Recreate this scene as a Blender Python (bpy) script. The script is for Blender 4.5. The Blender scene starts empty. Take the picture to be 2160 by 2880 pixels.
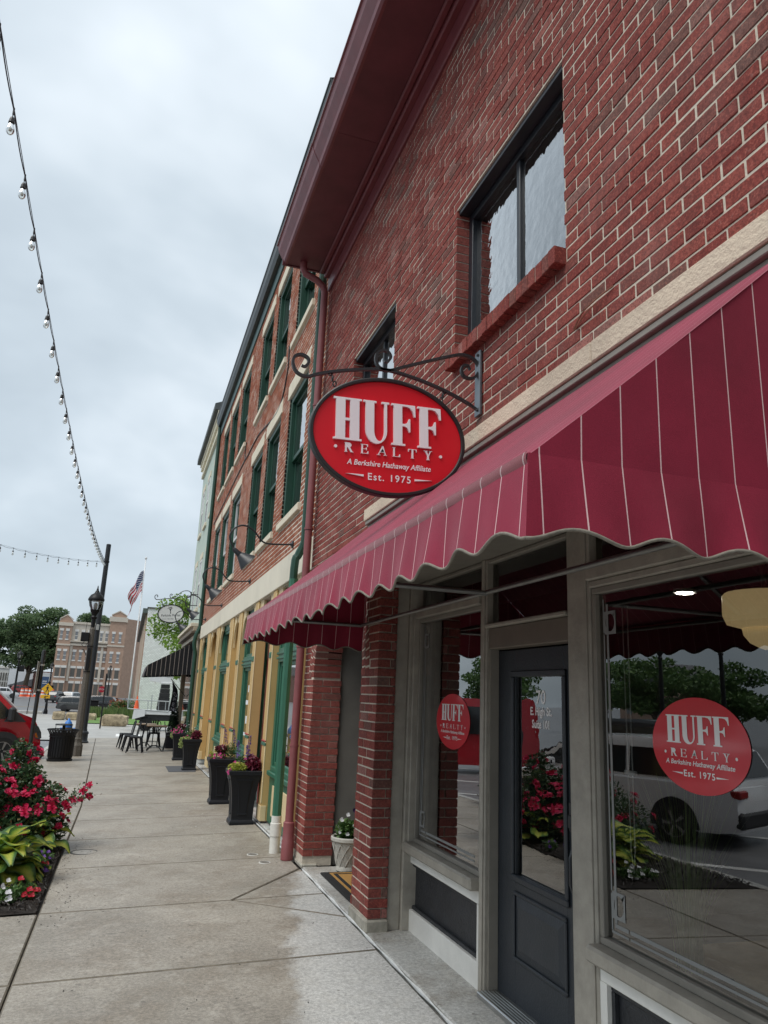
import bpy, math, random
import numpy as np
from mathutils import Vector, Matrix

R = math.radians
sc = bpy.context.scene
C = sc.collection
random.seed(7)
RNG = np.random.default_rng(7)

# ------------------------------------------------------------------ camera
cam_d = bpy.data.cameras.new('camera')
cam = bpy.data.objects.new('camera', cam_d)
C.objects.link(cam)
yaw, pit, rol = R(17.937), R(13.976), R(2.453)
fwd = Vector((math.sin(yaw)*math.cos(pit), math.cos(yaw)*math.cos(pit), math.sin(pit)))
rt0 = Vector((math.cos(yaw), -math.sin(yaw), 0)); up0 = rt0.cross(fwd)
rt = rt0*math.cos(rol) + up0*math.sin(rol); up = -rt0*math.sin(rol) + up0*math.cos(rol)
mw = Matrix((rt, up, -fwd)).transposed().to_4x4(); mw.translation = (0, 0, 1.62)
cam.matrix_world = mw
cam_d.sensor_fit = 'VERTICAL'; cam_d.sensor_height = 36.0
cam_d.lens = 36.0*2100/2880
cam_d.clip_start = 0.05; cam_d.clip_end = 3000
sc.camera = cam

# ------------------------------------------------------------------ sky: overcast cloud deck over a clear Nishita sky
SUN_EL, SUN_AZ = R(58), R(-118)     # azimuth measured clockwise from +Y (street direction)
w = bpy.data.worlds.new('World'); sc.world = w; w.use_nodes = True
nt = w.node_tree; nt.nodes.clear()
def N(t, **k):
    n = nt.nodes.new(t)
    for a, b in k.items(): setattr(n, a, b)
    return n
out = N('ShaderNodeOutputWorld'); mix = N('ShaderNodeMixShader'); bg1 = N('ShaderNodeBackground'); bg2 = N('ShaderNodeBackground')
sky = N('ShaderNodeTexSky'); sky.sky_type = 'NISHITA'; sky.sun_disc = False; sky.sun_elevation = SUN_EL; sky.sun_rotation = SUN_AZ
tc = N('ShaderNodeTexCoord'); sep = N('ShaderNodeSeparateXYZ')
zmx = N('ShaderNodeMath', operation='MAXIMUM'); zmx.inputs[1].default_value = 0.0
zad = N('ShaderNodeMath', operation='ADD'); zad.inputs[1].default_value = 0.42
dvx = N('ShaderNodeMath', operation='DIVIDE'); dvy = N('ShaderNodeMath', operation='DIVIDE')
cmb = N('ShaderNodeCombineXYZ')
n1 = N('ShaderNodeTexNoise'); n1.inputs['Scale'].default_value = 0.95; n1.inputs['Detail'].default_value = 5; n1.inputs['Roughness'].default_value = 0.5; n1.inputs['Distortion'].default_value = 0.6
n2 = N('ShaderNodeTexNoise'); n2.inputs['Scale'].default_value = 2.6; n2.inputs['Detail'].default_value = 4; n2.inputs['Roughness'].default_value = 0.55
ma = N('ShaderNodeMath', operation='MULTIPLY_ADD'); ma.inputs[1].default_value = 0.28
cr = N('ShaderNodeValToRGB')
e = cr.color_ramp; e.elements[0].position = 0.46; e.elements[0].color = (0.32, 0.38, 0.43, 1)
e.elements[1].position = 0.86; e.elements[1].color = (0.76, 0.82, 0.87, 1)
m1 = e.elements.new(0.66); m1.color = (0.49, 0.56, 0.615, 1)
lk = nt.links.new
lk(tc.outputs['Generated'], sep.inputs[0]); lk(sep.outputs['Z'], zmx.inputs[0]); lk(zmx.outputs[0], zad.inputs[0])
lk(sep.outputs['X'], dvx.inputs[0]); lk(zad.outputs[0], dvx.inputs[1]); lk(sep.outputs['Y'], dvy.inputs[0]); lk(zad.outputs[0], dvy.inputs[1])
lk(dvx.outputs[0], cmb.inputs[0]); lk(dvy.outputs[0], cmb.inputs[1]); lk(cmb.outputs[0], n1.inputs['Vector']); lk(cmb.outputs[0], n2.inputs['Vector'])
# the deck is a little brighter overhead than at the horizon, as under any overcast sky
zg = N('ShaderNodeMath', operation='MULTIPLY_ADD'); zg.inputs[1].default_value = 0.26; zg.inputs[2].default_value = -0.09
lk(zmx.outputs[0], zg.inputs[0])
ad = N('ShaderNodeMath', operation='ADD'); lk(n1.outputs['Fac'], ad.inputs[0]); lk(zg.outputs[0], ad.inputs[1])
lk(n2.outputs['Fac'], ma.inputs[0]); lk(ad.outputs[0], ma.inputs[2]); lk(ma.outputs[0], cr.inputs[0])
lk(sky.outputs[0], bg1.inputs[0]); bg1.inputs[1].default_value = 0.1
lk(cr.outputs[0], bg2.inputs[0]); bg2.inputs[1].default_value = 0.80
mix.inputs[0].default_value = 0.93
lk(bg1.outputs[0], mix.inputs[1]); lk(bg2.outputs[0], mix.inputs[2]); lk(mix.outputs[0], out.inputs[0])

sun_d = bpy.data.lights.new('sun', 'SUN'); sun_d.energy = 1.5; sun_d.angle = R(35); sun_d.color = (1.0, 0.97, 0.92)
sun = bpy.data.objects.new('sun', sun_d); C.objects.link(sun)
sd = Vector((math.sin(SUN_AZ)*math.cos(SUN_EL), math.cos(SUN_AZ)*math.cos(SUN_EL), math.sin(SUN_EL)))
sun.rotation_euler = sd.to_track_quat('Z', 'Y').to_euler()

vs = sc.view_settings
vs.view_transform = 'Standard'; vs.look = 'None'; vs.exposure = 0.78; vs.gamma = 1.0; vs.use_curve_mapping = False
sc.cycles.use_denoising = True
sc.cycles.max_bounces = 8; sc.cycles.transparent_max_bounces = 16
sc.cycles.caustics_reflective = False; sc.cycles.caustics_refractive = False

# ------------------------------------------------------------------ helpers
WO = {}
def thing(name, label, cat, loc=(0, 0, 0), group=None):
    o = bpy.data.objects.new(name, None); C.objects.link(o); o.location = loc
    o.empty_display_size = 0.1
    WO[o.name] = Vector(loc)
    return tag(o, label, cat, group)
def tag(o, label=None, cat=None, group=None, kind=None):
    if label: o['label'] = label
    if cat: o['category'] = cat
    if group: o['group'] = group
    if kind: o['kind'] = kind
    return o
def children(o): return [c for c in bpy.data.objects if c.parent == o]
def copy_tree(o, kids=None, parent=None):
    c = o.copy(); C.objects.link(c); c.parent = parent
    for ch in o.children: copy_tree(ch, None, c)
    return c

class MB:
    """collects polygons; build() links them as one mesh object"""
    def __init__(s): s.v = []; s.f = []; s.a = []
    def add(s, vs_, fs, att=None):
        b = len(s.v); s.v += [tuple(p) for p in vs_]; s.f += [tuple(i+b for i in f) for f in fs]
        s.a += list(att) if att is not None else [0.0]*len(vs_)
        return s
    def box(s, x0, x1, y0, y1, z0, z1, b=0.0):
        if x1 < x0: x0, x1 = x1, x0
        if y1 < y0: y0, y1 = y1, y0
        if z1 < z0: z0, z1 = z1, z0
        b = min(b, (x1-x0)*.45, (y1-y0)*.45, (z1-z0)*.45)
        if b <= 0:
            return s.add([(x0,y0,z0),(x1,y0,z0),(x1,y1,z0),(x0,y1,z0),(x0,y0,z1),(x1,y0,z1),(x1,y1,z1),(x0,y1,z1)],
                  [(0,3,2,1),(4,5,6,7),(0,1,5,4),(1,2,6,5),(2,3,7,6),(3,0,4,7)])
        L = ((x0,x1),(y0,y1),(z0,z1)); V = []; ix = {}
        for a in range(3):
            for cx in (0,1):
                for cy in (0,1):
                    for cz in (0,1):
                        c = (cx,cy,cz); p = []
                        for k in range(3):
                            q = L[k][c[k]]
                            if k != a: q += b if c[k] == 0 else -b
                            p.append(q)
                        ix[(a,c)] = len(V); V.append(p)
        F = []
        def cyc(a, sgn):
            k1, k2 = [(1,2),(2,0),(0,1)][a]
            seq = [(0,0),(1,0),(1,1),(0,1)] if sgn else [(0,0),(0,1),(1,1),(1,0)]
            r = []
            for u, v in seq:
                c = [0,0,0]; c[a] = sgn; c[k1] = u; c[k2] = v; r.append(ix[(a,tuple(c))])
            return tuple(r)
        for a in range(3):
            for sg in (0,1): F.append(cyc(a, sg))
        for a in range(3):          # edges along axis a, between faces k1,k2
            k1, k2 = [(1,2),(2,0),(0,1)][a]
            for s1 in (0,1):
                for s2 in (0,1):
                    c0 = [0,0,0]; c0[k1] = s1; c0[k2] = s2; c1 = list(c0); c1[a] = 1
                    c0 = tuple(c0); c1 = tuple(c1)
                    q = (ix[(k1,c0)], ix[(k1,c1)], ix[(k2,c1)], ix[(k2,c0)])
                    F.append(q if s1 != s2 else q[::-1])
        for cx in (0,1):
            for cy in (0,1):
                for cz in (0,1):
                    c = (cx,cy,cz); t = (ix[(0,c)], ix[(1,c)], ix[(2,c)])
                    F.append(t if (cx+cy+cz) % 2 else t[::-1])
        return s.add(V, F)
    def prism(s, pts, fn0, fn1):
        """closed polygon pts (u,v) extruded from fn0(u,v) to fn1(u,v)"""
        n = len(pts)
        V = [fn0(*p) for p in pts] + [fn1(*p) for p in pts]
        F = [tuple(range(n))[::-1], tuple(range(n, 2*n))] + [(i, (i+1) % n, n+(i+1) % n, n+i) for i in range(n)]
        return s.add(V, F)
    def tube(s, path, r, n=8, cap=True):
        P = [Vector(p) for p in path]; m = len(P)
        rr = r if isinstance(r, (list, tuple)) else [r]*m
        V = []; F = []; prev = None
        for i in range(m):
            t = (P[min(i+1,m-1)] - P[max(i-1,0)]).normalized()
            if prev is None:
                h = Vector((0,0,1)) if abs(t.z) < .9 else Vector((1,0,0))
                a = t.cross(h).normalized()
            else:
                a = (prev - t*prev.dot(t))
                a = a.normalized() if a.length > 1e-6 else t.orthogonal().normalized()
            prev = a; b = t.cross(a)
            for k in range(n):
                q = 2*math.pi*k/n
                V.append(P[i] + (a*math.cos(q) + b*math.sin(q))*rr[i])
        for i in range(m-1):
            for k in range(n):
                F.append((i*n+k, i*n+(k+1) % n, (i+1)*n+(k+1) % n, (i+1)*n+k))
        if cap:
            F.append(tuple(range(n))[::-1]); F.append(tuple(range((m-1)*n, m*n)))
        return s.add(V, F)
    def lathe(s, prof, c=(0,0,0), n=20, M=None, cap=True):
        V = []; F = []
        for (r, z) in prof:
            for k in range(n):
                q = 2*math.pi*k/n
                p = Vector((r*math.cos(q), r*math.sin(q), z))
                if M is not None: p = M @ p
                V.append(p + Vector(c))
        m = len(prof)
        for i in range(m-1):
            for k in range(n):
                F.append((i*n+k, i*n+(k+1) % n, (i+1)*n+(k+1) % n, (i+1)*n+k))
        if cap:
            F.append(tuple(range(n))[::-1]); F.append(tuple(range((m-1)*n, m*n)))
        return s.add(V, F)
    def square(s, prof, c=(0,0,0), flat=True):
        """square section stack: prof of (halfwidth, z)"""
        V = []; F = []
        for (r, z) in prof:
            for sx, sy in ((-1,-1),(1,-1),(1,1),(-1,1)): V.append((c[0]+sx*r, c[1]+sy*r, c[2]+z))
        m = len(prof)
        for i in range(m-1):
            for k in range(4): F.append((i*4+k, i*4+(k+1) % 4, (i+1)*4+(k+1) % 4, (i+1)*4+k))
        F.append((3,2,1,0)); F.append(tuple(range((m-1)*4, m*4)))
        return s.add(V, F)
    def grid(s, fn, nu, nv, att=None):
        V = [fn(i/nu, j/nv) for j in range(nv+1) for i in range(nu+1)]
        A = [att(i/nu, j/nv) for j in range(nv+1) for i in range(nu+1)] if att else None
        F = [(j*(nu+1)+i, j*(nu+1)+i+1, (j+1)*(nu+1)+i+1, (j+1)*(nu+1)+i) for j in range(nv) for i in range(nu)]
        return s.add(V, F, A)
    def build(s, name, mat, parent=None, smooth=False, att=None, kind=None, angle=None):
        me = bpy.data.meshes.new(name)
        off = WO.get(parent.name, Vector((0,0,0))) if parent is not None else Vector((0,0,0))
        me.from_pydata([tuple(Vector(p)-off) for p in s.v], [], s.f)
        if att:
            a = me.attributes.new(att, 'FLOAT', 'POINT'); a.data.foreach_set('value', s.a)
        if smooth: me.polygons.foreach_set('use_smooth', [True]*len(me.polygons))
        me.materials.append(mat)
        o = bpy.data.objects.new(name, me); C.objects.link(o)
        if parent is not None:
            o.parent = parent
        WO[o.name] = off
        if kind: o['kind'] = kind
        me.update()
        if smooth and angle: me.set_sharp_from_angle(angle=angle)
        return o

def np_mesh(name, V, F, mat, parent=None, kind=None, smooth=False):
    """fast mesh of equal-size faces from numpy arrays"""
    me = bpy.data.meshes.new(name); k = F.shape[1]
    off = WO.get(parent.name, Vector((0,0,0))) if parent is not None else Vector((0,0,0))
    V = V - np.array(off)
    me.vertices.add(len(V)); me.vertices.foreach_set('co', V.astype(np.float32).ravel())
    me.loops.add(F.size); me.loops.foreach_set('vertex_index', F.astype(np.int32).ravel())
    me.polygons.add(len(F)); me.polygons.foreach_set('loop_start', np.arange(0, F.size, k, dtype=np.int32))
    me.polygons.foreach_set('loop_total', np.full(len(F), k, dtype=np.int32))
    me.polygons.foreach_set('use_smooth', np.full(len(F), bool(smooth)))
    me.materials.append(mat); me.update(calc_edges=True); me.validate()
    o = bpy.data.objects.new(name, me); C.objects.link(o)
    if parent is not None: o.parent = parent
    WO[o.name] = off
    if kind: o['kind'] = kind
    return o

# ------------------------------------------------------------------ materials
def newmat(name):
    m = bpy.data.materials.new(name); m.use_nodes = True
    t = m.node_tree; t.nodes.clear()
    o = t.nodes.new('ShaderNodeOutputMaterial'); p = t.nodes.new('ShaderNodeBsdfPrincipled')
    t.links.new(p.outputs[0], o.inputs[0])
    return m, t, p, o
def noise(t, scale, detail=4, rough=.55, vec=None, dist=0):
    n = t.nodes.new('ShaderNodeTexNoise'); n.inputs['Scale'].default_value = scale; n.inputs['Detail'].default_value = detail
    n.inputs['Roughness'].default_value = rough; n.inputs['Distortion'].default_value = dist
    t.links.new(vec if vec is not None else pos(t), n.inputs['Vector'])
    return n.outputs['Fac']
def pos(t):
    g = t.nodes.get('GEO') or t.nodes.new('ShaderNodeNewGeometry'); g.name = 'GEO'
    return g.outputs['Position']
def math_(t, op, a, b=None, c=None):
    n = t.nodes.new('ShaderNodeMath'); n.operation = op
    for i, x in enumerate((a, b, c)):
        if x is None: continue
        if isinstance(x, (int, float)): n.inputs[i].default_value = x
        else: t.links.new(x, n.inputs[i])
    return n.outputs[0]
def ramp(t, fac, stops, interp='LINEAR'):
    n = t.nodes.new('ShaderNodeValToRGB'); n.color_ramp.interpolation = interp
    el = n.color_ramp.elements
    while len(el) < len(stops): el.new(0.5)
    for k, (p, c) in enumerate(stops):
        el[k].position = p; el[k].color = (*c, 1) if len(c) == 3 else c
    t.links.new(fac, n.inputs[0]); return n.outputs[0]
def mixc(t, fac, a, b, mode='MIX'):
    n = t.nodes.new('ShaderNodeMix'); n.data_type = 'RGBA'; n.blend_type = mode
    for sock, x in ((n.inputs[0], fac), (n.inputs[6], a), (n.inputs[7], b)):
        if isinstance(x, (int, float)): sock.default_value = x
        elif isinstance(x, tuple): sock.default_value = (*x, 1) if len(x) == 3 else x
        else: t.links.new(x, sock)
    return n.outputs[2]
def bump(t, p, h, strength=.3, dist=.01):
    n = t.nodes.new('ShaderNodeBump'); n.inputs['Strength'].default_value = strength; n.inputs['Distance'].default_value = dist
    t.links.new(h, n.inputs['Height']); t.links.new(n.outputs[0], p.inputs['Normal'])
    return n
def sc_col(c, k): return tuple(max(0, min(1, x*k)) for x in c)
MC = {}
def M(name, col, rough=.6, metal=0, var=.12, scale=6, bmp=0, bscale=60, spec=.5, coat=0, dirt=0):
    if name in MC: return MC[name]
    m, t, p, o = newmat(name)
    f = noise(t, scale, 5, .6)
    c = ramp(t, f, [(.3, sc_col(col, 1-var)), (.7, sc_col(col, 1+var))])
    if dirt:
        f2 = noise(t, scale*.35, 6, .65)
        c = mixc(t, ramp(t, f2, [(.5, (0,0,0)), (.72, (dirt,)*3)]), c, sc_col(col, .45))
    t.links.new(c, p.inputs['Base Color'])
    p.inputs['Roughness'].default_value = rough; p.inputs['Metallic'].default_value = metal
    r = math_(t, 'MULTIPLY_ADD', noise(t, scale*2.3, 3), .16, rough-.08); t.links.new(r, p.inputs['Roughness'])
    p.inputs['Specular IOR Level'].default_value = spec
    if coat: p.inputs['Coat Weight'].default_value = coat; p.inputs['Coat Roughness'].default_value = .08
    if bmp: bump(t, p, noise(t, bscale, 5, .65), bmp, .01)
    MC[name] = m; return m
def brick_mat(name, stops, rough=.85, bmp=.5, grain=260, haze_=0.0):
    m, t, p, o = newmat(name)
    g = t.nodes.new('ShaderNodeNewGeometry'); g.name = 'GEO'
    oi = t.nodes.new('ShaderNodeObjectInfo')
    r = math_(t, 'FRACT', math_(t, 'ADD', math_(t, 'MULTIPLY', g.outputs['Random Per Island'], 7.31), math_(t, 'MULTIPLY', oi.outputs['Random'], 5.17)))
    c = ramp(t, r, stops)
    sp = noise(t, grain, 2, .7)
    c = mixc(t, .55, c, ramp(t, sp, [(.32, (.25,.22,.22)), (.5, (.5,.5,.5)), (.72, (.82,.76,.74))]), 'OVERLAY')
    sp2 = noise(t, 85, 3, .75)
    c = mixc(t, ramp(t, sp2, [(.40, (.55,.55,.55)), (.50, (0,0,0))]), c, (.09,.032,.028))
    c = mixc(t, ramp(t, sp2, [(.54, (0,0,0)), (.68, (.6,.6,.6))]), c, (.42,.15,.11))
    cl = noise(t, 2.1, 5, .6)
    c = mixc(t, ramp(t, cl, [(.52, (0,0,0)), (.78, (.2,.2,.2))]), c, (.40,.30,.27))
    mps = t.nodes.new('ShaderNodeMapping'); mps.inputs['Scale'].default_value = (1,5,.45); t.links.new(pos(t), mps.inputs[0])
    c = mixc(t, ramp(t, noise(t, 1.6, 5, .65, mps.outputs[0]), [(.5, (0,0,0)), (.72, (.38,.38,.38))]), c, (.075,.04,.035))
    c = mixc(t, ramp(t, noise(t, 31, 3, .6), [(.62, (0,0,0)), (.8, (.4,.4,.4))]), c, (.36,.26,.22))
    t.links.new(c, p.inputs['Base Color']); p.inputs['Roughness'].default_value = rough
    p.inputs['Specular IOR Level'].default_value = .15
    h = math_(t, 'ADD', sp, math_(t, 'MULTIPLY', noise(t, 60, 4, .6), .8))
    bump(t, p, h, bmp, .004)
    MC[name] = m; return m
def glass_mat(name, tint=(1,1,1), wav=0, wsc=3, refl=1.0, rough=0.0):
    m, t, p, o = newmat(name); t.nodes.remove(p)
    tr = t.nodes.new('ShaderNodeBsdfTransparent'); tr.inputs[0].default_value = (*tint, 1)
    gl = t.nodes.new('ShaderNodeBsdfGlossy'); gl.inputs['Roughness'].default_value = rough
    fr = t.nodes.new('ShaderNodeFresnel'); fr.inputs[0].default_value = 1.5
    mx = t.nodes.new('ShaderNodeMixShader')
    f = math_(t, 'MINIMUM', math_(t, 'MULTIPLY', fr.outputs[0], 1.75*refl), 1.0)
    t.links.new(f, mx.inputs[0]); t.links.new(tr.outputs[0], mx.inputs[1]); t.links.new(gl.outputs[0], mx.inputs[2]); t.links.new(mx.outputs[0], o.inputs[0])
    if wav:
        b = t.nodes.new('ShaderNodeBump'); b.inputs['Strength'].default_value = wav; b.inputs['Distance'].default_value = .02
        t.links.new(noise(t, wsc, 2, .4), b.inputs['Height']); t.links.new(b.outputs[0], gl.inputs['Normal']); t.links.new(b.outputs[0], fr.inputs['Normal'])
    MC[name] = m; return m
def leaf_mat(name, stops, rough=.5, trans=.25, spec=.4):
    m, t, p, o = newmat(name)
    g = t.nodes.new('ShaderNodeNewGeometry'); g.name = 'GEO'
    oi = t.nodes.new('ShaderNodeObjectInfo')
    r = math_(t, 'FRACT', math_(t, 'ADD', math_(t, 'MULTIPLY', g.outputs['Random Per Island'], 3.7), oi.outputs['Random']))
    c = ramp(t, r, stops)
    t.links.new(c, p.inputs['Base Color']); p.inputs['Roughness'].default_value = rough; p.inputs['Specular IOR Level'].default_value = spec
    if trans:
        tl = t.nodes.new('ShaderNodeBsdfTranslucent'); t.links.new(c, tl.inputs[0])
        mx = t.nodes.new('ShaderNodeMixShader'); mx.inputs[0].default_value = trans
        t.links.new(p.outputs[0], mx.inputs[1]); t.links.new(tl.outputs[0], mx.inputs[2]); t.links.new(mx.outputs[0], o.inputs[0])
    MC[name] = m; return m
def emis(name, col, k):
    m, t, p, o = newmat(name); p.inputs['Base Color'].default_value = (*col, 1)
    p.inputs['Emission Color'].default_value = (*col, 1); p.inputs['Emission Strength'].default_value = k
    MC[name] = m; return m

# ------------------------------------------------------------------ lettering
def text_geo(body, size=1.0, shear=0.0, spacing=1.0, align='CENTER', offset=0.0):
    cu = bpy.data.curves.new('lettering', 'FONT'); cu.body = body; cu.size = size; cu.shear = shear
    cu.space_character = spacing; cu.align_x = align; cu.offset = offset; cu.resolution_u = 3; cu.fill_mode = 'FRONT'
    o = bpy.data.objects.new('lettering', cu); C.objects.link(o)
    dg = bpy.context.evaluated_depsgraph_get(); me = bpy.data.meshes.new_from_object(o.evaluated_get(dg))
    V = [tuple(v.co) for v in me.vertices]; F = [tuple(p.vertices) for p in me.polygons]
    bpy.data.objects.remove(o); bpy.data.curves.remove(cu); bpy.data.meshes.remove(me)
    return V, F
def put_text(mb, body, size, fn, **k):
    V, F = text_geo(body, size, **k); mb.add([fn(v[0], v[1]) for v in V], F)
# slab-serif capitals, unit height, drawn as single outlines
def arc(cx, cy, rx, ry, a0, a1, n=8):
    return [(cx+rx*math.cos(R(a0+(a1-a0)*i/n)), cy+ry*math.sin(R(a0+(a1-a0)*i/n))) for i in range(n+1)]
def glyph(ch, w=.62, st=.2, se=.055, th=.045):
    """w width, st thick stem, se serif overhang, th thin stroke"""
    s0 = se; hs = th
    if ch == 'H':
        a, b = s0, s0+st; c, d = w-s0-st, w-s0
        return w, [[(0,0),(b+se,0),(b+se,hs),(b,hs),(b,.46),(c,.46),(c,hs),(c-se,hs),(c-se,0),(w,0),(w,hs),(d,hs),(d,1-hs),(w,1-hs),(w,1),(c-se,1),(c-se,1-hs),(c,1-hs),(c,.46+th*1.3),(b,.46+th*1.3),(b,1-hs),(b+se,1-hs),(b+se,1),(0,1),(0,1-hs),(a,1-hs),(a,hs),(0,hs)]]
    if ch == 'U':
        a, b = s0, s0+st; d = w-s0; c = d-th*1.5
        o1 = arc((a+d)/2, .3, (d-a)/2, .32, 180, 360, 12); i1 = arc((b+c)/2, .3, (c-b)/2, .25, 360, 180, 12)
        return w, [[(0,1),(0,1-hs),(a,1-hs)] + o1 + [(d,1-hs),(w,1-hs),(w,1),(c-se*1.2,1),(c-se*1.2,1-hs),(c,1-hs)] + i1 + [(b,1-hs),(b+se,1-hs),(b+se,1)]]
    if ch == 'F':
        a, b = s0, s0+st
        return w, [[(0,0),(b+se*1.3,0),(b+se*1.3,hs),(b,hs),(b,.47),(b+.06,.47),(b+.13,.44),(b+.17,.34),(b+.2,.34),(b+.2,.66),(b+.17,.66),(b+.13,.56),(b+.06,.53),(b,.53),(b,1-hs),(b+.12,1-hs),(w-.14,.93),(w-.07,.85),(w-.035,.72),(w,.72),(w-.01,1),(0,1),(0,1-hs),(a,1-hs),(a,hs),(0,hs)]]
    if ch == 'L':
        a, b = s0, s0+st
        return w, [[(0,0),(w,0),(w,.3),(w-.05,.3),(w-.1,.1),(w-.2,hs),(b,hs),(b,1-hs),(b+se,1-hs),(b+se,1),(0,1),(0,1-hs),(a,1-hs),(a,hs),(0,hs)]]
    if ch == 'E':
        a, b = s0, s0+st
        return w, [[(0,0),(w,0),(w,.28),(w-.05,.28),(w-.1,.1),(w-.2,hs),(b,hs),(b,.48),(w-.2,.48),(w-.17,.38),(w-.13,.38),(w-.13,.66),(w-.17,.66),(w-.2,.48+hs),(b,.48+hs),(b,1-hs),(w-.22,1-hs),(w-.12,.9),(w-.08,.74),(w-.03,.74),(w-.03,1),(0,1),(0,1-hs),(a,1-hs),(a,hs),(0,hs)]]
    if ch == 'T':
        c0, c1 = w/2-st/2, w/2+st/2
        return w, [[(c0-se,0),(c1+se,0),(c1+se,hs),(c1,hs),(c1,1-hs),(w-.12,1-hs),(w-.05,.88),(w-.03,.7),(w,.7),(w,1),(0,1),(0,.7),(.03,.7),(.05,.88),(.12,1-hs),(c0,1-hs),(c0,hs),(c0-se,hs)]]
    if ch == 'Y':
        c0, c1 = w/2-st/2, w/2+st/2
        return w, [[(c0-se,0),(c1+se,0),(c1+se,hs),(c1,hs),(c1,.44),(w-.1,1-hs),(w,1-hs),(w,1),(w-.32,1),(w-.32,1-hs),(w-.19,1-hs),(c1-.03,.52),(.1+st,1-hs),(.28+st,1-hs),(.28+st,1),(0,1),(0,1-hs),(.08,1-hs),(c0,.44),(c0,hs),(c0-se,hs)]]
    if ch == 'A':
        return w, [[(0,0),(.24,0),(.24,hs),(.14,hs),(.21,.3),(.24,.3+hs),(.5,.3+hs),(.38,.72),(.24,.3+hs),(.21,.3),(.5,.3),(.56,hs),(.46,hs),(.46,0),(w+.06,0),(w+.06,hs),(w-.02,hs),(.44,1),(.36,1),(.08,hs),(0,hs)]]
    if ch == 'R':
        a, b = s0, s0+st
        o1 = arc(b+.14, .74, .2, .26, 90, -60, 8); i1 = arc(b+.12, .745, .1, .2, -80, 90, 8)
        return w, [[(0,0),(b+se,0),(b+se,hs),(b,hs),(b,.48),(b+.07,.48),(w-.16,0),(w+.05,0),(w+.05,hs),(w-.02,hs),(b+.24,.5)] + o1[::-1] + [(0,1),(0,1-hs),(a,1-hs),(a,hs),(0,hs)]]
    return w, []
def put_glyphs(mb, word, x0, x1, z0, h, fn, depth, gap=.12, **k):
    G = [glyph(c, **k) for c in word]; tot = sum(g[0] for g in G)+gap*(len(G)-1); sx = (x1-x0)/tot; x = x0
    for wd, polys in G:
        for poly in polys:
            P = [(x+u*sx, z0+v*h) for u, v in poly]
            if depth: mb.prism(P, lambda u, v: fn(u, v, 0), lambda u, v: fn(u, v, depth))
            else: mb.add([fn(u, v, 0) for u, v in P], [tuple(range(len(P)))])
        x += (wd+gap)*sx
# ================================================================== GROUND
XW = 1.806
def prof(Y):
    if Y < 8: return 0.0
    if Y < 18: return -.010*(Y-8)
    if Y < 100: return -.1-.015*(Y-18)
    if Y < 165: return -1.33+.016*(Y-100)
    return -.29
def gz(X, Y): return prof(Y)+.03*(max(min(X, XW), -2.1)-XW)
def street_z(Y): return prof(Y)-.245

def concrete(name, wet, dry, mask=True):
    m, t, p, o = newmat(name)
    P = pos(t); s = t.nodes.new('ShaderNodeSeparateXYZ'); t.links.new(P, s.inputs[0])
    big = noise(t, .9, 5, .6); fine = noise(t, 190, 3, .7); mid = noise(t, 9, 6, .65)
    cw = ramp(t, big, [(.3, sc_col(wet, .78)), (.5, wet), (.72, sc_col(wet, 1.22))])
    stain = noise(t, 1.7, 7, .72)
    cw = mixc(t, ramp(t, stain, [(.47, (0,0,0)), (.66, (.65,.65,.65))]), cw, (.19,.155,.115))
    if mask:
        # dry strip sheltered by the awning, with a ragged rain edge
        edge = math_(t, 'MULTIPLY_ADD', s.outputs['Y'], -.2167, -.05)
        d = math_(t, 'ADD', s.outputs['X'], edge)
        d = math_(t, 'ADD', d, math_(t, 'MULTIPLY_ADD', noise(t, 3.2, 6, .6), .5, -.22))
        near = math_(t, 'LESS_THAN', s.outputs['Y'], 7.5)
        f = math_(t, 'MULTIPLY', ramp(t, d, [(.0, (0,0,0)), (.09, (.8,.8,.8)), (.3, (1,1,1))]), near)
        cd = ramp(t, big, [(.3, sc_col(dry, .9)), (.7, sc_col(dry, 1.1))])
        c = mixc(t, f, cw, cd)
        rr = math_(t, 'MULTIPLY_ADD', f, .2, .5)
    else:
        c = cw; rr = math_(t, 'MULTIPLY_ADD', big, .3, .35)
    c = mixc(t, .6, c, ramp(t, fine, [(.3, (.24,.24,.24)), (.7, (.78,.78,.78))]), 'OVERLAY')
    c = mixc(t, .5, c, ramp(t, noise(t, 46, 4, .75), [(.34, (.2,.2,.2)), (.66, (.8,.8,.8))]), 'OVERLAY')
    c = mixc(t, ramp(t, mid, [(.52, (0,0,0)), (.75, (.35,.35,.35))]), c, (.55,.52,.46))
    c = mixc(t, ramp(t, noise(t, 13, 2, .4), [(.73, (0,0,0)), (.76, (.6,.6,.6))]), c, (.13,.115,.10))
    t.links.new(c, p.inputs['Base Color']); t.links.new(rr, p.inputs['Roughness']); p.inputs['Specular IOR Level'].default_value = .45
    bump(t, p, math_(t, 'ADD', fine, mid), .4, .004)
    MC[name] = m; return m
CON = concrete('concrete_walk', (.29,.263,.222), (.455,.45,.43))
CON2 = concrete('concrete_step', (.42,.42,.40), (.5,.5,.5), False)
ASPH = M('asphalt', (.17,.17,.175), .38, var=.25, scale=1.3, bmp=.35, bscale=120, dirt=.4)
EDGE = M('slab_edge', (.15,.13,.10), .75, var=.35, scale=14, bmp=.4, bscale=80)
JOINT = M('joint_dirt', (.055,.048,.04), .9, var=.3, scale=30)
CAULK = M('caulk', (.62,.63,.62), .7, var=.15, scale=20)

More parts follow.
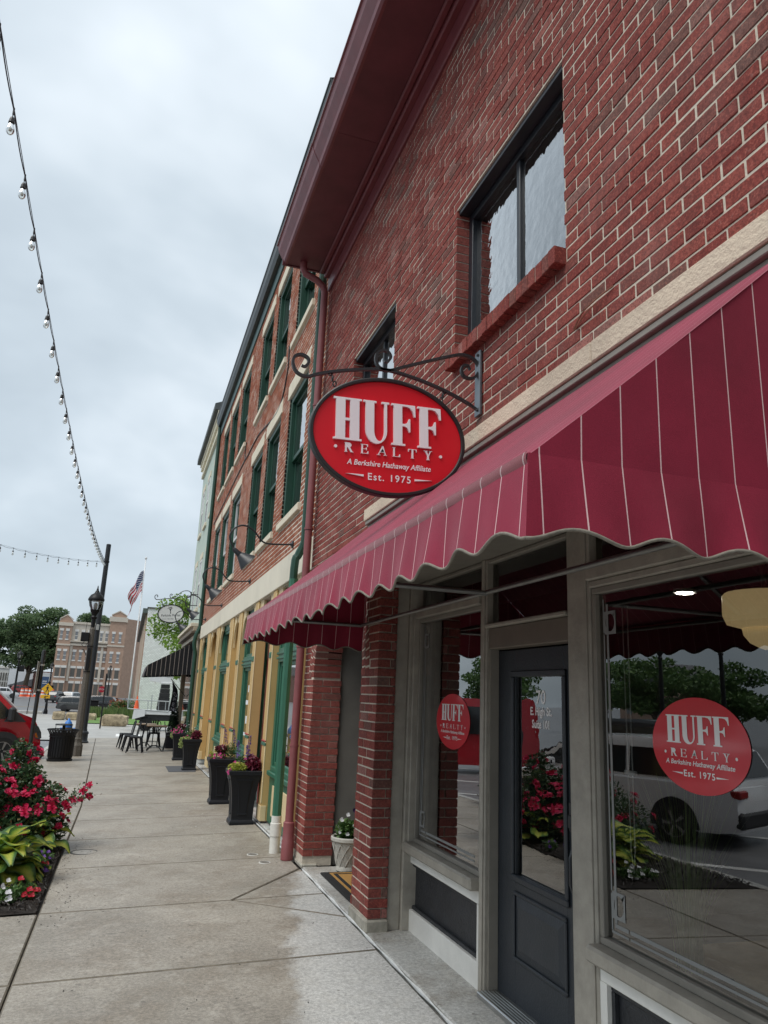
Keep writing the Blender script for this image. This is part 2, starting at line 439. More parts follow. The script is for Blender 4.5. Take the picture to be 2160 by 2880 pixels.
ys = [-60,-10,0,8,18,30,45,60,80,100,120,140,165,260,900]
mb = MB()
for a, b in zip(ys[:-1], ys[1:]):
    xs = [-700,-60,-20,-2.2,12,60,700]
    for x0, x1 in zip(xs[:-1], xs[1:]):
        mb.add([(x0,a,street_z(a)),(x1,a,street_z(a)),(x1,b,street_z(b)),(x0,b,street_z(b))], [(0,1,2,3)])
g = mb.build('street', ASPH); tag(g, kind='structure')
# joint bed just under the slabs
mb = MB(); yy = [-4,8,18,33.4]
for a, b in zip(yy[:-1], yy[1:]):
    mb.add([(-2.1,a,gz(-2.1,a)-.03),(2.3,a,gz(2.3,a)-.03),(2.3,b,gz(2.3,b)-.03),(-2.1,b,gz(-2.1,b)-.03)], [(0,1,2,3)])
walk = mb.build('sidewalk', JOINT); tag(walk, kind='structure')
def slab(poly, name='slab', mat=CON, th=.07, ch=.010, parent=walk, dz=0.0):
    """bevelled slab polygon (x,y), counter-clockwise"""
    n = len(poly); cx = sum(p[0] for p in poly)/n; cy = sum(p[1] for p in poly)/n
    def inset(d):
        r = []
        for i in range(n):
            p0 = Vector(poly[i-1]); p1 = Vector(poly[i]); p2 = Vector(poly[(i+1) % n])
            e1 = (p1-p0).normalized(); e2 = (p2-p1).normalized()
            n1_ = Vector((-e1.y, e1.x)); n2_ = Vector((-e2.y, e2.x))
            b = (n1_+n2_); k = d/max(.35, (1+n1_.dot(n2_)))
            r.append(p1+b*k)
        return r
    A = inset(.0045); B = inset(.0045+ch)
    V = [(p.x,p.y,gz(p.x,p.y)+dz-th) for p in A]+[(p.x,p.y,gz(p.x,p.y)+dz-ch*.7) for p in A]+[(p.x,p.y,gz(p.x,p.y)+dz) for p in B]
    F = [(i,(i+1) % n,n+(i+1) % n,n+i) for i in range(n)]+[(n+i,n+(i+1) % n,2*n+(i+1) % n,2*n+i) for i in range(n)]+[tuple(range(2*n,3*n))]
    o = MB().add(V, F).build(name, mat, parent)
    if name == 'slab':
        o.data.materials.append(EDGE)
        for i in range(2*n): o.data.polygons[i].material_index = 1
    return o
JY = [-4,-2.4,-.8,.8,2.3,3.76,5.22,6.68,8.18,9.70,11.12,12.54,13.9,15.2,16.85,18.3,19.8,21.3,22.8,24.3,25.8,27.3,28.8,30.3,31.8,33.3]
def jx(y): return -.44 if y < 12.6 else -.44-.025*(y-12.6)
for a, b in zip(JY[:-1], JY[1:]):
    if a == 5.22:
        slab([(jx(a),a),(1.78,a),(1.78,5.98),(1.0,6.68),(jx(b),b)]); slab([(1.78,5.985),(1.78,6.68),(1.0,6.68)])
    elif a == 6.68:
        slab([(jx(a),a),(1.0,a),(1.77,7.63),(1.77,b),(jx(b),b)]); slab([(1.0,a),(1.78,a),(1.78,7.62)])
    else:
        slab([(jx(a),a),(1.775,a),(1.775,b),(jx(b),b)])
    if b <= 6.7 or a >= 9.6:
        slab([(-2.1,a),(jx(a),a),(jx(b),b),(-2.1,b)])
# concrete apron under the shop fronts, caulked to the walk
for a, b in ((-4,5.4),(5.4,7.66)):
    slab([(1.80,a),(2.35,a),(2.35,b),(1.80,b)], 'apron', CON2, dz=.004)
slab([(1.80,8.4),(2.3,8.4),(2.3,21.7),(1.80,21.7)], 'apron', CON2, dz=.03)
slab([(2.1,6.0),(3.5,6.0),(3.5,7.66),(2.36,7.66)], 'apron', CON2, dz=.002)
mb = MB(); mb.tube([(1.787,y,gz(1.787,y)+.001+.002*math.sin(y*9)) for y in np.arange(-2,7.64,.12)], [.008+.004*math.sin(y*13) for y in np.arange(-2,7.64,.12)], 5)
mb.build('caulk_line', CAULK, walk)
mb = MB(); mb.tube([(1.787,y,gz(1.787,y)+.003) for y in np.arange(8.4,21,.5)], .008, 5); mb.build('caulk_line', CAULK, walk)
# kerb
mb = MB()
for a, b in ((-4,8),(8,18),(18,33.4)):
    V = []
    for y in (a, b):
        t_ = gz(-2.1, y)
        V += [(-2.27,y,t_-.3),(-2.27,y,t_-.02),(-2.25,y,t_),(-2.105,y,t_+.001),(-2.105,y,t_-.3)]
    mb.add(V, [(0,1,6,5),(1,2,7,6),(2,3,8,7),(3,4,9,8),(0,4,3,2,1),(5,6,7,8,9)])
kb = mb.build('kerb', CON2); tag(kb, kind='structure')
# painted parking bays
PAINT = M('road_paint', (.62,.62,.6), .5, var=.2, scale=5, dirt=.5)
mb = MB()
for y in (-2.5,1.2,4.9,8.6,12.3,16.0,19.7,25.0):
    d = Vector((-.78,-.62)); q = Vector((.05,-.06)); p0 = Vector((-2.5,y)); p1 = p0+d*5.2
    for k in (0,):
        mb.add([(p0.x+q.x,p0.y+q.y,street_z(p0.y)+.006),(p0.x-q.x,p0.y-q.y,street_z(p0.y)+.006),(p1.x-q.x,p1.y-q.y,street_z(p1.y)+.007),(p1.x+q.x,p1.y+q.y,street_z(p1.y)+.007)], [(0,1,2,3)])
pk = mb.build('parking_lines', PAINT); tag(pk, kind='structure')
# far paving: plaza, crosswalk ramp, lawn, cross street markings
def sheet(name, pts, mat, dz, kind='structure'):
    o = MB().add([(x,y,street_z(y)+dz) for x, y in pts], [tuple(range(len(pts)))]).build(name, mat); tag(o, kind=kind); return o
PLZ = M('plaza_concrete', (.36,.35,.325), .42, var=.15, scale=.8, dirt=.35)
mb = MB()
for a, b in ((33.4,45),(45,60),(60,80)):
    mb.add([(-9,a,street_z(a)+.05),(14,a,street_z(a)+.05),(14,b,street_z(b)+.05),(-9,b,street_z(b)+.05)], [(0,1,2,3)])
o = mb.build('plaza', PLZ); tag(o, kind='structure')
GR = leaf_mat('lawn_green', [(0,(.05,.11,.02)),(.5,(.09,.19,.035)),(1,(.13,.24,.05))])
LW = M('lawn_base', (.10,.2,.035), .8, var=.3, scale=3)
o = MB().add([(-2.4,55,street_z(55)+.1),(9,55,street_z(55)+.1),(9,79,street_z(79)+.12),(-2.4,79,street_z(79)+.12)], [(0,1,2,3)]).build('lawn', LW); tag(o, kind='structure')
# ramp pad (pale, tactile)
o = MB(); o.box(-.25,.85,37.6,39.5,gz(0,38)-.4,street_z(39)+.075,.01)
o = o.build('ramp_pad', M('ramp_white', (.72,.72,.7), .6, var=.08)); tag(o, kind='structure')
# yellow centre line and stop line on the far street
YL = M('yellow_paint', (.55,.36,.06), .6, var=.2, scale=2, dirt=.5)
mb = MB()
mb.add([(-40,96,street_z(96)+.02),(-6,112,street_z(112)+.02),(-6,112.35,street_z(112.35)+.02),(-40,96.35,street_z(96.35)+.02)], [(0,1,2,3)])
o = mb.build('centre_line', YL); tag(o, kind='structure')
# long low kerb wall on the far side of the crossing
mb = MB(); mb.box(-10.5,-7.4,80,80.5,street_z(80)-.3,street_z(80)+.33,.03)
o = mb.build('low_wall', CON2); tag(o, 'low pale concrete kerb wall beside the crossing lamp post', 'wall')
# ================================================================== RED BRICK BUILDING WITH THE SHOP FRONT
bA = thing('brick_building', 'two-storey red brick building with maroon eaves and grey shop front', 'building', (2.1, 3.5, 0))
MORT = M('mortar', (.56,.50,.41), .95, var=.16, scale=40, bmp=.4, bscale=150)
BRK = brick_mat('red_brick', [(0,(.19,.042,.036)),(.3,(.235,.056,.046)),(.55,(.27,.072,.058)),(.8,(.21,.058,.05)),(.9,(.165,.07,.058)),(.95,(.16,.10,.085)),(.975,(.33,.15,.13)),(1,(.28,.075,.06))])
MAROON = M('maroon_metal', (.165,.036,.043), .42, var=.14, scale=4, spec=.5, dirt=.25)
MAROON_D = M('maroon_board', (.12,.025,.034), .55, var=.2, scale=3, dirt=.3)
STONE = M('cut_stone', (.62,.52,.40), .85, var=.12, scale=3, bmp=.9, bscale=45, dirt=.3)
CH, BL, BH = .0677, .193, .0575          # course height, brick length, brick height
BX = 1.806
WIN = [(2.85,4.21,3.83,4.945),(5.50,6.77,3.83,4.945)]
AY, AZ, AR = 6.85, 1.79, .85             # arch centre, springing, radius
bricks = []                               # (x0,x1,y0,y1,z0,z1,face)
rng = random.Random(3)
def run(y0, y1, z, off, x0=BX, dep=.1):
    """running bond between y0 and y1 on the street face"""
    k = math.floor((y0-off)/(BL+.0103)); y = off+k*(BL+.0103)
    while y < y1:
        a, b = max(y, y0), min(y+BL, y1)
        if b-a > .018:
            j = rng.uniform(-.0025,.0025)
            bricks.append((x0+j, x0+dep, a, b, z+rng.uniform(-.001,.001), z+BH, 'X'))
        y += BL+.0103
nrow = int(6.55/CH)
for r in range(nrow):
    z = .09+r*CH; zm = z+BH/2; off = (r % 2)*.1017 + rng.uniform(-.004,.004)
    iv = []
    if z > 3.19: iv = [(-1.6,8.13)]
    elif z > 2.95: iv = [(6.02,8.13)]
    else: iv = [(5.57 if r % 2 == 0 else 5.672, 8.13)]
    def cut(iv, a, b):
        o = []
        for p, q in iv:
            if b <= p or a >= q: o.append((p,q)); continue
            if p < a: o.append((p,a))
            if b < q: o.append((b,q))
        return o
    for (a, b, z0, z1) in WIN:
        if z > z0-.112 and z < z1: iv = cut(iv, a, b)
    if z < AZ: iv = cut(iv, AY-AR, AY+AR+(0 if r % 2 == 0 else .102))
    else:
        h2 = (AR+.215)**2-(zm-AZ)**2
        if h2 > 0: h = math.sqrt(h2); iv = cut(iv, AY-h, AY+h)
    for p, q in iv: run(p, q, z, p if 7.6 < p < 7.9 or 5.5 < p < 5.7 else off)
    # returns facing the camera: near pier and far pier
    if z < 2.95:
        if r % 2 == 0: bricks.append((1.916,1.955,5.572,5.66,z,z+BH,'Y'))
        else:
            bricks.append((BX+rng.uniform(-.002,.002),1.955,5.57+rng.uniform(-.002,.002),5.662,z,z+BH,'Y'))
    if z < AZ-.02:
        x = 1.916 if r % 2 == 0 else BX
        Ls = [.185] if r % 2 == 0 else [.193,.092]
        for L in Ls:
            bricks.append((x,x+L,AY+AR+rng.uniform(-.002,.002),AY+AR+.09,z,z+BH,'Y')); x += L+.01
        # back of near pier's arch side
        x = 1.916
        for L in ([.04]): bricks.append((x,x+L,AY-AR-.09,AY-AR,z,z+BH,'Y'))
# rowlock sills under the windows
sills = []
for (a, b, z0, z1) in WIN:
    n = int(round((b-a+.02)/.0677)); w_ = (b-a+.02)/n
    for i in range(n):
        y = a-.01+i*w_
        sills.append((1.745+rng.uniform(-.004,.004),1.92,y+.004,y+w_-.004,z0-.105,z0-.012,'X'))
wallA = MB()
wallA.box(BX+.004,BX+.3,-1.6,WIN[0][0]-.004,3.05,6.95)
wallA.box(BX+.004,BX+.3,WIN[0][0]-.004,WIN[0][1]+.004,3.05,WIN[0][2]-.016); wallA.box(BX+.004,BX+.3,WIN[0][0]-.004,WIN[0][1]+.004,WIN[0][3]+.006,6.95)
wallA.box(BX+.004,BX+.3,WIN[0][1]+.004,WIN[1][0]-.004,3.05,6.95)
wallA.box(BX+.004,BX+.3,WIN[1][0]-.004,WIN[1][1]+.004,3.05,WIN[1][2]-.016); wallA.box(BX+.004,BX+.3,WIN[1][0]-.004,WIN[1][1]+.004,WIN[1][3]+.006,6.95)
wallA.box(BX+.004,BX+.3,WIN[1][1]+.004,8.12,3.05,6.95)
# lower wall around the arch (polygon Y-Z extruded in X)
pa = [(6.02,3.05),(5.585,3.05),(5.585,.08),(AY-AR-.012,.08)] + [(AY-(AR+.012)*math.cos(R(q)), AZ+(AR+.012)*math.sin(R(q))) for q in range(0,181,10)] + [(AY+AR+.012,.0),(8.12,.0),(8.12,3.05)]
wallA.prism(pa, lambda u, v: (BX+.004,u,v), lambda u, v: (1.945,u,v))
wallA.box(1.945,2.10,AY+AR+.012,8.12,0,3.05)          # far pier is deeper
for (a, b, z0, z1) in WIN: wallA.box(1.752,BX+.003,a-.004,b+.004,z0-.098,z0-.018)
wallA = wallA.build('wall', MORT, bA)
# arch ring of two rings of headers
vs_ = MB()
for ring in (0,1):
    r0 = AR+ring*.107; n = 40 if ring == 0 else 45
    for i in range(n):
        a0 = R(180*i/n+.5); a1 = R(180*(i+1)/n-.5); r1 = r0+.098
        P = [(AY-r0*math.cos(a0),AZ+r0*math.sin(a0)),(AY-r0*math.cos(a1),AZ+r0*math.sin(a1)),(AY-r1*math.cos(a1),AZ+r1*math.sin(a1)),(AY-r1*math.cos(a0),AZ+r1*math.sin(a0))]
        dj = rng.uniform(-.003,.003)
        vs_.prism(P, lambda u, v: (BX+dj,u,v), lambda u, v: (1.95 if ring else 2.09,u,v))
vs_.build('arch_bricks', BRK, wallA, kind='stuff')
# choose the bricks that show largest: these are parts of their own, the rest one mesh
cp = Vector((0,0,1.62)); inv = cam.matrix_world.inverted()
def score(b):
    c = Vector(((b[0]+b[1])/2,(b[2]+b[3])/2,(b[4]+b[5])/2)); 
    if b[6] == 'X': c.x = b[0]; A = (b[3]-b[2])*(b[5]-b[4]); nrm = Vector((-1,0,0))
    else: c.y = b[2]; A = (b[1]-b[0])*(b[5]-b[4]); nrm = Vector((0,-1,0))
    d = c-cp; q = inv @ c
    u = q.x/-q.z*2100; v = q.y/-q.z*2100
    if q.z > 0 or abs(u) > 1090 or abs(v) > 1450: return 0
    if b[6] == 'X' and c.z < 3.19 and c.y < 6.0 and c.z > 2.0: return 0
    return A*abs(nrm.dot(d.normalized()))/d.length_squared
allb = sorted(bricks+sills, key=score, reverse=True)
def brick_unit(face):
    mb = MB(); mb.box(0,1,0,1,0,1)
    return mb
def brick_mesh(lx, ly, lz, c=.0025):
    mb = MB(); mb.box(0,lx,0,ly,0,lz,c)
    me = bpy.data.meshes.new('brick'); me.from_pydata(mb.v, [], mb.f); me.materials.append(BRK); return me
cache = {}
for b in allb[:300]:
    d = (round(b[1]-b[0],2), round(b[3]-b[2],2), round(b[5]-b[4],3))
    if d not in cache: cache[d] = brick_mesh(b[1]-b[0], b[3]-b[2], b[5]-b[4])
    o = bpy.data.objects.new('brick', cache[d]); C.objects.link(o); o.parent = wallA
    o.location = Vector((b[0],b[2],b[4]))-WO[bA.name]
def brick_np(lst, c=.0025):
    A = np.array([[b[0],b[1],b[2],b[3],b[4],b[5]] for b in lst]); n = len(A); isX = np.array([b[6] == 'X' for b in lst])
    V = np.zeros((n,12,3))
    # X-facing: depth axis x
    lo = A[:,[0,2,4]]; hi = A[:,[1,3,5]]
    for k,(u,v) in enumerate(((0,0),(1,0),(1,1),(0,1))):
        for lay in range(3):
            ins = c if lay == 2 else 0.0
            dep = (1.0,None,0.0)[lay]
            # X faces
            x = np.where(lay == 0, hi[:,0], np.where(lay == 1, lo[:,0]+c, lo[:,0]))
            y = (lo[:,1]+ins) if u == 0 else (hi[:,1]-ins)
            z = (lo[:,2]+ins) if v == 0 else (hi[:,2]-ins)
            y2 = np.where(lay == 0, hi[:,1], np.where(lay == 1, lo[:,1]+c, lo[:,1]))
            x2 = (hi[:,0]-ins) if u == 0 else (lo[:,0]+ins)
            V[:,lay*4+k,0] = np.where(isX, x, x2); V[:,lay*4+k,1] = np.where(isX, y, y2); V[:,lay*4+k,2] = z
    f = []
    for k in range(4):
        k2 = (k+1) % 4
        f += [(k2,k,4+k,4+k2),(4+k2,4+k,8+k,8+k2)]
    f.append((8,11,10,9))
    F = (np.array(f)[None]+(np.arange(n)*12)[:,None,None]).reshape(-1,4)
    return V.reshape(-1,3), F
V, F = brick_np(allb[300:]); np_mesh('more_bricks', V, F, BRK, wallA, 'stuff')
# pier feet, stone band
mb = MB(); mb.box(1.79,1.965,5.555,6.0,-.02,.082,.012); mb.build('pier_foot', M('worn_concrete', (.33,.31,.26), .9, var=.3, scale=12, bmp=.6, bscale=40), bA)
mb = MB(); mb.box(1.795,1.96,7.69,8.13,-.02,.02,.01); mb.build('pier_foot', MC['worn_concrete'], bA)
yb = [-1.6,1.0,2.6,4.25,6.02]
for a, b in zip(yb[:-1], yb[1:]):
    mb = MB(); mb.box(1.765,1.9,a+.003,b-.003,3.085,3.19,.006); mb.build('stone_band', STONE, bA)
GREY = M('grey_paint', (.33,.305,.26), .55, var=.16, scale=9, bmp=.35, bscale=35, dirt=.4)
GREYD = M('grey_trim', (.24,.222,.19), .55, var=.12, scale=5, bmp=.2, bscale=25, dirt=.3)
WHITEP = M('white_paint', (.7,.69,.65), .5, var=.06, scale=4, bmp=.35, bscale=30, dirt=.25)
BLACKP = M('black_panel', (.02,.022,.026), .42, var=.3, scale=14, bmp=.5, bscale=55)
mb = MB(); mb.box(1.775,1.95,-1.6,6.0,3.05,3.08,.004); mb.box(1.80,1.95,-1.6,6.0,2.96,3.049,.004); mb.build('awning_flashing', GREYD, bA)
mb = MB(); mb.box(1.83,2.2,-1.6,5.57,2.52,2.957); mb.build('shop_fascia', GREYD, bA)
# ---- upper windows
FRAME = M('black_frame', (.017,.02,.026), .35, var=.15, scale=8)
UGL = glass_mat('upper_glass', (.97,.98,.99), wav=.10, wsc=14, refl=3.0)
CURT = M('curtain_cloth', (.33,.34,.36), .8, var=.1, scale=3)
def ripple_glass():
    m, t, p, o = newmat('rippled_window_film')
    mp = t.nodes.new('ShaderNodeMapping'); mp.inputs['Scale'].default_value = (1,2.0,.65); mp.inputs['Rotation'].default_value = (R(25),0,0); t.links.new(pos(t), mp.inputs[0])
    h = noise(t, 17, 2, .45, mp.outputs[0], 1.6)
    p.inputs['Base Color'].default_value = (.72,.74,.76,1); p.inputs['Roughness'].default_value = .2; p.inputs['Specular IOR Level'].default_value = .9
    p.inputs['Metallic'].default_value = .75
    bump(t, p, h, .7, .03)
    return m
RIP = ripple_glass()
for wi, (a, b, z0, z1) in enumerate(WIN):
    wn = MB()
    fx0, fx1 = 1.90, 1.97
    wn.box(fx0,fx1,a,b,z1-.075,z1,.004); wn.box(fx0,fx1,a,b,z0-.01,z0+.045,.004); wn.box(fx0,fx1,a,a+.05,z0+.045,z1-.075,.004); wn.box(fx0,fx1,b-.06,b,z0+.045,z1-.075,.004)
    wn.box(fx0+.015,fx1,(a+b)/2-.02,(a+b)/2+.02,z0+.045,z1-.075,.004)
    wo = wn.build('window', FRAME, bA)
    mb = MB(); mb.box(1.822,1.9,a+.002,b-.002,z1-.03,z1+.004,.003); mb.build('head_casing', FRAME, wo)
    for y0, y1 in ((a+.05,(a+b)/2-.02),((a+b)/2+.02,b-.06)):
        mb = MB(); mb.box(1.935,1.94,y0,y1,z0+.045,z1-.075); mb.build('pane', UGL, wo)
    mb = MB(); mb.box(1.965,1.985,a+.02,b-.02,z0,z1-.02); mb.build('window_back', M('window_dark', (.06,.065,.075), .7), wo)
    # rippled film behind each pane
    k = (b-a)
    for y0, y1 in ((a+.06,(a+b)/2-.03),((a+b)/2+.03,b-.06-.17*k*.8)):
        mb = MB(); mb.grid(lambda u, v: (1.958+.002*math.sin(u*9),y0+(y1-y0)*u,z0+.05+(z1-z0-.2)*v), 8, 8); mb.build('window_film', RIP, wo, smooth=True)
# ---- eaves: soffit, frieze, gutter, downspout
for a, b in ((-1.6,.9),(.9,3.34),(3.34,5.78),(5.78,8.13)):
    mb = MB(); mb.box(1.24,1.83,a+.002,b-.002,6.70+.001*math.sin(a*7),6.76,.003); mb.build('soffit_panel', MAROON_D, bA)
for i, (x0, x1, z0, z1) in enumerate(((1.66,1.72,6.665,6.70),(1.72,1.80,6.62,6.70),(1.775,1.82,6.44,6.62))):
    mb = MB(); mb.box(x0,x1,-1.6,8.13,z0-.0005*i,z1,.012); mb.build('frieze_board', MAROON, bA)
gp = [(1.235,6.695),(1.215,6.715),(1.205,6.76),(1.15,6.86),(1.135,6.93),(1.12,6.935),(1.12,6.95),(1.26,6.95),(1.26,6.695)]
for a, b in ((-1.6,6.30),(6.302,8.16)):
    mb = MB(); d = 0 if a < 0 else .004; mb.prism(gp[::-1], lambda u, v: (u-d,a,v), lambda u, v: (u-d,b,v)); mb.build('gutter', MAROON, bA)
mb = MB(); mb.box(1.2,1.83,8.13,8.16,6.69,7.0); mb.build('eave_end', MAROON_D, bA)
mb = MB(); mb.prism([(1.14,6.94),(4.5,8.4),(4.5,8.3),(1.26,6.90)], lambda u, v: (u,-1.6,v), lambda u, v: (u,8.16,v)); mb.build('roof', M('roof_shingle', (.06,.05,.05), .9), bA)
ds = MB(); ds.tube([(1.44,8.02,6.72),(1.44,8.02,6.62),(1.47,8.02,6.56),(1.62,8.02,6.50),(1.70,8.03,6.44),(1.722,8.03,6.36),(1.722,8.03,5.0),(1.722,8.03,3.0),(1.722,8.02,.22)], .043, 12)
for z in (2.12,3.42,4.9,1.1): ds.lathe([(.044,-.012),(.051,-.01),(.051,.01),(.044,.012)], (1.722,8.03,z), 12)
ds.lathe([(.046,.36),(.058,.35),(.058,.19),(.064,.18),(.064,.0)], (1.722,8.02,0), 14)
ds.build('downspout', M('downspout_paint', (.22,.065,.068), .5, var=.1, scale=6, dirt=.2), bA, smooth=True, angle=R(40))
# ---- arched entry recess
PLAS = M('grey_plaster', (.14,.13,.115), .75, var=.12, scale=4, bmp=.35, bscale=9)
mb = MB(); mb.box(2.101,3.5,7.74,7.86,0,3.0); mb.box(3.5,3.6,5.6,7.86,0,3.0); mb.box(1.96,3.6,5.75,7.86,2.9,3.0); mb.box(2.3,3.6,5.66,5.74,0,3.0)
mb.build('entry_plaster', PLAS, bA)
mb = MB(); mb.box(1.96,3.6,7.86,8.12,0,6.9); mb.box(1.96,9.5,8.0,8.13,3.0,6.9); mb.build('party_wall', MORT, bA)
mb = MB(); mb.box(3.44,3.498,6.2,7.2,.02,2.1,.01); mb.build('entry_door', M('entry_door_paint', (.05,.05,.055), .5), bA)

# ---- shop front (frames stand at X = 2.12)
SX = 2.12
def fr(y0, y1, z0, z1, x0=SX, x1=2.2, m=GREY, b=.006, name='frame_member', p=bA):
    mb = MB(); mb.box(x0, x1, y0, y1, z0, z1, b); return mb.build(name, m, p)
fr(5.59,5.82,.0,2.95,1.957,2.06,name='pilaster'); fr(5.56,5.82,0,2.95,2.06,2.2,name='pilaster')
fr(5.535,5.56,.6,2.24,2.085,2.2,name='pilaster')
fr(4.325,4.40,.0,2.52,2.115,2.2,name='post'); fr(4.34,4.385,0,2.52,2.107,2.1148,b=.003,name='post_face')
fr(3.18,3.385,.0,2.52,2.115,2.2,name='post'); fr(3.2,3.365,0,2.52,2.107,2.1148,b=.003,name='post_face')
fr(4.401,5.56,2.235,2.30,2.09,2.2,name='transom_bar'); fr(-1.6,3.179,2.225,2.29,2.09,2.2,name='transom_bar'); fr(-1.6,3.179,2.19,2.224,2.11,2.2,name='transom_bar')
fr(3.386,4.324,1.945,2.075,2.13,2.23,m=M('header_paint', (.15,.125,.10), .55, var=.1),name='door_header'); fr(3.386,4.324,2.076,2.10,2.1,2.2,name='transom_sill')
SGL = glass_mat('shop_glass', (.88,.9,.89), refl=2.2)
DGL = glass_mat('door_glass', (.8,.83,.82), wav=.035, wsc=6, refl=2.2)
TGL = glass_mat('transom_glass', (.5,.52,.52), refl=1.0)
def pane(y0, y1, z0, z1, m, x=2.15, p=bA, name='pane'):
    mb = MB(); mb.add([(x,y0,z0),(x,y1,z0),(x,y1,z1),(x,y0,z1)], [(0,3,2,1)]); return mb.build(name, m, p)
def shopwin(y0, y1, z0, z1, nm='shop_window'):
    mb = MB(); f = .03
    mb.box(2.125,2.19,y0,y1,z1-f,z1,.004); mb.box(2.125,2.19,y0,y0+f,z0+f,z1-f,.004); mb.box(2.125,2.19,y1-f,y1,z0+f,z1-f,.004); mb.box(2.125,2.19,y0,y1,z0,z0+f,.004)
    o = mb.build(nm, GREYD, bA); pane(y0+f,y1-f,z0+f,z1-f,SGL,p=o); return o
w1 = shopwin(4.402,5.535,.602,2.234); wB = shopwin(.55,3.178,.602,2.189); wC = shopwin(-1.6,.30,.602,2.189)
fr(.305,.545,0,2.52,2.07,2.2,name='post')
for (y0, y1) in ((4.402,5.56),(3.387,4.323),(.55,3.178),(-1.6,.30)):
    t_ = fr(y0,y1,2.49,2.518,2.12,2.2,m=GREYD,name='transom_window'); pane(y0,y1,2.30 if not 3.3 < y0 < 3.4 else 2.1,2.49,TGL,2.16,t_)
# sills and bulkheads with black inset panels
for (y0, y1) in ((4.402,5.80),(.55,3.178),(-1.6,.30)):
    mb = MB(); mb.box(2.055,2.2,y0,y1+(.02 if y1 < 4 else 0),.53,.60,.012); mb.build('window_sill', GREY, bA)
    k = MB(); k.box(2.12,2.2,y0,y1,.455,.529,.004); k.box(2.12,2.2,y0,y1,.0,.145,.004); k.box(2.12,2.2,y0,y0+.03,.145,.455); k.box(2.12,2.2,y1-.19 if y1 > 5 else y1-.05,y1,.145,.455)
    ko = k.build('bulkhead', WHITEP, bA)
    a, b = y0+.03, (y1-.19 if y1 > 5 else y1-.05)
    mb = MB(); mb.box(2.165,2.2,a,b,.146,.454); mb.build('inset_panel', BLACKP, ko)
    mb = MB()
    mb.box(2.14,2.166,a,b,.43,.454,.004); mb.box(2.14,2.166,a,b,.146,.17,.004); mb.box(2.14,2.166,a,a+.022,.17,.43,.004); mb.box(2.14,2.166,b-.022,b,.17,.43,.004); mb.build('panel_moulding', BLACKP, ko)
# door
DOORM = M('charcoal_door', (.022,.027,.034), .42, var=.12, scale=6, bmp=.25, bscale=70)
dm = MB(); dx0, dx1, d0, d1 = 2.20, 2.245, 3.40, 4.32
g0, g1, gz0, gz1 = 3.565, 4.105, .685, 1.775
dm.box(dx0,dx1,d0,g0,.03,1.935,.003); dm.box(dx0,dx1,g1,d1,.03,1.935,.003); dm.box(dx0,dx1,g0,g1,gz1,1.935,.003); dm.box(dx0,dx1,g0,g1,.03,gz0,.003)
door = dm.build('door', DOORM, bA)
mb = MB()
for (y0, y1, z0, z1) in ((g0-.03,g1+.03,gz1,gz1+.035),(g0-.03,g1+.03,gz0-.035,gz0),(g0-.03,g0,gz0,gz1),(g1,g1+.03,gz0,gz1)): mb.box(2.182,2.2,y0,y1,z0,z1,.006)
mb.build('glazing_bead', DOORM, door)
pane(g0,g1,gz0,gz1,DGL,2.215,door,'door_glass')
def raised(y0, y1, z0, z1):
    mb = MB()
    for (a, b, c, d) in ((y0,y1,z1-.02,z1),(y0,y1,z0,z0+.02),(y0,y0+.02,z0+.02,z1-.02),(y1-.02,y1,z0+.02,z1-.02)): mb.box(2.186,2.2,a,b,c,d,.005)
    i = .05; V = [(2.199,y0+.02,z0+.02),(2.199,y1-.02,z0+.02),(2.199,y1-.02,z1-.02),(2.199,y0+.02,z1-.02),(2.186,y0+.02+i,z0+.02+i),(2.186,y1-.02-i,z0+.02+i),(2.186,y1-.02-i,z1-.02-i),(2.186,y0+.02+i,z1-.02-i)]
    mb.add(V, [(0,4,5,1),(1,5,6,2),(2,6,7,3),(3,7,4,0),(4,7,6,5)]); mb.build('door_panel', DOORM, door)
raised(3.56,4.115,.25,.60)
mb = MB(); mb.box(2.14,2.2,3.402,3.445,1.02,1.16,.006); mb.box(2.13,2.141,3.41,3.437,1.04,1.10,.003); mb.build('door_lock', FRAME, door)
mb = MB(); mb.tube([(2.2,3.43,.93),(2.15,3.43,.93),(2.14,3.43,.90),(2.14,3.43,.78),(2.15,3.43,.75),(2.2,3.43,.75)], .011, 8); mb.lathe([(.03,-.01),(.03,.012),(.01,.016)], (2.19,3.43,.93), 12, Matrix.Rotation(R(-90),4,'Y')); mb.build('door_handle', FRAME, door, smooth=True, angle=R(40))
mb = MB(); mb.box(2.07,2.26,3.387,4.323,.0,.035,.006)
for i in range(6): mb.box(2.075+i*.02,2.085+i*.02,3.40,4.31,.035,.039)
mb.build('threshold', M('aluminium', (.5,.5,.49), .35, 1, var=.1), bA)
fr(4.312,4.3245,.035,1.944,2.14,2.198,m=GREYD,b=0,name='door_jamb'); fr(3.3855,3.398,.035,1.944,2.14,2.198,m=GREYD,b=0,name='door_jamb')
# ---- room behind the glass
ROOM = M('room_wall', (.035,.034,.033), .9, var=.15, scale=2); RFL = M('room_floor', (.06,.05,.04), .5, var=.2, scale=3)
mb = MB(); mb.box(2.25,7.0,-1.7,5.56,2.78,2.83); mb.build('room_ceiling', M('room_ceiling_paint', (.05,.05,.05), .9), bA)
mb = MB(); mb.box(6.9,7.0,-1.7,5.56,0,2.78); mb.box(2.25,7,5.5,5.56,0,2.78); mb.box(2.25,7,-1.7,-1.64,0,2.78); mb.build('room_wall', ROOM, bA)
mb = MB(); mb.box(2.25,7.0,-1.7,5.56,-.05,.01); mb.build('room_floor', RFL, bA)
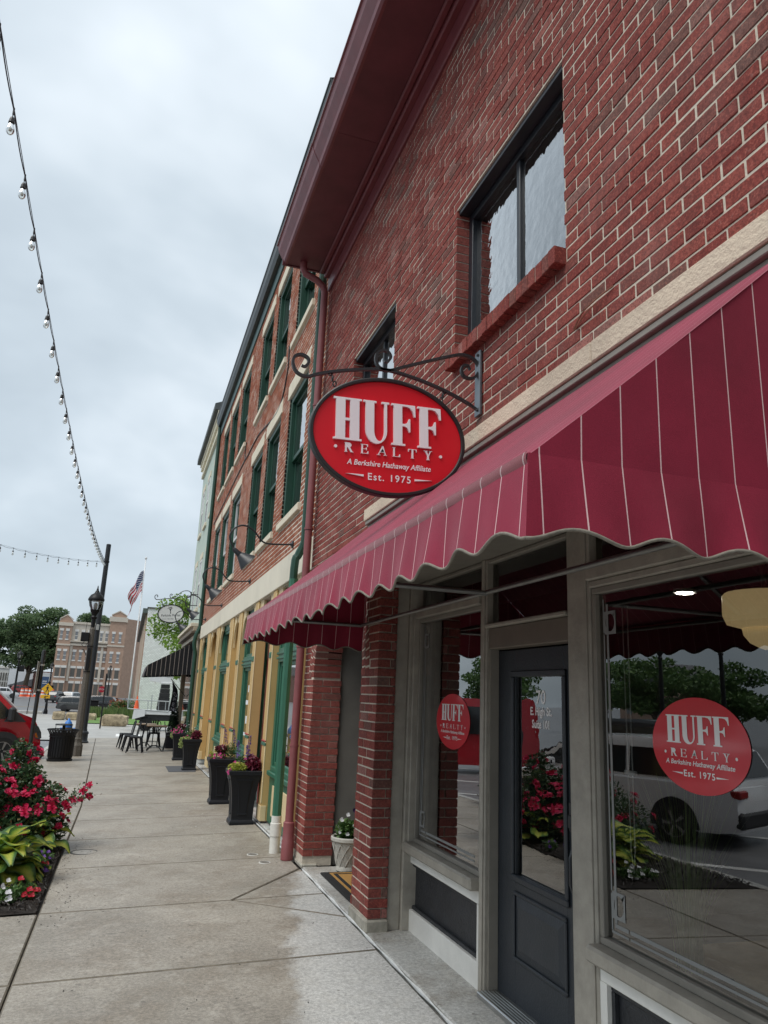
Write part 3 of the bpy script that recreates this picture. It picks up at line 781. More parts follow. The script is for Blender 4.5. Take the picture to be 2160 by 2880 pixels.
# valance board hung inside across the top of the windows
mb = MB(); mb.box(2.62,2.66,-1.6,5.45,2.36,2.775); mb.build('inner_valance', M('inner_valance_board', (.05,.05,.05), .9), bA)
# frosted line work on the glass
FROST = M('frosted_vinyl', (.23,.235,.23), .6, var=.05)
def flat(mb, y0, y1, z0, z1, x): mb.add([(x,y0,z0),(x,y1,z0),(x,y1,z1),(x,y0,z1)], [(0,3,2,1)])
def corner_lines(y0, y1, z0, z1, po):
    mb = MB(); x = 2.1485
    for d, wd in ((.03,.010),(.055,.016)):
        flat(mb,y0+.1,y1-.16,z0+d,z0+d+wd,x); flat(mb,y1-d-wd,y1-d,z0+.2,z1-.2,x)
        flat(mb,y1-.15,y1-d,z0+d-.0005,z0+d+wd-.0005,x-.0003); flat(mb,y1-d-wd,y1-d,z0+d+wd+.002,z0+.19,x-.0006)
        flat(mb,y1-d-wd,y1-d,z1-.19,z1-d,x-.0006)
    for zc in (z0+.145,z1-.145):
        P = [(y1-.085-.045,zc-.055),(y1-.085+.045,zc-.055),(y1-.085+.045,zc+.055),(y1-.085-.045,zc+.055)]
        C_ = [(y1-.085+.035*math.cos(R(q)),zc+.042*math.sin(R(q))) for q in range(-135,226,20)]
        mb.add([(x-.001,u,v) for u, v in P+C_], [(0,1)+tuple(4+i for i in range(4,-1,-1)),(1,2)+tuple(4+i for i in range(9,3,-1)),(2,3)+tuple(4+i for i in range(14,8,-1)),(3,0)+tuple(4+i for i in range(18,12,-1))])
    mb.build('frosted_lines', FROST, po)
corner_lines(.58,3.148,.632,2.159,wB); corner_lines(4.432,5.505,.632,2.204,w1)
# round red decals with lettering
RED = M('decal_red', (.60,.007,.02), .4, var=.06, coat=1); DWHITE = M('decal_white', (.85,.83,.82), .5, var=.03, coat=1)
def decal(yc, zc, ry, rz, po):
    mb = MB(); x = 2.147
    mb.add([(x,yc+ry*math.cos(R(q)),zc+rz*math.sin(R(q))) for q in range(0,360,6)], [tuple(range(60))]); d = mb.build('red_decal', RED, po)
    mb = MB(); fn = lambda u, v, k=0: (x-.0015, yc-u*ry, zc+v*rz)
    put_glyphs(mb, 'HUFF', -.66, .64, .02, .60, fn, 0, gap=.02)
    put_glyphs(mb, 'REALTY', -.58, .62, -.27, .17, fn, 0, gap=.4, st=.12)
    for u in (-.7,.74): mb.add([fn(u+.025*math.cos(R(q)),-.19+.035*math.sin(R(q))) for q in range(0,360,45)], [tuple(range(8))])
    put_text(mb, 'A Berkshire Hathaway Affiliate', .112, lambda u, v: fn(u, -.43+v*1.3), shear=.2, offset=.002)
    put_text(mb, 'Est. 1975', .15, lambda u, v: fn(u, -.66+v*1.25), spacing=1.15, offset=.003)
    for s_ in (-1,1): mb.add([fn(s_*.34,-.63),fn(s_*.34,-.59),fn(s_*.58,-.6)], [(0,1,2)])
    mb.build('decal_lettering', DWHITE, po)
decal(2.512,1.49,.272,.183,wB); decal(4.905,1.484,.285,.184,w1)
mb = MB(); x = 2.2135
put_text(mb, '70', .105, lambda u, v: (x,3.83-u*1.0,1.625+v), spacing=1.05, offset=.002); put_text(mb, 'E. High St.', .062, lambda u, v: (x,3.83-u*.92,1.562+v), offset=.0016); put_text(mb, 'Suite 101', .062, lambda u, v: (x,3.83-u*.85,1.492+v), offset=.0016)
mb.build('door_lettering', DWHITE, door)
# things inside the shop
LIT = emis('downlight_disc', (1,.93,.8), 30)
t_ = thing('recessed_downlight', 'small round lit downlight in the shop ceiling behind the big window', 'ceiling light', (3.3,3.9,2.36))
mb = MB(); mb.lathe([(.05,.0),(.05,.006)], (3.3,3.9,2.345), 20); mb.build('lens', LIT, t_); mb = MB(); mb.lathe([(.051,0),(.07,.0),(.07,.02),(.051,.02)], (3.3,3.9,2.35), 20, cap=False); mb.build('trim_ring', WHITEP, t_)
mb = MB(); mb.box(3.23,3.37,3.83,3.97,2.371,2.775); mb.build('housing', ROOM, t_)
CREAM = M('cream_glass', (.75,.60,.32), .35, var=.12, scale=12)
_t = CREAM.node_tree; _p = [n for n in _t.nodes if n.type == 'BSDF_PRINCIPLED'][0]; _p.inputs['Emission Color'].default_value = (1,.72,.34,1); _p.inputs['Emission Strength'].default_value = .12
pl = thing('pendant_lamp', 'cream ribbed glass pendant lamp hanging behind the shop window', 'pendant lamp', (2.75,2.72,2.0))
mb = MB(); n = 48; prof_ = [(.05,2.17),(.165,2.165),(.178,2.15),(.18,2.06),(.165,2.02),(.10,2.0)]
V = []; 
for (r_, z_) in prof_:
    for k in range(n): q = 2*math.pi*k/n; rr_ = r_*(1+.03*abs(math.cos(q*10))); V.append((2.75+rr_*math.cos(q),2.72+rr_*math.sin(q),z_))
mb.add(V, [(i*n+k,i*n+(k+1) % n,(i+1)*n+(k+1) % n,(i+1)*n+k) for i in range(len(prof_)-1) for k in range(n)]); mb.build('shade', CREAM, pl, smooth=True)
mb = MB(); mb.lathe([(.105,2.0),(.10,1.97),(.075,1.935),(.04,1.915),(.015,1.905)], (2.75,2.72,0), 24); mb.build('bowl', CREAM, pl, smooth=True)
mb = MB(); mb.lathe([(.012,1.905),(.012,1.89),(.004,1.88)], (2.75,2.72,0), 10); mb.tube([(2.75,2.72,2.17),(2.75,2.72,2.78)], .012, 8); mb.build('stem', FRAME, pl)
dk = thing('desk', 'pale wooden desk with rounded edge inside the shop window', 'desk', (2.8,2.6,0))
WOODL = M('desk_wood', (.5,.36,.2), .4, var=.2, scale=8)
mb = MB(); mb.box(2.78,3.5,2.3,3.5,.40,.47,.025); mb.build('desktop', WOODL, dk)
for x_, y_ in ((2.83,2.36),(3.45,2.36),(2.83,3.44),(3.45,3.44)):
    mb = MB(); mb.box(x_-.03,x_+.03,y_-.03,y_+.03,.01,.40,.005); mb.build('leg', WOODL, dk)
# ornamental grass in a pot behind the glass
gp_ = thing('grass_plant', 'tall spray of ornamental grass standing behind the big shop window', 'plant', (2.72,3.05,0))
GRS = leaf_mat('grass_blade', [(0,(.16,.27,.08)),(.5,(.27,.4,.13)),(1,(.42,.54,.24))])
mb = MB(); rg = random.Random(5)
for i in range(190):
    a = rg.uniform(0,6.28); L = rg.uniform(.5,.92); sp_ = rg.uniform(.05,.34); w_ = rg.uniform(.003,.006); b0 = Vector((2.6+.06*math.cos(a)*rg.random(),3.17+.07*math.sin(a)*rg.random(),.46)); dr = Vector((math.cos(a)*.6,math.sin(a),0)); sd_ = Vector((-dr.y,dr.x,0))
    P = [b0+dr*(sp_*(q/5)**1.8)+Vector((0,0,L*(q/5)*(1-.25*sp_*(q/5)))) for q in range(6)]
    V = []; 
    for q, p_ in enumerate(P): V += [p_-sd_*w_*(1-q/5.3), p_+sd_*w_*(1-q/5.3)]
    mb.add(V, [(2*q,2*q+1,2*q+3,2*q+2) for q in range(5)])
mb.build('blades', GRS, gp_)
mb = MB(); mb.box(2.5,2.72,3.02,3.32,.01,.47,.01); mb.build('pot', M('dark_pot', (.02,.02,.02), .5), gp_)
# bead chain of the roller blind
bc = thing('blind_chain', 'looped bead chain hanging at the left edge of the shop window', 'chain', (2.3,3.1,.9))
mb = MB(); mb.tube([(2.26,3.12,2.1),(2.26,3.115,1.0),(2.26,3.10,.9),(2.26,3.085,1.0),(2.26,3.08,2.1)], .003, 5); mb.build('beads', M('chain_white', (.6,.6,.58), .5), bc)
mb = MB(); mb.box(2.252,2.27,3.06,3.14,1.32,1.34,.003); mb.build('clip', MC['chain_white'], bc)

# ================================================================== MAROON AWNING
def stripe_mat(name, base, line, axis, period, width, rough=.75, sheen=.6, off=0.0, var=.1):
    m, t, p, o = newmat(name)
    s = t.nodes.new('ShaderNodeSeparateXYZ'); t.links.new(pos(t), s.inputs[0])
    q = math_(t, 'FRACT', math_(t, 'ADD', math_(t, 'DIVIDE', s.outputs[axis], period), off))
    q = math_(t, 'LESS_THAN', q, width/period)
    f = noise(t, 3, 5, .6); c = ramp(t, f, [(.3, sc_col(base, 1-var)), (.7, sc_col(base, 1+var))])
    wv = noise(t, 420, 2, .6); c = mixc(t, .25, c, ramp(t, wv, [(.3,(.3,.3,.3)),(.7,(.75,.75,.75))]), 'OVERLAY')
    st = noise(t, 1.1, 6, .68); c = mixc(t, ramp(t, st, [(.45, (0,0,0)), (.7, (.45,.45,.45))]), c, sc_col(base, .55))
    c = mixc(t, ramp(t, noise(t, 2.4, 5, .6), [(.55, (0,0,0)), (.8, (.3,.3,.3))]), c, tuple(min(1, x*1.25+.03) for x in base))
    c = mixc(t, q, c, line); t.links.new(c, p.inputs['Base Color']); p.inputs['Roughness'].default_value = rough
    p.inputs['Sheen Weight'].default_value = sheen; p.inputs['Sheen Roughness'].default_value = .4; p.inputs['Sheen Tint'].default_value = (1,.75,.8,1)
    p.inputs['Specular IOR Level'].default_value = .3
    bump(t, p, math_(t, 'ADD', wv, math_(t, 'MULTIPLY', noise(t, 5, 3), 3.0)), .2, .004)
    MC[name] = m; return m
MRF = stripe_mat('maroon_canvas', (.25,.018,.048), (.5,.28,.30), 'Y', .1156, .0045, sheen=.3, var=.2)
MRV = stripe_mat('maroon_canvas_valance', (.25,.014,.042), (.62,.42,.42), 'Y', .1156, .0038, sheen=.2, var=.15)
MRS = stripe_mat('maroon_canvas_side_shaded', (.21,.011,.032), (.62,.42,.42), 'X', .1156, .0038, off=.55, sheen=.12, var=.15)  # same canvas, base darkened to paint in the shade of the ends
aw = thing('shop_awning', 'large maroon striped canvas awning with scalloped edge over the shop front', 'awning', (1.3,3.7,2.2))
AX, AZ0, AY0, AY1 = .84, 2.195, 1.49, 5.93
def sag(u, v): return -.012*math.sin(math.pi*v)*(1-.3*math.cos(u*4*math.pi))
mb = MB(); mb.grid(lambda u, v: (AX+(1.80-AX)*v, AY0+(AY1-AY0)*u, AZ0+(3.03-AZ0)*v+sag(u,v)), 60, 8); mb.build('canopy', MRF, aw, smooth=True)
for y_, d_ in ((AY0,-1),(AY1,1)):
    mb = MB(); mb.grid(lambda u, v: (AX+(1.80-AX)*u, y_+d_*.004*math.sin(u*7)*v, AZ0+(3.03-AZ0)*u*v+sag(0,u)*v), 16, 6); mb.build('side_panel', MRS, aw, smooth=True)
PIP = M('awning_piping', (.19,.17,.14), .8, var=.2, scale=60)
def scal(s_): return 2.0-.016*math.cos(2*math.pi*s_/.2336)+.004*math.sin(s_*5.3)
# front valance
def vf(y, v):
    s_ = y-AY0; zb = scal(s_)
    fold = .005*math.sin(2*math.pi*s_/.2336+1.0+.6*math.sin(s_*2.3))+.006*math.sin(s_*13.7+2*math.sin(s_*3.1))
    k = min(1, s_/.12, (AY1-y)/.12); yy = y + (-.022*v*max(0,1-s_/.2) + .022*v*max(0,1-(AY1-y)/.2))
    return (AX-.006-v*.02+fold*v**1.3*max(0,k), yy, AZ0+.002-(AZ0+.002-zb)*v)
mb = MB(); mb.grid(lambda u, v: vf(AY0+(AY1-AY0)*u, v), 240, 6); mb.build('valance', MRV, aw, smooth=True)
mb = MB(); mb.tube([vf(AY0+(AY1-AY0)*i/240, 1.0) for i in range(241)], .0045, 6); mb.build('piping', PIP, aw, smooth=True)
mb = MB(); mb.grid(lambda u, v: (AX-.0085-.004*math.sin(math.pi*v), AY0+(AY1-AY0)*u, AZ0+.006-.032*v), 60, 3); mb.build('hem_band', stripe_mat('maroon_hem', (.17,.03,.04), (.4,.3,.3), 'Y', .1156, .0055), aw, smooth=True)
for y_, d_ in ((AY0,-1),(AY1,1)):
    def vsd(u, v):
        s_ = u*(1.79-AX); zb = scal(s_)
        fold = .010*math.sin(2*math.pi*s_/.2336)+.006*math.sin(s_*17)
        return (AX+s_-(.006+.02*v)*max(0,1-s_/.2), y_+d_*(.0005+v*.0215)+fold*v**1.3*min(1,s_/.12), AZ0+.002-(AZ0+.002-zb)*v)
    mb = MB(); mb.grid(vsd, 60, 6); mb.build('side_valance', MRS, aw, smooth=True)
    mb = MB(); mb.tube([vsd(i/60,1.0) for i in range(61)], .0045, 6); mb.build('piping', PIP, aw, smooth=True)
GALV = M('galvanised_bar', (.22,.22,.21), .45, .8, var=.15, scale=10)
for nm, P in (('rail',[(1.76,AY0+.02,2.19),(1.76,AY1-.02,2.19)]),('rail',[(AX+.02,AY0+.02,2.175),(AX+.02,AY1-.02,2.175)]),('crossbar',[(AX+.02,3.60,2.185),(1.76,3.60,2.185)]),('crossbar',[(AX+.02,AY0+.03,2.185),(1.76,AY0+.03,2.185)]),('crossbar',[(AX+.02,AY1-.03,2.185),(1.76,AY1-.03,2.185)]),('rafter',[(AX+.02,3.60,2.19),(1.79,3.60,2.93)])):
    mb = MB(); mb.tube(P, .0135, 8); mb.build(nm, GALV, aw, smooth=True, angle=R(50))

# ================================================================== HANGING OVAL SIGN
IRON = M('wrought_iron', (.018,.018,.02), .45, var=.25, scale=30, bmp=.3, bscale=90)
SY = 3.80
sg = thing('hanging_sign', 'red oval shop sign with black rim and white letters on a scrolled iron bracket', 'sign', (1.23,SY,3.05))
def spl(P, k=5):
    Q = []
    for i in range(len(P)-1):
        p0 = Vector(P[max(i-1,0)]); p1 = Vector(P[i]); p2 = Vector(P[i+1]); p3 = Vector(P[min(i+2,len(P)-1)])
        for j in range(k):
            t_ = j/k; Q.append(.5*((2*p1)+(p2-p0)*t_+(2*p0-5*p1+4*p2-p3)*t_*t_+(3*p1-p0-3*p2+p3)*t_**3))
    Q.append(Vector(P[-1])); return Q
low = [(1.798,3.30),(1.712,3.343),(1.566,3.394),(1.397,3.435),(1.223,3.457),(1.111,3.443),(1.032,3.426),(.917,3.396),(.804,3.357),(.745,3.332),(.691,3.346),(.664,3.393),(.67,3.438),(.706,3.457),(.743,3.444),(.751,3.418),(.733,3.39),(.712,3.393)]
upp = [(1.194,3.509),(1.213,3.51),(1.23,3.542),(1.21,3.572),(1.178,3.574),(1.146,3.547),(1.142,3.5),(1.166,3.463),(1.223,3.456),(1.312,3.495),(1.435,3.549),(1.561,3.602),(1.673,3.643),(1.743,3.636),(1.785,3.601),(1.790,3.55),(1.753,3.504),(1.701,3.503),(1.679,3.538),(1.691,3.574),(1.722,3.577),(1.735,3.555)]
def flatbar(mb, P2, wy=.011, wz=.0075):
    P = spl([(a,0,b) for a, b in P2]); V = []
    for i, p in enumerate(P):
        t_ = (P[min(i+1,len(P)-1)]-P[max(i-1,0)]).normalized(); nn = Vector((-t_.z,0,t_.x))
        k = 1.0 if i > 3 and i < len(P)-5 else .8
        for a, b in ((-1,-1),(1,-1),(1,1),(-1,1)): V.append((p.x+nn.x*b*wz*k, SY+a*wy*k, p.z+nn.z*b*wz*k))
    n = len(P); F = [(i*4+q,i*4+(q+1) % 4,(i+1)*4+(q+1) % 4,(i+1)*4+q) for i in range(n-1) for q in range(4)]+[(3,2,1,0),tuple(range(4*n-4,4*n))]
    mb.add(V, F)
br = MB(); flatbar(br, low); br.build('bracket_arm', IRON, sg); br = MB(); flatbar(br, upp); br.build('bracket_scroll', IRON, sg)
mb = MB(); mb.box(1.783,1.800,SY-.035,SY+.035,3.268,3.685,.003); pt = mb.build('wall_plate', M('plate_metal', (.16,.18,.2), .35, .6, var=.1), sg)
for z_ in (3.30,3.655):
    mb = MB(); mb.lathe([(.009,0),(.009,.012),(.004,.014)], (1.786,SY-.012,z_), 8, Matrix.Rotation(R(-90),4,'Y')); mb.build('bolt', IRON, pt)
TH = R(2.4); CXs, CZs = 1.236, 3.047; EA, EB = .462, .348
def sp(u, v, k=0.0):      # sign plane: u right, v up, k towards the viewer
    return (CXs+u*math.cos(TH)-v*math.sin(TH), SY-.022-k, CZs+u*math.sin(TH)+v*math.cos(TH))
el = [(math.cos(R(q)), math.sin(R(q))) for q in range(0,360,4)]
mb = MB(); mb.prism([(EA*.95*c, EB*.94*s_) for c, s_ in el], lambda u, v: sp(u,v,-.034), lambda u, v: sp(u,v,-.004))
bd = mb.build('sign_board', M('sign_red', (.66,.008,.02), .42, var=.05, scale=3, spec=.4), sg)
mb = MB(); n = len(el); V = []
ring = [(1.0,-.038),(1.0,.006),(.985,.010),(.955,.010),(.945,.004),(.945,-.038)]
for (k, d_) in ring:
    for c, s_ in el:
        kk = EA-(1-k)*.42; kb_ = EB-(1-k)*.42; V.append(sp(kk*c, kb_*s_, d_))
m_ = len(ring); mb.add(V, [(i*n+k,i*n+(k+1) % n,((i+1) % m_)*n+(k+1) % n,((i+1) % m_)*n+k) for i in range(m_) for k in range(n)])
mb.build('rim', M('sign_rim', (.016,.016,.017), .45, var=.1), sg)
SWH = M('sign_white', (.86,.86,.87), .4, var=.02)
f3 = lambda u, v, k: sp(u, v, -.004+k)
for ch_, a, b in (('H',-.328,-.166),('U',-.156,-.004),('F',.010,.155),('F',.168,.312)):
    mb = MB(); wd, polys = glyph(ch_, w=.64 if ch_ != 'F' else .6, st=.21)
    for poly in polys:
        P = [(a+u/wd*(b-a), -.048+v*.247) for u, v in poly]; mb.prism(P, lambda u, v: f3(u,v,.0005), lambda u, v: f3(u,v,.014))
    mb.build('letter', SWH, bd)
x_ = -.262
for ch_, wd_ in zip('REALTY', (.048,.044,.054,.044,.05,.052)):
    mb = MB(); wd, polys = glyph(ch_, st=.12)
    for poly in polys:
        P = [(x_+u/wd*wd_, -.115+v*.054) for u, v in poly]; mb.prism(P, lambda u, v: f3(u,v,.0005), lambda u, v: f3(u,v,.008))
    mb.build('letter', SWH, bd); x_ += .0935
mb = MB()
for u0 in (-.312,.309): mb.prism([(u0+.009*math.cos(R(q)),-.088+.009*math.sin(R(q))) for q in range(0,360,30)], lambda u, v: f3(u,v,.0005), lambda u, v: f3(u,v,.008))
put_text(mb, 'A Berkshire Hathaway Affiliate', .0395, lambda u, v: f3(u, -.183+v*1.12, .005), shear=.22, offset=.0006)
put_text(mb, 'Est. 1975', .056, lambda u, v: f3(u, -.262+v, .005), spacing=1.22, offset=.0008)
for s_ in (-1,1): mb.prism([(s_*.15,-.247),(s_*.15,-.235),(s_*.255,-.236)][::s_], lambda u, v: f3(u,v,.0005), lambda u, v: f3(u,v,.006))
mb.build('small_lettering', SWH, bd)
for (a, b) in (((.879,3.378),(.912,3.305)),((1.572,3.388),(1.548,3.318))):
    mb = MB()
    for i in range(3):
        p = Vector((a[0]+(b[0]-a[0])*i/2.4,SY,a[1]+(b[1]-a[1])*i/2.4)); r_ = .016
        mb.tube([(p.x+(r_*math.cos(R(q)) if i % 2 == 0 else 0)*.6, SY+(0 if i % 2 == 0 else r_*.6*math.cos(R(q))), p.z+r_*math.sin(R(q))) for q in range(0,361,40)], .0042, 6)
    mb.build('hanger_chain', IRON, sg, smooth=True)

# ================================================================== ORANGE BRICK BUILDING WITH YELLOW AND GREEN SHOP FRONT
bB = thing('brick_shop_building', 'three-storey orange brick building with green windows and yellow shop front', 'building', (2.1,15,0))
BRB = brick_mat('orange_brick', [(0,(.27,.082,.042)),(.35,(.33,.105,.052)),(.7,(.36,.13,.07)),(.9,(.26,.10,.06)),(1,(.4,.17,.1))], grain=160)
MORB = M('mortar_light', (.66,.6,.51), .95, var=.1, scale=30)
GREEN = M('green_paint', (.028,.125,.075), .42, var=.1, scale=4, spec=.5)
GREEND = M('green_dark', (.008,.05,.03), .45, var=.12, scale=4)
CRM = M('cream_band', (.68,.63,.51), .6, var=.06, scale=2, dirt=.18)
YEL = M('yellow_paint_wall', (.54,.36,.145), .6, var=.06, scale=2, dirt=.15)
YELC = M('cream_trim_and_lit_edge', (.66,.52,.30), .55, var=.05)
LINT = M('lintel_stone', (.66,.6,.47), .75, var=.08, scale=5, dirt=.15)
BAYS = [(9.08,10.35),(11.02,12.26),(12.72,13.98),(15.48,16.86),(17.42,18.78),(19.26,20.46)]
ROWS = [(3.97,5.87),(6.82,8.62)]
bricks = []; r = 0; z = 3.375
while z < 9.05:
    off = 8.15+(r % 2)*.1017; iv = [(8.15,21.74)]
    for z0, z1 in ROWS:
        if z+BH > z0-.11 and z < z1+.235:
            full = (z+BH > z0 and z < z1)
            for a, b in BAYS: iv = cut(iv, a-(0 if full else .09), b+(0 if full else .09))
    for p, q in iv: run(p, q, z, off, 1.806, .08)
    z += CH; r += 1
V, F = brick_np(bricks)
mb = MB(); mb.box(1.8085,2.05,8.15,21.74,2.99,3.86)
zz = [3.86,5.87,6.82,8.62,9.3]
mb.box(1.8085,2.05,8.15,21.74,5.871,6.819); mb.box(1.8085,2.05,8.15,21.74,8.621,9.3)
for z0, z1 in ((3.861,5.87),(6.82,8.62)):
    e_ = [8.15]+[q for b_ in BAYS for q in b_]+[21.74]
    for k in range(0,len(e_),2): mb.box(1.8085,2.05,e_[k],e_[k+1],z0,z1)
wB_ = mb.build('wall', MORB, bB)
ordr = sorted(range(len(bricks)), key=lambda i: score(bricks[i]), reverse=True)
cache = {}
def brick_mesh2(lx, ly, lz, mt, c=.004):
    q = MB(); q.box(0,lx,0,ly,0,lz,c); me = bpy.data.meshes.new('brick'); me.from_pydata(q.v, [], q.f); me.materials.append(mt); return me
for i in ordr[:300]:
    b = bricks[i]; d = (round(b[3]-b[2],2),)
    if d not in cache: cache[d] = brick_mesh2(b[1]-b[0],b[3]-b[2],b[5]-b[4],BRB)
    o = bpy.data.objects.new('brick', cache[d]); C.objects.link(o); o.parent = wB_; o.location = Vector((b[0],b[2],b[4]))-WO[bB.name]
V, F = brick_np([bricks[i] for i in ordr[300:]]); np_mesh('more_bricks', V, F, BRB, wB_, 'stuff')
BGL = glass_mat('green_window_glass', (.35,.38,.38), refl=2.0, wav=.05, wsc=4)
WDK = M('room_dark', (.03,.035,.035), .8); BLIND = M('blind_white', (.62,.64,.66), .6, var=.05)
for ri, (z0, z1) in enumerate(ROWS):
    for bi, (a, b) in enumerate(BAYS):
        white = ri == 0 and bi >= 3
        fm = M('white_sash', (.62,.64,.64), .5, var=.05) if white else GREEND
        mb = MB(); fx = 1.83
        mb.box(fx,2.0,a,a+.07,z0,z1,.004); mb.box(fx,2.0,b-.10,b,z0,z1,.004); mb.box(fx,2.0,a+.07,b-.10,z1-.09,z1,.004); mb.box(fx,2.0,a+.07,b-.10,z0,z0+.08,.004)
        wn = mb.build('window', GREEND, bB)
        zm = (z0+z1)/2-.05
        for (x_, p, q) in ((1.885,zm,z1-.09),(1.93,z0+.08,zm+.04)):
            mb = MB(); mb.box(x_,x_+.04,a+.07,a+.13,p,q,.003); mb.box(x_,x_+.04,b-.16,b-.10,p,q,.003); mb.box(x_,x_+.04,a+.13,b-.16,q-.06,q,.003); mb.box(x_,x_+.04,a+.13,b-.16,p,p+.06,.003); mb.build('sash', fm, wn)
            pane(a+.13,b-.16,p+.06,q-.06,BGL,x_+.02,wn)
        mb = MB(); mb.box(2.02,2.04,a,b,z0,z1); mb.build('room_back', WDK if (bi+ri) % 3 else BLIND, wn)
        mb = MB(); mb.box(1.76,1.95,a-.10,b+.10,z0-.105,z0-.005,.006); mb.build('window_sill', LINT, bB)
        mb = MB(); mb.box(1.79,1.95,a-.09,b+.09,z1+.005,z1+.225,.006); mb.build('lintel', LINT, bB)
# frieze, gutter and roof edge
mb = MB(); mb.box(1.78,1.9,8.15,21.76,9.05,9.33,.005); mb.build('frieze', M('teal_frieze', (.035,.085,.08), .5), bB)
mb = MB(); mb.prism([(1.79,9.33),(1.70,9.33),(1.655,9.42),(1.64,9.56),(1.625,9.57),(1.625,9.6),(1.8,9.6)][::-1], lambda u, v: (u,8.15,v), lambda u, v: (u,21.8,v)); mb.build('gutter', M('dark_gutter', (.02,.026,.026), .4), bB)
mb = MB(); mb.prism([(1.63,9.6),(6,11.4),(6,11.2),(1.8,9.5)], lambda u, v: (u,8.15,v), lambda u, v: (u,21.76,v)); mb.build('roof', MC['roof_shingle'], bB)
mb = MB(); mb.box(2.06,8,8.16,8.3,3,9.3); mb.box(2.06,8,21.5,21.74,0,9.3); mb.build('side_wall', MORB, bB)
mb = MB(); mb.box(1.772,1.95,8.2,21.72,3.0,3.37,.008); mb.build('cream_band', CRM, bB)
# hanging cable
mb = MB(); mb.tube(spl([(1.795,10.7,6.9),(1.795,10.75,6.4),(1.795,11.4,6.05),(1.795,13.4,6.32),(1.795,15.1,6.35),(1.795,15.2,6.75)][::-1]), .011, 5); mb.tube(spl([(1.795,15.1,6.35),(1.795,17.5,6.3),(1.795,21.2,6.2)]), .011, 5); mb.build('wall_cable', IRON, bB)
# pilasters
PIL = [(8.22,8.55),(10.12,10.38),(11.62,11.92),(13.42,13.80),(14.60,15.08),(16.92,17.45),(18.95,19.55),(21.25,21.70)]
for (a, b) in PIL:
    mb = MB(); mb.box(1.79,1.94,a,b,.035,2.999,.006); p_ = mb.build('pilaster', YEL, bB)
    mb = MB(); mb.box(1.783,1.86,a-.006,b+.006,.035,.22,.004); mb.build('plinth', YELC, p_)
    mb = MB(); mb.box(1.7845,1.8,a-.004,a+.03,.25,2.95,.004); mb.build('lit_edge_strip', YELC, p_)  # cream strip paints skylight onto the front edge of the yellow pilaster
    mb = MB(); mb.box(1.778,1.8,a+.06,b-.06,2.08,2.16,.008); mb.build('green_block', GREEN, p_)
    mb = MB(); mb.box(1.778,1.8,a-.006,b+.006,.95,.99,.006); mb.build('green_collar', GREEN, p_)
    mb = MB(); mb.box(1.776,1.8,a-.006,b+.006,1.0,1.02,.006); mb.build('red_collar', M('red_trim', (.35,.03,.03), .5), p_)
def bracket(y, s_):
    P = [(y,3.0),(y,2.42)]+[(y+s_*(.30-.30*math.cos(R(q))), 2.42+.46*math.sin(R(q))) for q in range(0,91,10)]+[(y+s_*.30,3.0)]
    mb = MB(); mb.prism(P if s_ > 0 else P[::-1], lambda u, v: (1.815,u,v), lambda u, v: (1.855,u,v)); mb.build('arch_bracket', YELC, bB)
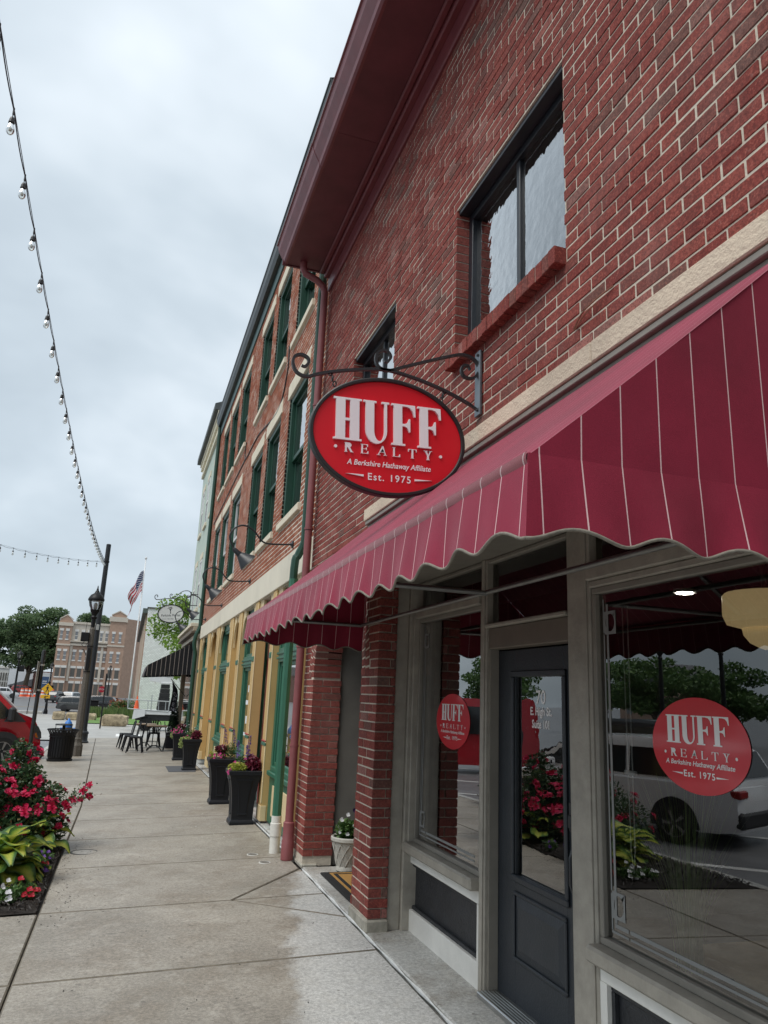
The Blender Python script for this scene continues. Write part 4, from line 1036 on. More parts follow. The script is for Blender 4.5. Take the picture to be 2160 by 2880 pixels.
def green_window(y0, y1, tan=True, lights=False, poster=0):
    mb = MB(); x = 1.875
    mb.box(x,2.03,y0,y0+.1,.04,2.99,.006); mb.box(x,2.03,y1-.1,y1,.04,2.99,.006); mb.box(x,2.03,y0+.1,y1-.1,2.86,2.99,.006)
    mb.box(x-.02,2.03,y0+.1,y1-.1,2.02,2.20,.006); mb.box(x-.035,2.0,y0+.04,y1-.04,2.12,2.15,.005); mb.box(x-.035,2.0,y0+.04,y1-.04,2.06,2.09,.005)
    mb.box(x-.05,2.03,y0+.03,y1-.03,.60,.66,.01); mb.box(x-.02,2.03,y0+.1,y1-.1,.66,.72,.006); mb.box(x,2.03,y0+.1,y1-.1,.04,.60,.005)
    wn = mb.build('shop_window', GREEN, bB)
    mb = MB(); mb.box(x-.012,x+.01,y0+.28,y1-.28,.14,.50,.006); mb.build('inset_panel', YELC, wn)
    for (p, q) in ((.72,2.02),(2.20,2.86)):
        mb = MB(); f = .05; mb.box(x+.02,x+.07,y0+.1,y0+.1+f,p,q,.004); mb.box(x+.02,x+.07,y1-.1-f,y1-.1,p,q,.004); mb.box(x+.02,x+.07,y0+.1+f,y1-.1-f,q-f,q,.004); mb.box(x+.02,x+.07,y0+.1+f,y1-.1-f,p,p+f,.004); mb.build('sash', GREEN, wn)
        pane(y0+.1+f,y1-.1-f,p+f,q-f,glass_mat('yellow_shop_glass', (.85,.87,.85), refl=1.2) if 'yellow_shop_glass' not in MC else MC['yellow_shop_glass'],x+.045,wn)
    mb = MB(); mb.box(2.14 if not lights else 2.5,2.16 if not lights else 2.55,y0-.1,y1+.1,.5,2.99); mb.build('blind', M('tan_blind', (.46,.37,.22), .8, var=.12, scale=3), wn)
    if lights:
        rg = random.Random(2); mb = MB()
        for i in range(46):
            y = y0+.2+rg.random()*(y1-y0-.4); z = 1.99-rg.random()**1.6*1.3 if i > 14 else 1.95-rg.random()*.06
            mb.lathe([(.002,-.008),(.008,0),(.002,.008)], (2.1+rg.random()*.2,y,z), 6)
        mb.build('fairy_light', emis('fairy_glow', (1,.66,.25), 5), wn, kind='stuff')
    if poster:
        for (y, z, w_, h_, m_) in ((y0+.45,1.62,.4,.11,'w'),(y0+.5,1.42,.5,.07,'w'),(y0+.48,1.12,.42,.12,'w'),(y0+.5,.93,.5,.05,'w')) if poster == 1 else ((y0+.5,1.25,.36,.5,'b'),(y0+.47,1.62,.25,.16,'w')):
            mb = MB(); mb.box(x+.03,x+.034,y,y+w_,z,z+h_); mb.build('window_poster', M('poster_white', (.7,.72,.75), .6, var=.3, scale=40) if m_ == 'w' else M('poster_blue', (.10,.11,.25), .6, var=.4, scale=25), wn)
    for y, s_ in ((y0,1),(y1,-1)): bracket(y, s_)
    return wn
green_window(8.56,10.11,lights=True); green_window(11.93,13.41,poster=1); green_window(15.09,16.91,poster=2); green_window(19.56,21.24)
RDR = M('red_door', (.20,.022,.024), .45, var=.08)
for (a, b) in ((10.39,11.61),):
    mb = MB(); mb.box(1.99,2.06,a,a+.12,.04,2.99); mb.box(1.99,2.06,b-.12,b,.04,2.99); mb.box(1.98,2.06,a+.12,b-.12,2.1,2.26,.006); mb.build('red_frame', RDR, bB)
    mb = MB(); mb.box(2.02,2.06,a+.12,b-.12,.05,2.1); mb.build('door', RDR, bB); pane(a+.25,b-.25,.9,2.0,BGL,2.015); pane(a+.12,b-.12,2.26,2.99,BGL,2.05)
    for y, s_ in ((a,1),(b,-1)): bracket(y, s_)
for (a, b) in ((13.81,14.59),(17.46,18.94)):
    mb = MB(); mb.box(2.0,2.06,a,b,.04,2.99); mb.build('yellow_panel', YEL, bB)
    for y, s_ in ((a,1),(b,-1)): bracket(y, s_)
# green downspouts
mb = MB(); sq = spl([(1.755,8.36,9.3),(1.755,8.36,6.0),(1.755,8.36,3.5),(1.75,8.37,3.32),(1.70,8.40,3.18),(1.665,8.41,3.02),(1.665,8.41,2.0),(1.665,8.40,.36)], 4)
mb.tube(sq, .046, 8); mb.build('downspout', GREEND, bB)
mb = MB(); mb.tube([(1.665,8.40,2.9),(1.665,8.40,.36)], .050, 8)
mb.build('downspout_lower', GREEN, bB)
mb = MB(); mb.lathe([(.054,.37),(.054,.30),(.062,.295),(.062,.17),(.056,.165),(.056,.0)], (1.665,8.40,-.01), 16); mb.build('pvc_boot', M('pvc_white', (.66,.65,.6), .45, var=.1, scale=9, dirt=.2), bB, smooth=True, angle=R(40))
mb = MB(); mb.tube(spl([(1.755,21.78,9.4),(1.755,21.78,6.0),(1.755,21.78,3.6),(1.75,21.78,3.35),(1.66,21.78,3.1),(1.64,21.78,2.85),(1.69,21.78,2.6),(1.69,21.78,2.3),(1.69,21.78,.0)], 4), .055, 8); mb.build('downspout', GREEND, bB)

# ================================================================== GOOSENECK WALL LAMPS
LAMPM = M('lamp_black', (.014,.016,.02), .42, var=.12)
def make_lamp(Y, first, label):
    t_ = thing('gooseneck_lamp', label, 'wall lamp', (1.8,Y,3.48), 'gooseneck lamps along the brick front')
    P = spl([(1.795,Y,3.48),(1.62,Y,3.462),(1.447,Y,3.462),(1.36,Y,3.53),(1.28,Y,3.615),(1.156,Y,3.66),(1.05,Y,3.61),(1.0,Y,3.51),(1.03,Y,3.41),(1.085,Y,3.32)])
    mb = MB(); mb.tube(P, .0115, 8); mb.build('arm', LAMPM, t_, smooth=True)
    mb = MB(); mb.lathe([(.05,0),(.05,.012),(.025,.02),(.018,.04)], (1.803,Y,3.48), 14, Matrix.Rotation(R(-90),4,'Y')); mb.build('wall_plate', LAMPM, t_, smooth=True, angle=R(40))
    ax = Vector((.163,0,-.135)).normalized(); q = Vector((0,0,1)).rotation_difference(ax).to_matrix().to_4x4()
    mb = MB(); mb.lathe([(.018,-.03),(.03,0.0),(.034,.06),(.038,.062),(.04,.085),(.045,.09),(.125,.23),(.129,.235),(.122,.232),(.04,.10)], (1.075,Y,3.335), 24, q, cap=False); mb.build('shade', LAMPM, t_, smooth=True, angle=R(35))
    mb = MB(); mb.lathe([(.015,.09),(.03,.12),(.03,.16),(.01,.19)], (1.075,Y,3.335), 12, q); mb.build('bulb', M('bulb_frost', (.6,.6,.58), .3), t_, smooth=True)
for Y_, lb in ((9.3,'nearest black gooseneck lamp, just left of the green downspout'),(12.9,'black gooseneck lamp second from the maroon awning'),(17.05,'black gooseneck lamp third from the maroon awning, shade overlapping the pale green building'),(20.8,'farthest black gooseneck lamp, at the far downspout beside the market sign')):
    make_lamp(Y_, None, lb)

# ================================================================== PALE GREEN BUILDING
bC = thing('stucco_building', 'pale green stucco three-storey building with cream cornice', 'building', (2,25,0))
SAGE = M('sage_stucco', (.43,.51,.45), .85, var=.06, scale=1.5, bmp=.4, bscale=30, dirt=.12)
mb = MB(); mb.box(1.82,8,21.86,27.8,3.3,9.3); mb.build('wall', SAGE, bC)
CCR = M('cornice_cream', (.66,.62,.48), .6, var=.06)
mb = MB(); mb.box(1.74,2.2,21.86,27.85,9.3,9.45,.01); mb.box(1.66,2.2,21.86,27.9,9.75,9.9,.01); mb.box(1.78,2.2,21.86,27.82,9.45,9.75); co = mb.build('cornice', CCR, bC)
for i in range(30):
    y = 21.95+i*.197; mb = MB(); mb.box(1.69,1.78,y,y+.10,9.56,9.75,.008); mb.build('dentil', CCR, co)
mb = MB(); mb.box(1.55,2.4,21.86,28.05,9.9,10.1,.01); mb.build('roof_edge', M('slate_dark', (.06,.07,.07), .6), bC)
mb = MB(); mb.prism([(1.55,10.1),(5,11.6),(5,10.1)], lambda u, v: (u,21.86,v), lambda u, v: (u,28.05,v)); mb.build('roof', MC['slate_dark'], bC)
for (z0, z1) in ((6.90,8.45),(4.15,5.72)):
    for (a, b) in ((22.35,23.05),(24.25,25.0),(26.1,26.85)):
        mb = MB(); mb.box(1.80,1.86,a,a+.07,z0,z1); mb.box(1.80,1.86,b-.07,b,z0,z1); mb.box(1.80,1.86,a+.07,b-.07,z1-.07,z1); mb.box(1.80,1.86,a+.07,b-.07,(z0+z1)/2-.03,(z0+z1)/2+.03); mb.box(1.80,1.86,a+.07,b-.07,z0,z0+.06); wn = mb.build('window', M('white_trim', (.68,.69,.66), .5), bC)
        pane(a+.07,b-.07,(z0+z1)/2,z1-.07,M('upper_pane', (.40,.42,.43), .25, var=.1),1.818,wn); pane(a+.07,b-.07,z0+.06,(z0+z1)/2,M('lower_pane', (.10,.11,.12), .25, var=.1),1.818,wn,'screen')
        mb = MB(); mb.box(1.76,1.9,a-.08,b+.08,z0-.12,z0-.01,.006); mb.build('window_sill', LINT, bC); mb = MB(); mb.box(1.79,1.9,a-.06,b+.06,z1+.01,z1+.2,.006); mb.build('lintel', LINT, bC)
TANP = M('tan_pilaster', (.42,.35,.25), .6, var=.1)
mb = MB(); mb.box(1.82,8,21.86,27.8,-.2,3.3); mb.build('shop_wall', M('shop_dark_wall', (.05,.05,.05), .6), bC)
for y in (21.95,22.7,27.3):
    mb = MB(); mb.box(1.74,1.83,y,y+.32,-.2,3.0,.008); mb.build('pilaster', TANP, bC)
for i, (x, z0, z1, m_) in enumerate(((1.50,3.36,3.46,LINT),(1.58,3.24,3.355,TANP),(1.53,3.17,3.235,M('brown_trim', (.12,.09,.06), .6)),(1.66,3.04,3.165,LINT))):
    mb = MB(); mb.box(x,1.83,21.87,27.8,z0,z1,.008); mb.build('shop_cornice', m_, bC)
pane(23.1,27.2,.4,2.2,BGL,1.81,bC)
# black awning
BKF = stripe_mat('black_canvas', (.012,.012,.014), (.30,.27,.24), 'Y', .16, .014, sheen=.1); BKS = stripe_mat('black_canvas_side', (.012,.012,.014), (.34,.30,.27), 'X', .125, .012, sheen=.1)
ba = thing('market_awning', 'black awning with thin pale stripes over the market shop front', 'awning', (1.2,25.5,2))
mb = MB(); mb.grid(lambda u, v: (.50+1.3*v, 23.6+4.0*u, 2.28+.75*v-.03*math.sin(math.pi*v)), 10, 5); mb.build('canopy', BKF, ba)
mb = MB(); mb.grid(lambda u, v: (.42+.08*v, 23.6+4.0*u, 1.96+.32*v), 10, 2); mb.build('valance', BKF, ba)
mb = MB(); mb.add([(.42,23.6,1.96),(1.8,23.6,2.06),(1.8,23.6,3.03),(.50,23.6,2.28)], [(0,1,2,3)]); mb.build('side_panel', BKS, ba)
mb = MB(); mb.add([(.42,27.6,1.96),(1.8,27.6,2.06),(1.8,27.6,3.03),(.50,27.6,2.28)], [(3,2,1,0)]); mb.build('side_panel', BKS, ba)
for P in ([(.45,23.62,1.99),(1.8,23.62,2.08)],[(.45,23.62,1.99),(.45,27.58,1.99)]):
    mb = MB(); mb.tube(P, .02, 6); mb.build('frame_bar', FRAME, ba)
# ================================================================== MARKET SIGN
ms = thing('market_sign', 'white oval sign with a bare tree and dark lettering on a scrolled bracket', 'sign', (1.0,24.3,3.9))
Y_ = 24.3; k_ = Y_/24.0
def sc_(P): return [(a*k_, Y_, 1.62+(b-1.62)*k_) for a, b in P]
el2 = [(math.cos(R(q)), math.sin(R(q))) for q in range(0,360,6)]
cx_, cz_ = 1.012*k_, 1.62+(3.865-1.62)*k_; ra, rb = .395*k_, .288*k_
t2 = R(5)
def mp(u, v, k=0): return (cx_+u*math.cos(t2)-v*math.sin(t2), Y_-k, cz_+u*math.sin(t2)+v*math.cos(t2))
mb = MB(); mb.prism([(ra*.96*c,rb*.95*s_) for c, s_ in el2], lambda u, v: mp(u,v,-.02), lambda u, v: mp(u,v,.015)); mbd = mb.build('sign_board', M('market_white', (.66,.67,.66), .5, var=.04), ms)
mb = MB(); n = len(el2); V = [mp((ra-d)*c,(rb-d)*s_,k) for (d,k) in ((0,-.025),(0,.022),(.03,.022),(.03,-.025)) for c, s_ in el2]
mb.add(V, [(i*n+k,i*n+(k+1) % n,((i+1) % 4)*n+(k+1) % n,((i+1) % 4)*n+k) for i in range(4) for k in range(n)]); mb.build('rim', IRON, ms)
mb = MB(); rg = random.Random(4); INK = M('market_ink', (.03,.03,.035), .6)
def limb(x, z, a, L, w_, d):
    x2, z2 = x+L*math.cos(a), z+L*math.sin(a); nx, nz = -math.sin(a)*w_, math.cos(a)*w_
    dz = .0162+.0002*d+.00003*rg.random()
    mb.add([mp(x-nx,z-nz,dz),mp(x2-nx*.7,z2-nz*.7,dz),mp(x2+nx*.7,z2+nz*.7,dz),mp(x+nx,z+nz,dz)], [(0,1,2,3)])
    if d < 4:
        for s_ in (-1,1) if d else (-1,0,1): limb(x2,z2,a+s_*rg.uniform(.3,.62),L*rg.uniform(.68,.8),w_*.68,d+1)
limb(-.01,.0,R(92),.075,.012,0)
put_text(mb, 'Parkside Market', .088, lambda u, v: mp(u,-.085+v*1.2,.0172)); put_text(mb, 'Est. 2021', .05, lambda u, v: mp(u,-.175+v,.0172))
for s_ in (-1,1): mb.add([mp(s_*.13,-.166,.017),mp(s_*.26,-.166,.017),mp(s_*.26,-.16,.017),mp(s_*.13,-.16,.017)], [(0,1,2,3)])
mb.build('lettering', INK, mbd)
for P in ([(1.55,4.16),(1.35,4.27),(1.1,4.34),(.8,4.31),(.57,4.265),(.5,4.30),(.49,4.38),(.54,4.41),(.575,4.37),(.55,4.34)],[(.97,4.42),(1.0,4.45),(.96,4.47),(.93,4.42),(.97,4.34),(1.1,4.40),(1.3,4.58),(1.5,4.60),(1.56,4.48),(1.5,4.40),(1.45,4.44),(1.48,4.48)]):
    mb = MB(); mb.tube(spl(sc_(P),4), .013, 6); mb.build('bracket', IRON, ms)
for P in ([(.69,4.28),(.76,4.08)],[(1.28,4.26),(1.22,4.10)],[(1.55,4.0),(1.55,4.55)]):
    mb = MB(); mb.tube(sc_(P), .011, 6); mb.build('hanger', IRON, ms)
mb = MB(); mb.box(1.56,1.59,Y_-.03,Y_+.03,4.1,4.62); mb.tube([(1.57,Y_,4.2),(1.83,Y_,4.2)], .014, 6); mb.tube([(1.57,Y_,4.55),(1.83,Y_,4.55)], .014, 6); mb.build('wall_plate', IRON, ms)

t_ = thing('wire_scrap', 'short rusty wire scrap stuck in the brick wall above the awning', 'wire', (1.79,2.62,3.38))
mb = MB(); mb.tube(spl([(1.80,2.78,3.34),(1.788,2.70,3.375),(1.785,2.62,3.385),(1.79,2.54,3.392),(1.802,2.47,3.40)]), .004, 5); mb.tube(spl([(1.80,2.77,3.335),(1.785,2.66,3.36),(1.79,2.58,3.372)]), .0035, 5); mb.build('strand', M('rusty_wire', (.28,.13,.08), .7), t_)
# ================================================================== STREET FURNITURE
def G(x, y): return gz(x, y)
# ---- litter bin
BLK = M('black_powdercoat', (.009,.009,.01), .45, var=.15, scale=8, spec=.25)
x, y = -1.40, 21.2; z = G(x, y)
t_ = thing('litter_bin', 'round black slatted metal litter bin with flared rim on the pavement', 'litter bin', (x,y,z))
for k in range(28):
    q = 2*math.pi*k/28; c, s_ = math.cos(q), math.sin(q); tx, ty = -s_*.024, c*.024
    prof_ = [(.27,.04),(.295,.12),(.30,.58),(.315,.64),(.355,.72),(.375,.745)]
    mb = MB(); V = []
    for r_, h in prof_:
        for d_ in (0,.008): V += [(x+c*(r_-d_)-tx, y+s_*(r_-d_)-ty, z+h),(x+c*(r_-d_)+tx, y+s_*(r_-d_)+ty, z+h)]
    n = len(prof_); F = []
    for i in range(n-1):
        a = i*4; b = a+4; F += [(a,a+1,b+1,b),(a+3,a+2,b+2,b+3),(a+1,a+3,b+3,b+1),(a+2,a,b,b+2)]
    mb.add(V, F); mb.build('slat', BLK, t_)
mb = MB(); mb.lathe([(.26,.0),(.30,.005),(.305,.05),(.27,.06)], (x,y,z), 32); mb.build('base_ring', BLK, t_)
mb = MB(); mb.lathe([(.365,.738),(.385,.745),(.388,.76),(.375,.77),(.36,.765)], (x,y,z), 32, cap=False); mb.build('rim', BLK, t_, smooth=True)
mb = MB(); mb.lathe([(.306,.575),(.318,.58),(.318,.60),(.306,.605)], (x,y,z), 32, cap=False); mb.build('hoop', BLK, t_)
mb = MB(); mb.lathe([(.23,.02),(.255,.70),(.25,.70)], (x,y,z), 24); mb.build('liner', M('bin_liner', (.006,.006,.006), .5), t_)
mb = MB(); mb.box(x-.035,x+.035,y-.02,y+.02,z+.70,z+.86); mb.lathe([(.21,.86),(.215,.865),(.20,.89),(.05,.90)], (x,y,z), 24); mb.build('lid', BLK, t_)
for s_ in (-1,1):
    mb = MB(); mb.tube([(x+s_*.19,y,z+.74),(x+s_*.19,y,z+.87)], .008, 6); mb.build('lid_post', BLK, t_)
# ---- concrete lantern post
CPOST = M('pebble_concrete', (.12,.108,.092), .85, var=.35, scale=45, bmp=.6, bscale=90)
def lantern(t_, x, y, z0, s=1.0):
    """acorn style lantern on top of a post, z0 = bottom of the fitter"""
    mb = MB(); mb.lathe([(.05*s,0),(.055*s,.10*s),(.075*s,.12*s),(.085*s,.16*s),(.06*s,.2*s),(.075*s,.25*s),(.11*s,.30*s),(.125*s,.36*s)], (x,y,z0), 16); mb.build('fitter', BLK, t_, smooth=True, angle=R(40))
    mb = MB(); mb.lathe([(.11*s,.35*s),(.16*s,.46*s),(.185*s,.56*s),(.19*s,.62*s)], (x,y,z0), 20, cap=False); mb.build('globe', MC.get('lantern_glass') or glass_mat('lantern_glass', (.93,.93,.93), refl=1.3), t_, smooth=True)
    mb = MB(); mb.lathe([(.205*s,.60*s),(.215*s,.63*s),(.21*s,.66*s),(.19*s,.70*s),(.155*s,.76*s),(.09*s,.80*s),(.07*s,.82*s),(.055*s,.86*s),(.03*s,.90*s),(.028*s,.93*s),(.014*s,.96*s),(.018*s,.985*s),(.003*s,1.03*s)], (x,y,z0), 20); mb.build('roof', BLK, t_, smooth=True, angle=R(40))
    mb = MB(); mb.lathe([(.02*s,.34*s),(.045*s,.40*s),(.045*s,.52*s),(.01*s,.56*s)], (x,y,z0), 10)
    for q in (0,90,180,270): mb.tube([(x+.05*s*math.cos(R(q)),y+.05*s*math.sin(R(q)),z0+.36*s),(x+.05*s*math.cos(R(q)),y+.05*s*math.sin(R(q)),z0+.60*s)], .004*s, 4)
    mb.build('lamp_cage', M('lamp_inner', (.45,.45,.43), .4), t_)
x, y = -1.12, 22.85; z = G(x, y)
t_ = thing('lantern_post', 'weathered pebble concrete lamp post with black acorn lantern beside the litter bin', 'lamp post', (x,y,z))
mb = MB(); mb.lathe([(.155,0),(.155,.28),(.12,.36),(.115,.42),(.125,.45),(.105,.50),(.072,3.35),(.075,3.42),(.06,3.46),(.05,3.52)], (x,y,z), 8); mb.build('post', CPOST, t_)
lantern(t_, x, y, z+3.6, 1.04)
mb = MB(); mb.lathe([(.055,3.46),(.06,3.64)], (x,y,z), 12); mb.build('collar', BLK, t_)
mb = MB(); mb.box(x-.27,x-.05,y-.14,y+.06,z+3.07,z+3.32,.015); sp_ = mb.build('speaker', BLK, t_)
mb = MB(); mb.tube([(x-.17,y-.05,z+3.32),(x-.16,y-.05,z+3.62)], .006, 6); mb.build('antenna', BLK, sp_)
mb = MB(); mb.tube(spl([(x-.16,y-.1,z+3.07),(x-.22,y-.1,z+2.98),(x-.14,y-.1,z+2.92),(x-.10,y-.1,z+2.98),(x-.07,y-.09,z+3.05)]), .007, 5); mb.build('cable', BLK, sp_)
for zz_ in (2.25,2.95): mb = MB(); mb.lathe([(.092,-.012),(.097,-.012),(.097,.012),(.092,.012)], (x,y,z+zz_), 12); mb.build('band', BLK, t_)
mb = MB(); mb.box(x-.05,x+.05,y-.13,y-.095,z+2.28,z+2.9,.01); mb.build('cover_plate', BLK, t_)
mb = MB(); mb.tube(spl([(x-.08,y-.08,z+2.7),(x-.16,y-.08,z+2.85),(x-.2,y-.08,z+2.83)]), .01, 5); mb.build('hook', BLK, t_)
# ---- tall dark string-light pole
x, y = -1.27, 29.5; z = G(x, y)
t_ = thing('light_string_pole', 'tall dark steel pole carrying the festoon light strings', 'pole', (x,y,z))
DPOLE = M('dark_pole', (.024,.026,.029), .45, var=.15, scale=6, spec=.3)
mb = MB(); mb.lathe([(.095,.0),(.085,7.15),(.06,7.17)], (x,y,z), 16); mb.build('shaft', DPOLE, t_, smooth=True, angle=R(40))
mb = MB(); mb.lathe([(.20,0),(.20,.05),(.17,.07),(.15,.10),(.15,.30),(.17,.33),(.16,.38),(.11,.42),(.10,.50)], (x,y,z), 16); mb.build('base', DPOLE, t_, smooth=True, angle=R(35))
mb = MB(); mb.lathe([(.088,-.03),(.1,-.03),(.1,.03),(.088,.03)], (x,y,z+6.5), 16); mb.build('clamp', BLK, t_)
mb = MB(); mb.box(x-.05,x+.05,y-.16,y-.085,z+3.95,z+4.15,.01); mb.build('junction_box', M('box_grey', (.35,.35,.33), .5), t_)
# ---- festoon strings
WIRE = M('wire_black', (.02,.022,.03), .5); SOCK = M('socket_black', (.015,.015,.016), .5)
BULB = glass_mat('bulb_glass', (.93,.93,.9), refl=1.6); FIL = M('bulb_inner', (.5,.5,.46), .4)
sm = MB(); sm.lathe([(.0,0.0),(.004,0),(.004,-.035),(.014,-.04),(.019,-.055),(.02,-.075),(.023,-.078),(.023,-.088),(.019,-.092)], (0,0,0), 10)
sm_me = None
def festoon(P0, P1, n, sag_, label, s0=0.0, group='festoon light strings'):
    t_ = thing('festoon_string', label, 'string lights', P0, group)
    P0 = Vector(P0); P1 = Vector(P1)
    f = lambda s_: P0+(P1-P0)*s_+Vector((0,0,-4*sag_*s_*(1-s_)))
    mb = MB(); mb.tube([f(i/90) for i in range(91)], .0032, 5); mb.build('support_wire', M('wire_grey', (.13,.15,.19), .5), t_)
    Q = []
    for i in range(n):
        for j in range(6):
            q = f(s0+(1-s0)*(i+j/6)/n); q.z -= .012+.03*math.sin(math.pi*j/6); Q.append(q)
    mb = MB(); mb.tube(Q, .0048, 5); mb.build('cable', WIRE, t_)
    for i in range(n):
        p = f(s0+(1-s0)*i/n)
        mb = MB(); mb.lathe([(.004,0.01),(.007,0.0),(.007,-.05),(.004,-.055),(.004,-.075),(.014,-.08),(.019,-.095),(.02,-.115),(.023,-.118),(.023,-.128),(.018,-.132)], p, 8); so = mb.build('socket', SOCK, t_)
        mb = MB(); mb.lathe([(.016,-.13),(.02,-.145),(.03,-.175),(.031,-.19),(.027,-.21),(.015,-.225),(.003,-.23)], p, 10); mb.build('bulb', BULB, so, smooth=True)
        mb = MB(); mb.lathe([(.006,-.13),(.006,-.17),(.012,-.175),(.012,-.195),(.002,-.2)], p, 6); mb.build('filament', FIL, so)
A0 = (-1.30,29.42,6.14)
festoon((-1.31,3.0,6.0), A0, 36, .60, 'festoon light string running from the pole towards the viewer overhead', .0093)
festoon((-6.2,20.0,5.70), A0, 18, .35, 'festoon light string crossing the sky at left behind the lantern', 0.0)
# ---- thin black sign post in the flower bed
x, y = -1.70, 17.0; z = G(x, y)
t_ = thing('sign_post', 'thin scuffed black sign post seen edge-on behind the rose bush', 'post', (x,y,z))
mb = MB(); mb.lathe([(.04,0),(.04,2.44),(.028,2.48),(.005,2.49)], (x,y,z), 14); mb.build('post', M('scuffed_black', (.012,.012,.012), .4, var=.3, scale=15, dirt=0), t_, smooth=True, angle=R(40))
mb = MB(); mb.box(x-.075,x-.058,y-.15,y+.15,z+1.62,z+2.25,.002); mb.build('sign_plate', M('plate_alu', (.35,.33,.30), .5, .5), t_)
for zz_ in (1.68,2.18): mb = MB(); mb.lathe([(.041,-.018),(.047,-.018),(.047,.018),(.041,.018)], (x,y,z+zz_), 12); mb.build('clamp', M('clamp_alu', (.55,.55,.53), .4, .7), t_)
# ---- hydrant
x, y = -1.60, 26.0; z = G(x, y)
t_ = thing('fire_hydrant', 'yellow fire hydrant with a bright blue cap behind the litter bin', 'hydrant', (x,y,z))
HY = M('hydrant_yellow', (.55,.34,.04), .5); HB = M('hydrant_blue', (.03,.18,.55), .45)
mb = MB(); mb.lathe([(.15,0),(.15,.04),(.10,.05),(.10,.52),(.13,.54),(.13,.62),(.105,.64)], (x,y,z), 16); mb.build('barrel', HY, t_)
mb = MB(); mb.lathe([(.12,.64),(.125,.70),(.10,.80),(.05,.86),(.03,.87),(.03,.92),(.0,.92)], (x,y,z), 16); mb.build('bonnet', HB, t_, smooth=True)
for s_ in (-1,1): mb = MB(); mb.lathe([(.05,0),(.05,.09),(.065,.09),(.065,.13)], (x+s_*.09,y,z+.58), 10, Matrix.Rotation(R(90*s_),4,'Y')); mb.build('outlet', HB, t_)
mb = MB(); mb.lathe([(.07,0),(.07,.09),(.085,.09),(.085,.14)], (x,y-.09,z+.55), 10, Matrix.Rotation(R(90),4,'X')); mb.build('pumper_outlet', HB, t_)
# ---- manhole and cleanout caps
def cover(x, y, r_, label, m1, m2):
    z = G(x, y); t_ = thing('access_cover', label, 'cover', (x,y,z))
    mb = MB(); mb.lathe([(r_,-.02),(r_,.003),(r_*.86,.004),(r_*.86,-.01)], (x,y,z), 28, cap=False); mb.build('ring', m1, t_)
    mb = MB(); mb.lathe([(r_*.85,-.02),(r_*.85,.0015),(r_*.2,.003)], (x,y,z), 28); mb.build('lid', m2, t_)
WR = M('ring_white', (.6,.6,.57), .6); LD = M('lid_brown', (.13,.12,.10), .7, var=.3, scale=40)
cover(-.225,8.96,.14,'round concrete access cover with a dark rim beside the flower bed',M('lid_rim_dark', (.05,.05,.05), .7),M('lid_concrete', (.27,.26,.24), .7, var=.3, scale=30))
cover(1.434,8.37,.058,'small round cleanout cap with white ring nearer the planters',WR,LD); cover(1.49,7.96,.058,'small round cleanout cap with white ring nearer the brick pier',WR,LD)
# ---- doormats
t_ = thing('doormat', 'coir doormat with black border in the arched entry', 'doormat', (2.2,6.85,.01))
mb = MB(); mb.box(1.90,2.46,6.30,7.33,.006,.024,.006); mb.build('backing', M('mat_black', (.012,.012,.012), .95, bmp=.9, bscale=140), t_)
COIR = M('coir', (.42,.225,.06), .95, var=.3, scale=140, bmp=1, bscale=200)
mb = MB(); mb.box(2.04,2.40,6.42,7.21,.0242,.0285,.002); mb.build('coir_field', COIR, t_)
mb = MB()
for (a, b, c, d) in ((1.975,2.0,6.35,7.28),(2.43,2.45,6.35,7.28),(2.0,2.43,6.35,6.375),(2.0,2.43,7.255,7.28)): mb.box(a,b,c,d,.0242,.0275)
mb.build('coir_border', COIR, t_)
x, y = 1.28, 18.2
t_ = thing('floor_mat', 'flat dark grey mat on the pavement beside the third planter', 'mat', (x,y,G(x,y)))
mb = MB(); mb.add([(1.05,17.5,G(1.05,17.5)+.008),(1.62,17.45,G(1.62,17.45)+.008),(1.62,18.95,G(1.62,18.95)+.008),(1.05,18.95,G(1.05,18.95)+.008),(1.05,17.5,G(1.05,17.5)),(1.62,17.45,G(1.62,17.45))], [(0,1,2,3),(4,5,1,0)]); mb.build('mat_sheet', M('mat_grey', (.07,.075,.085), .8), t_)
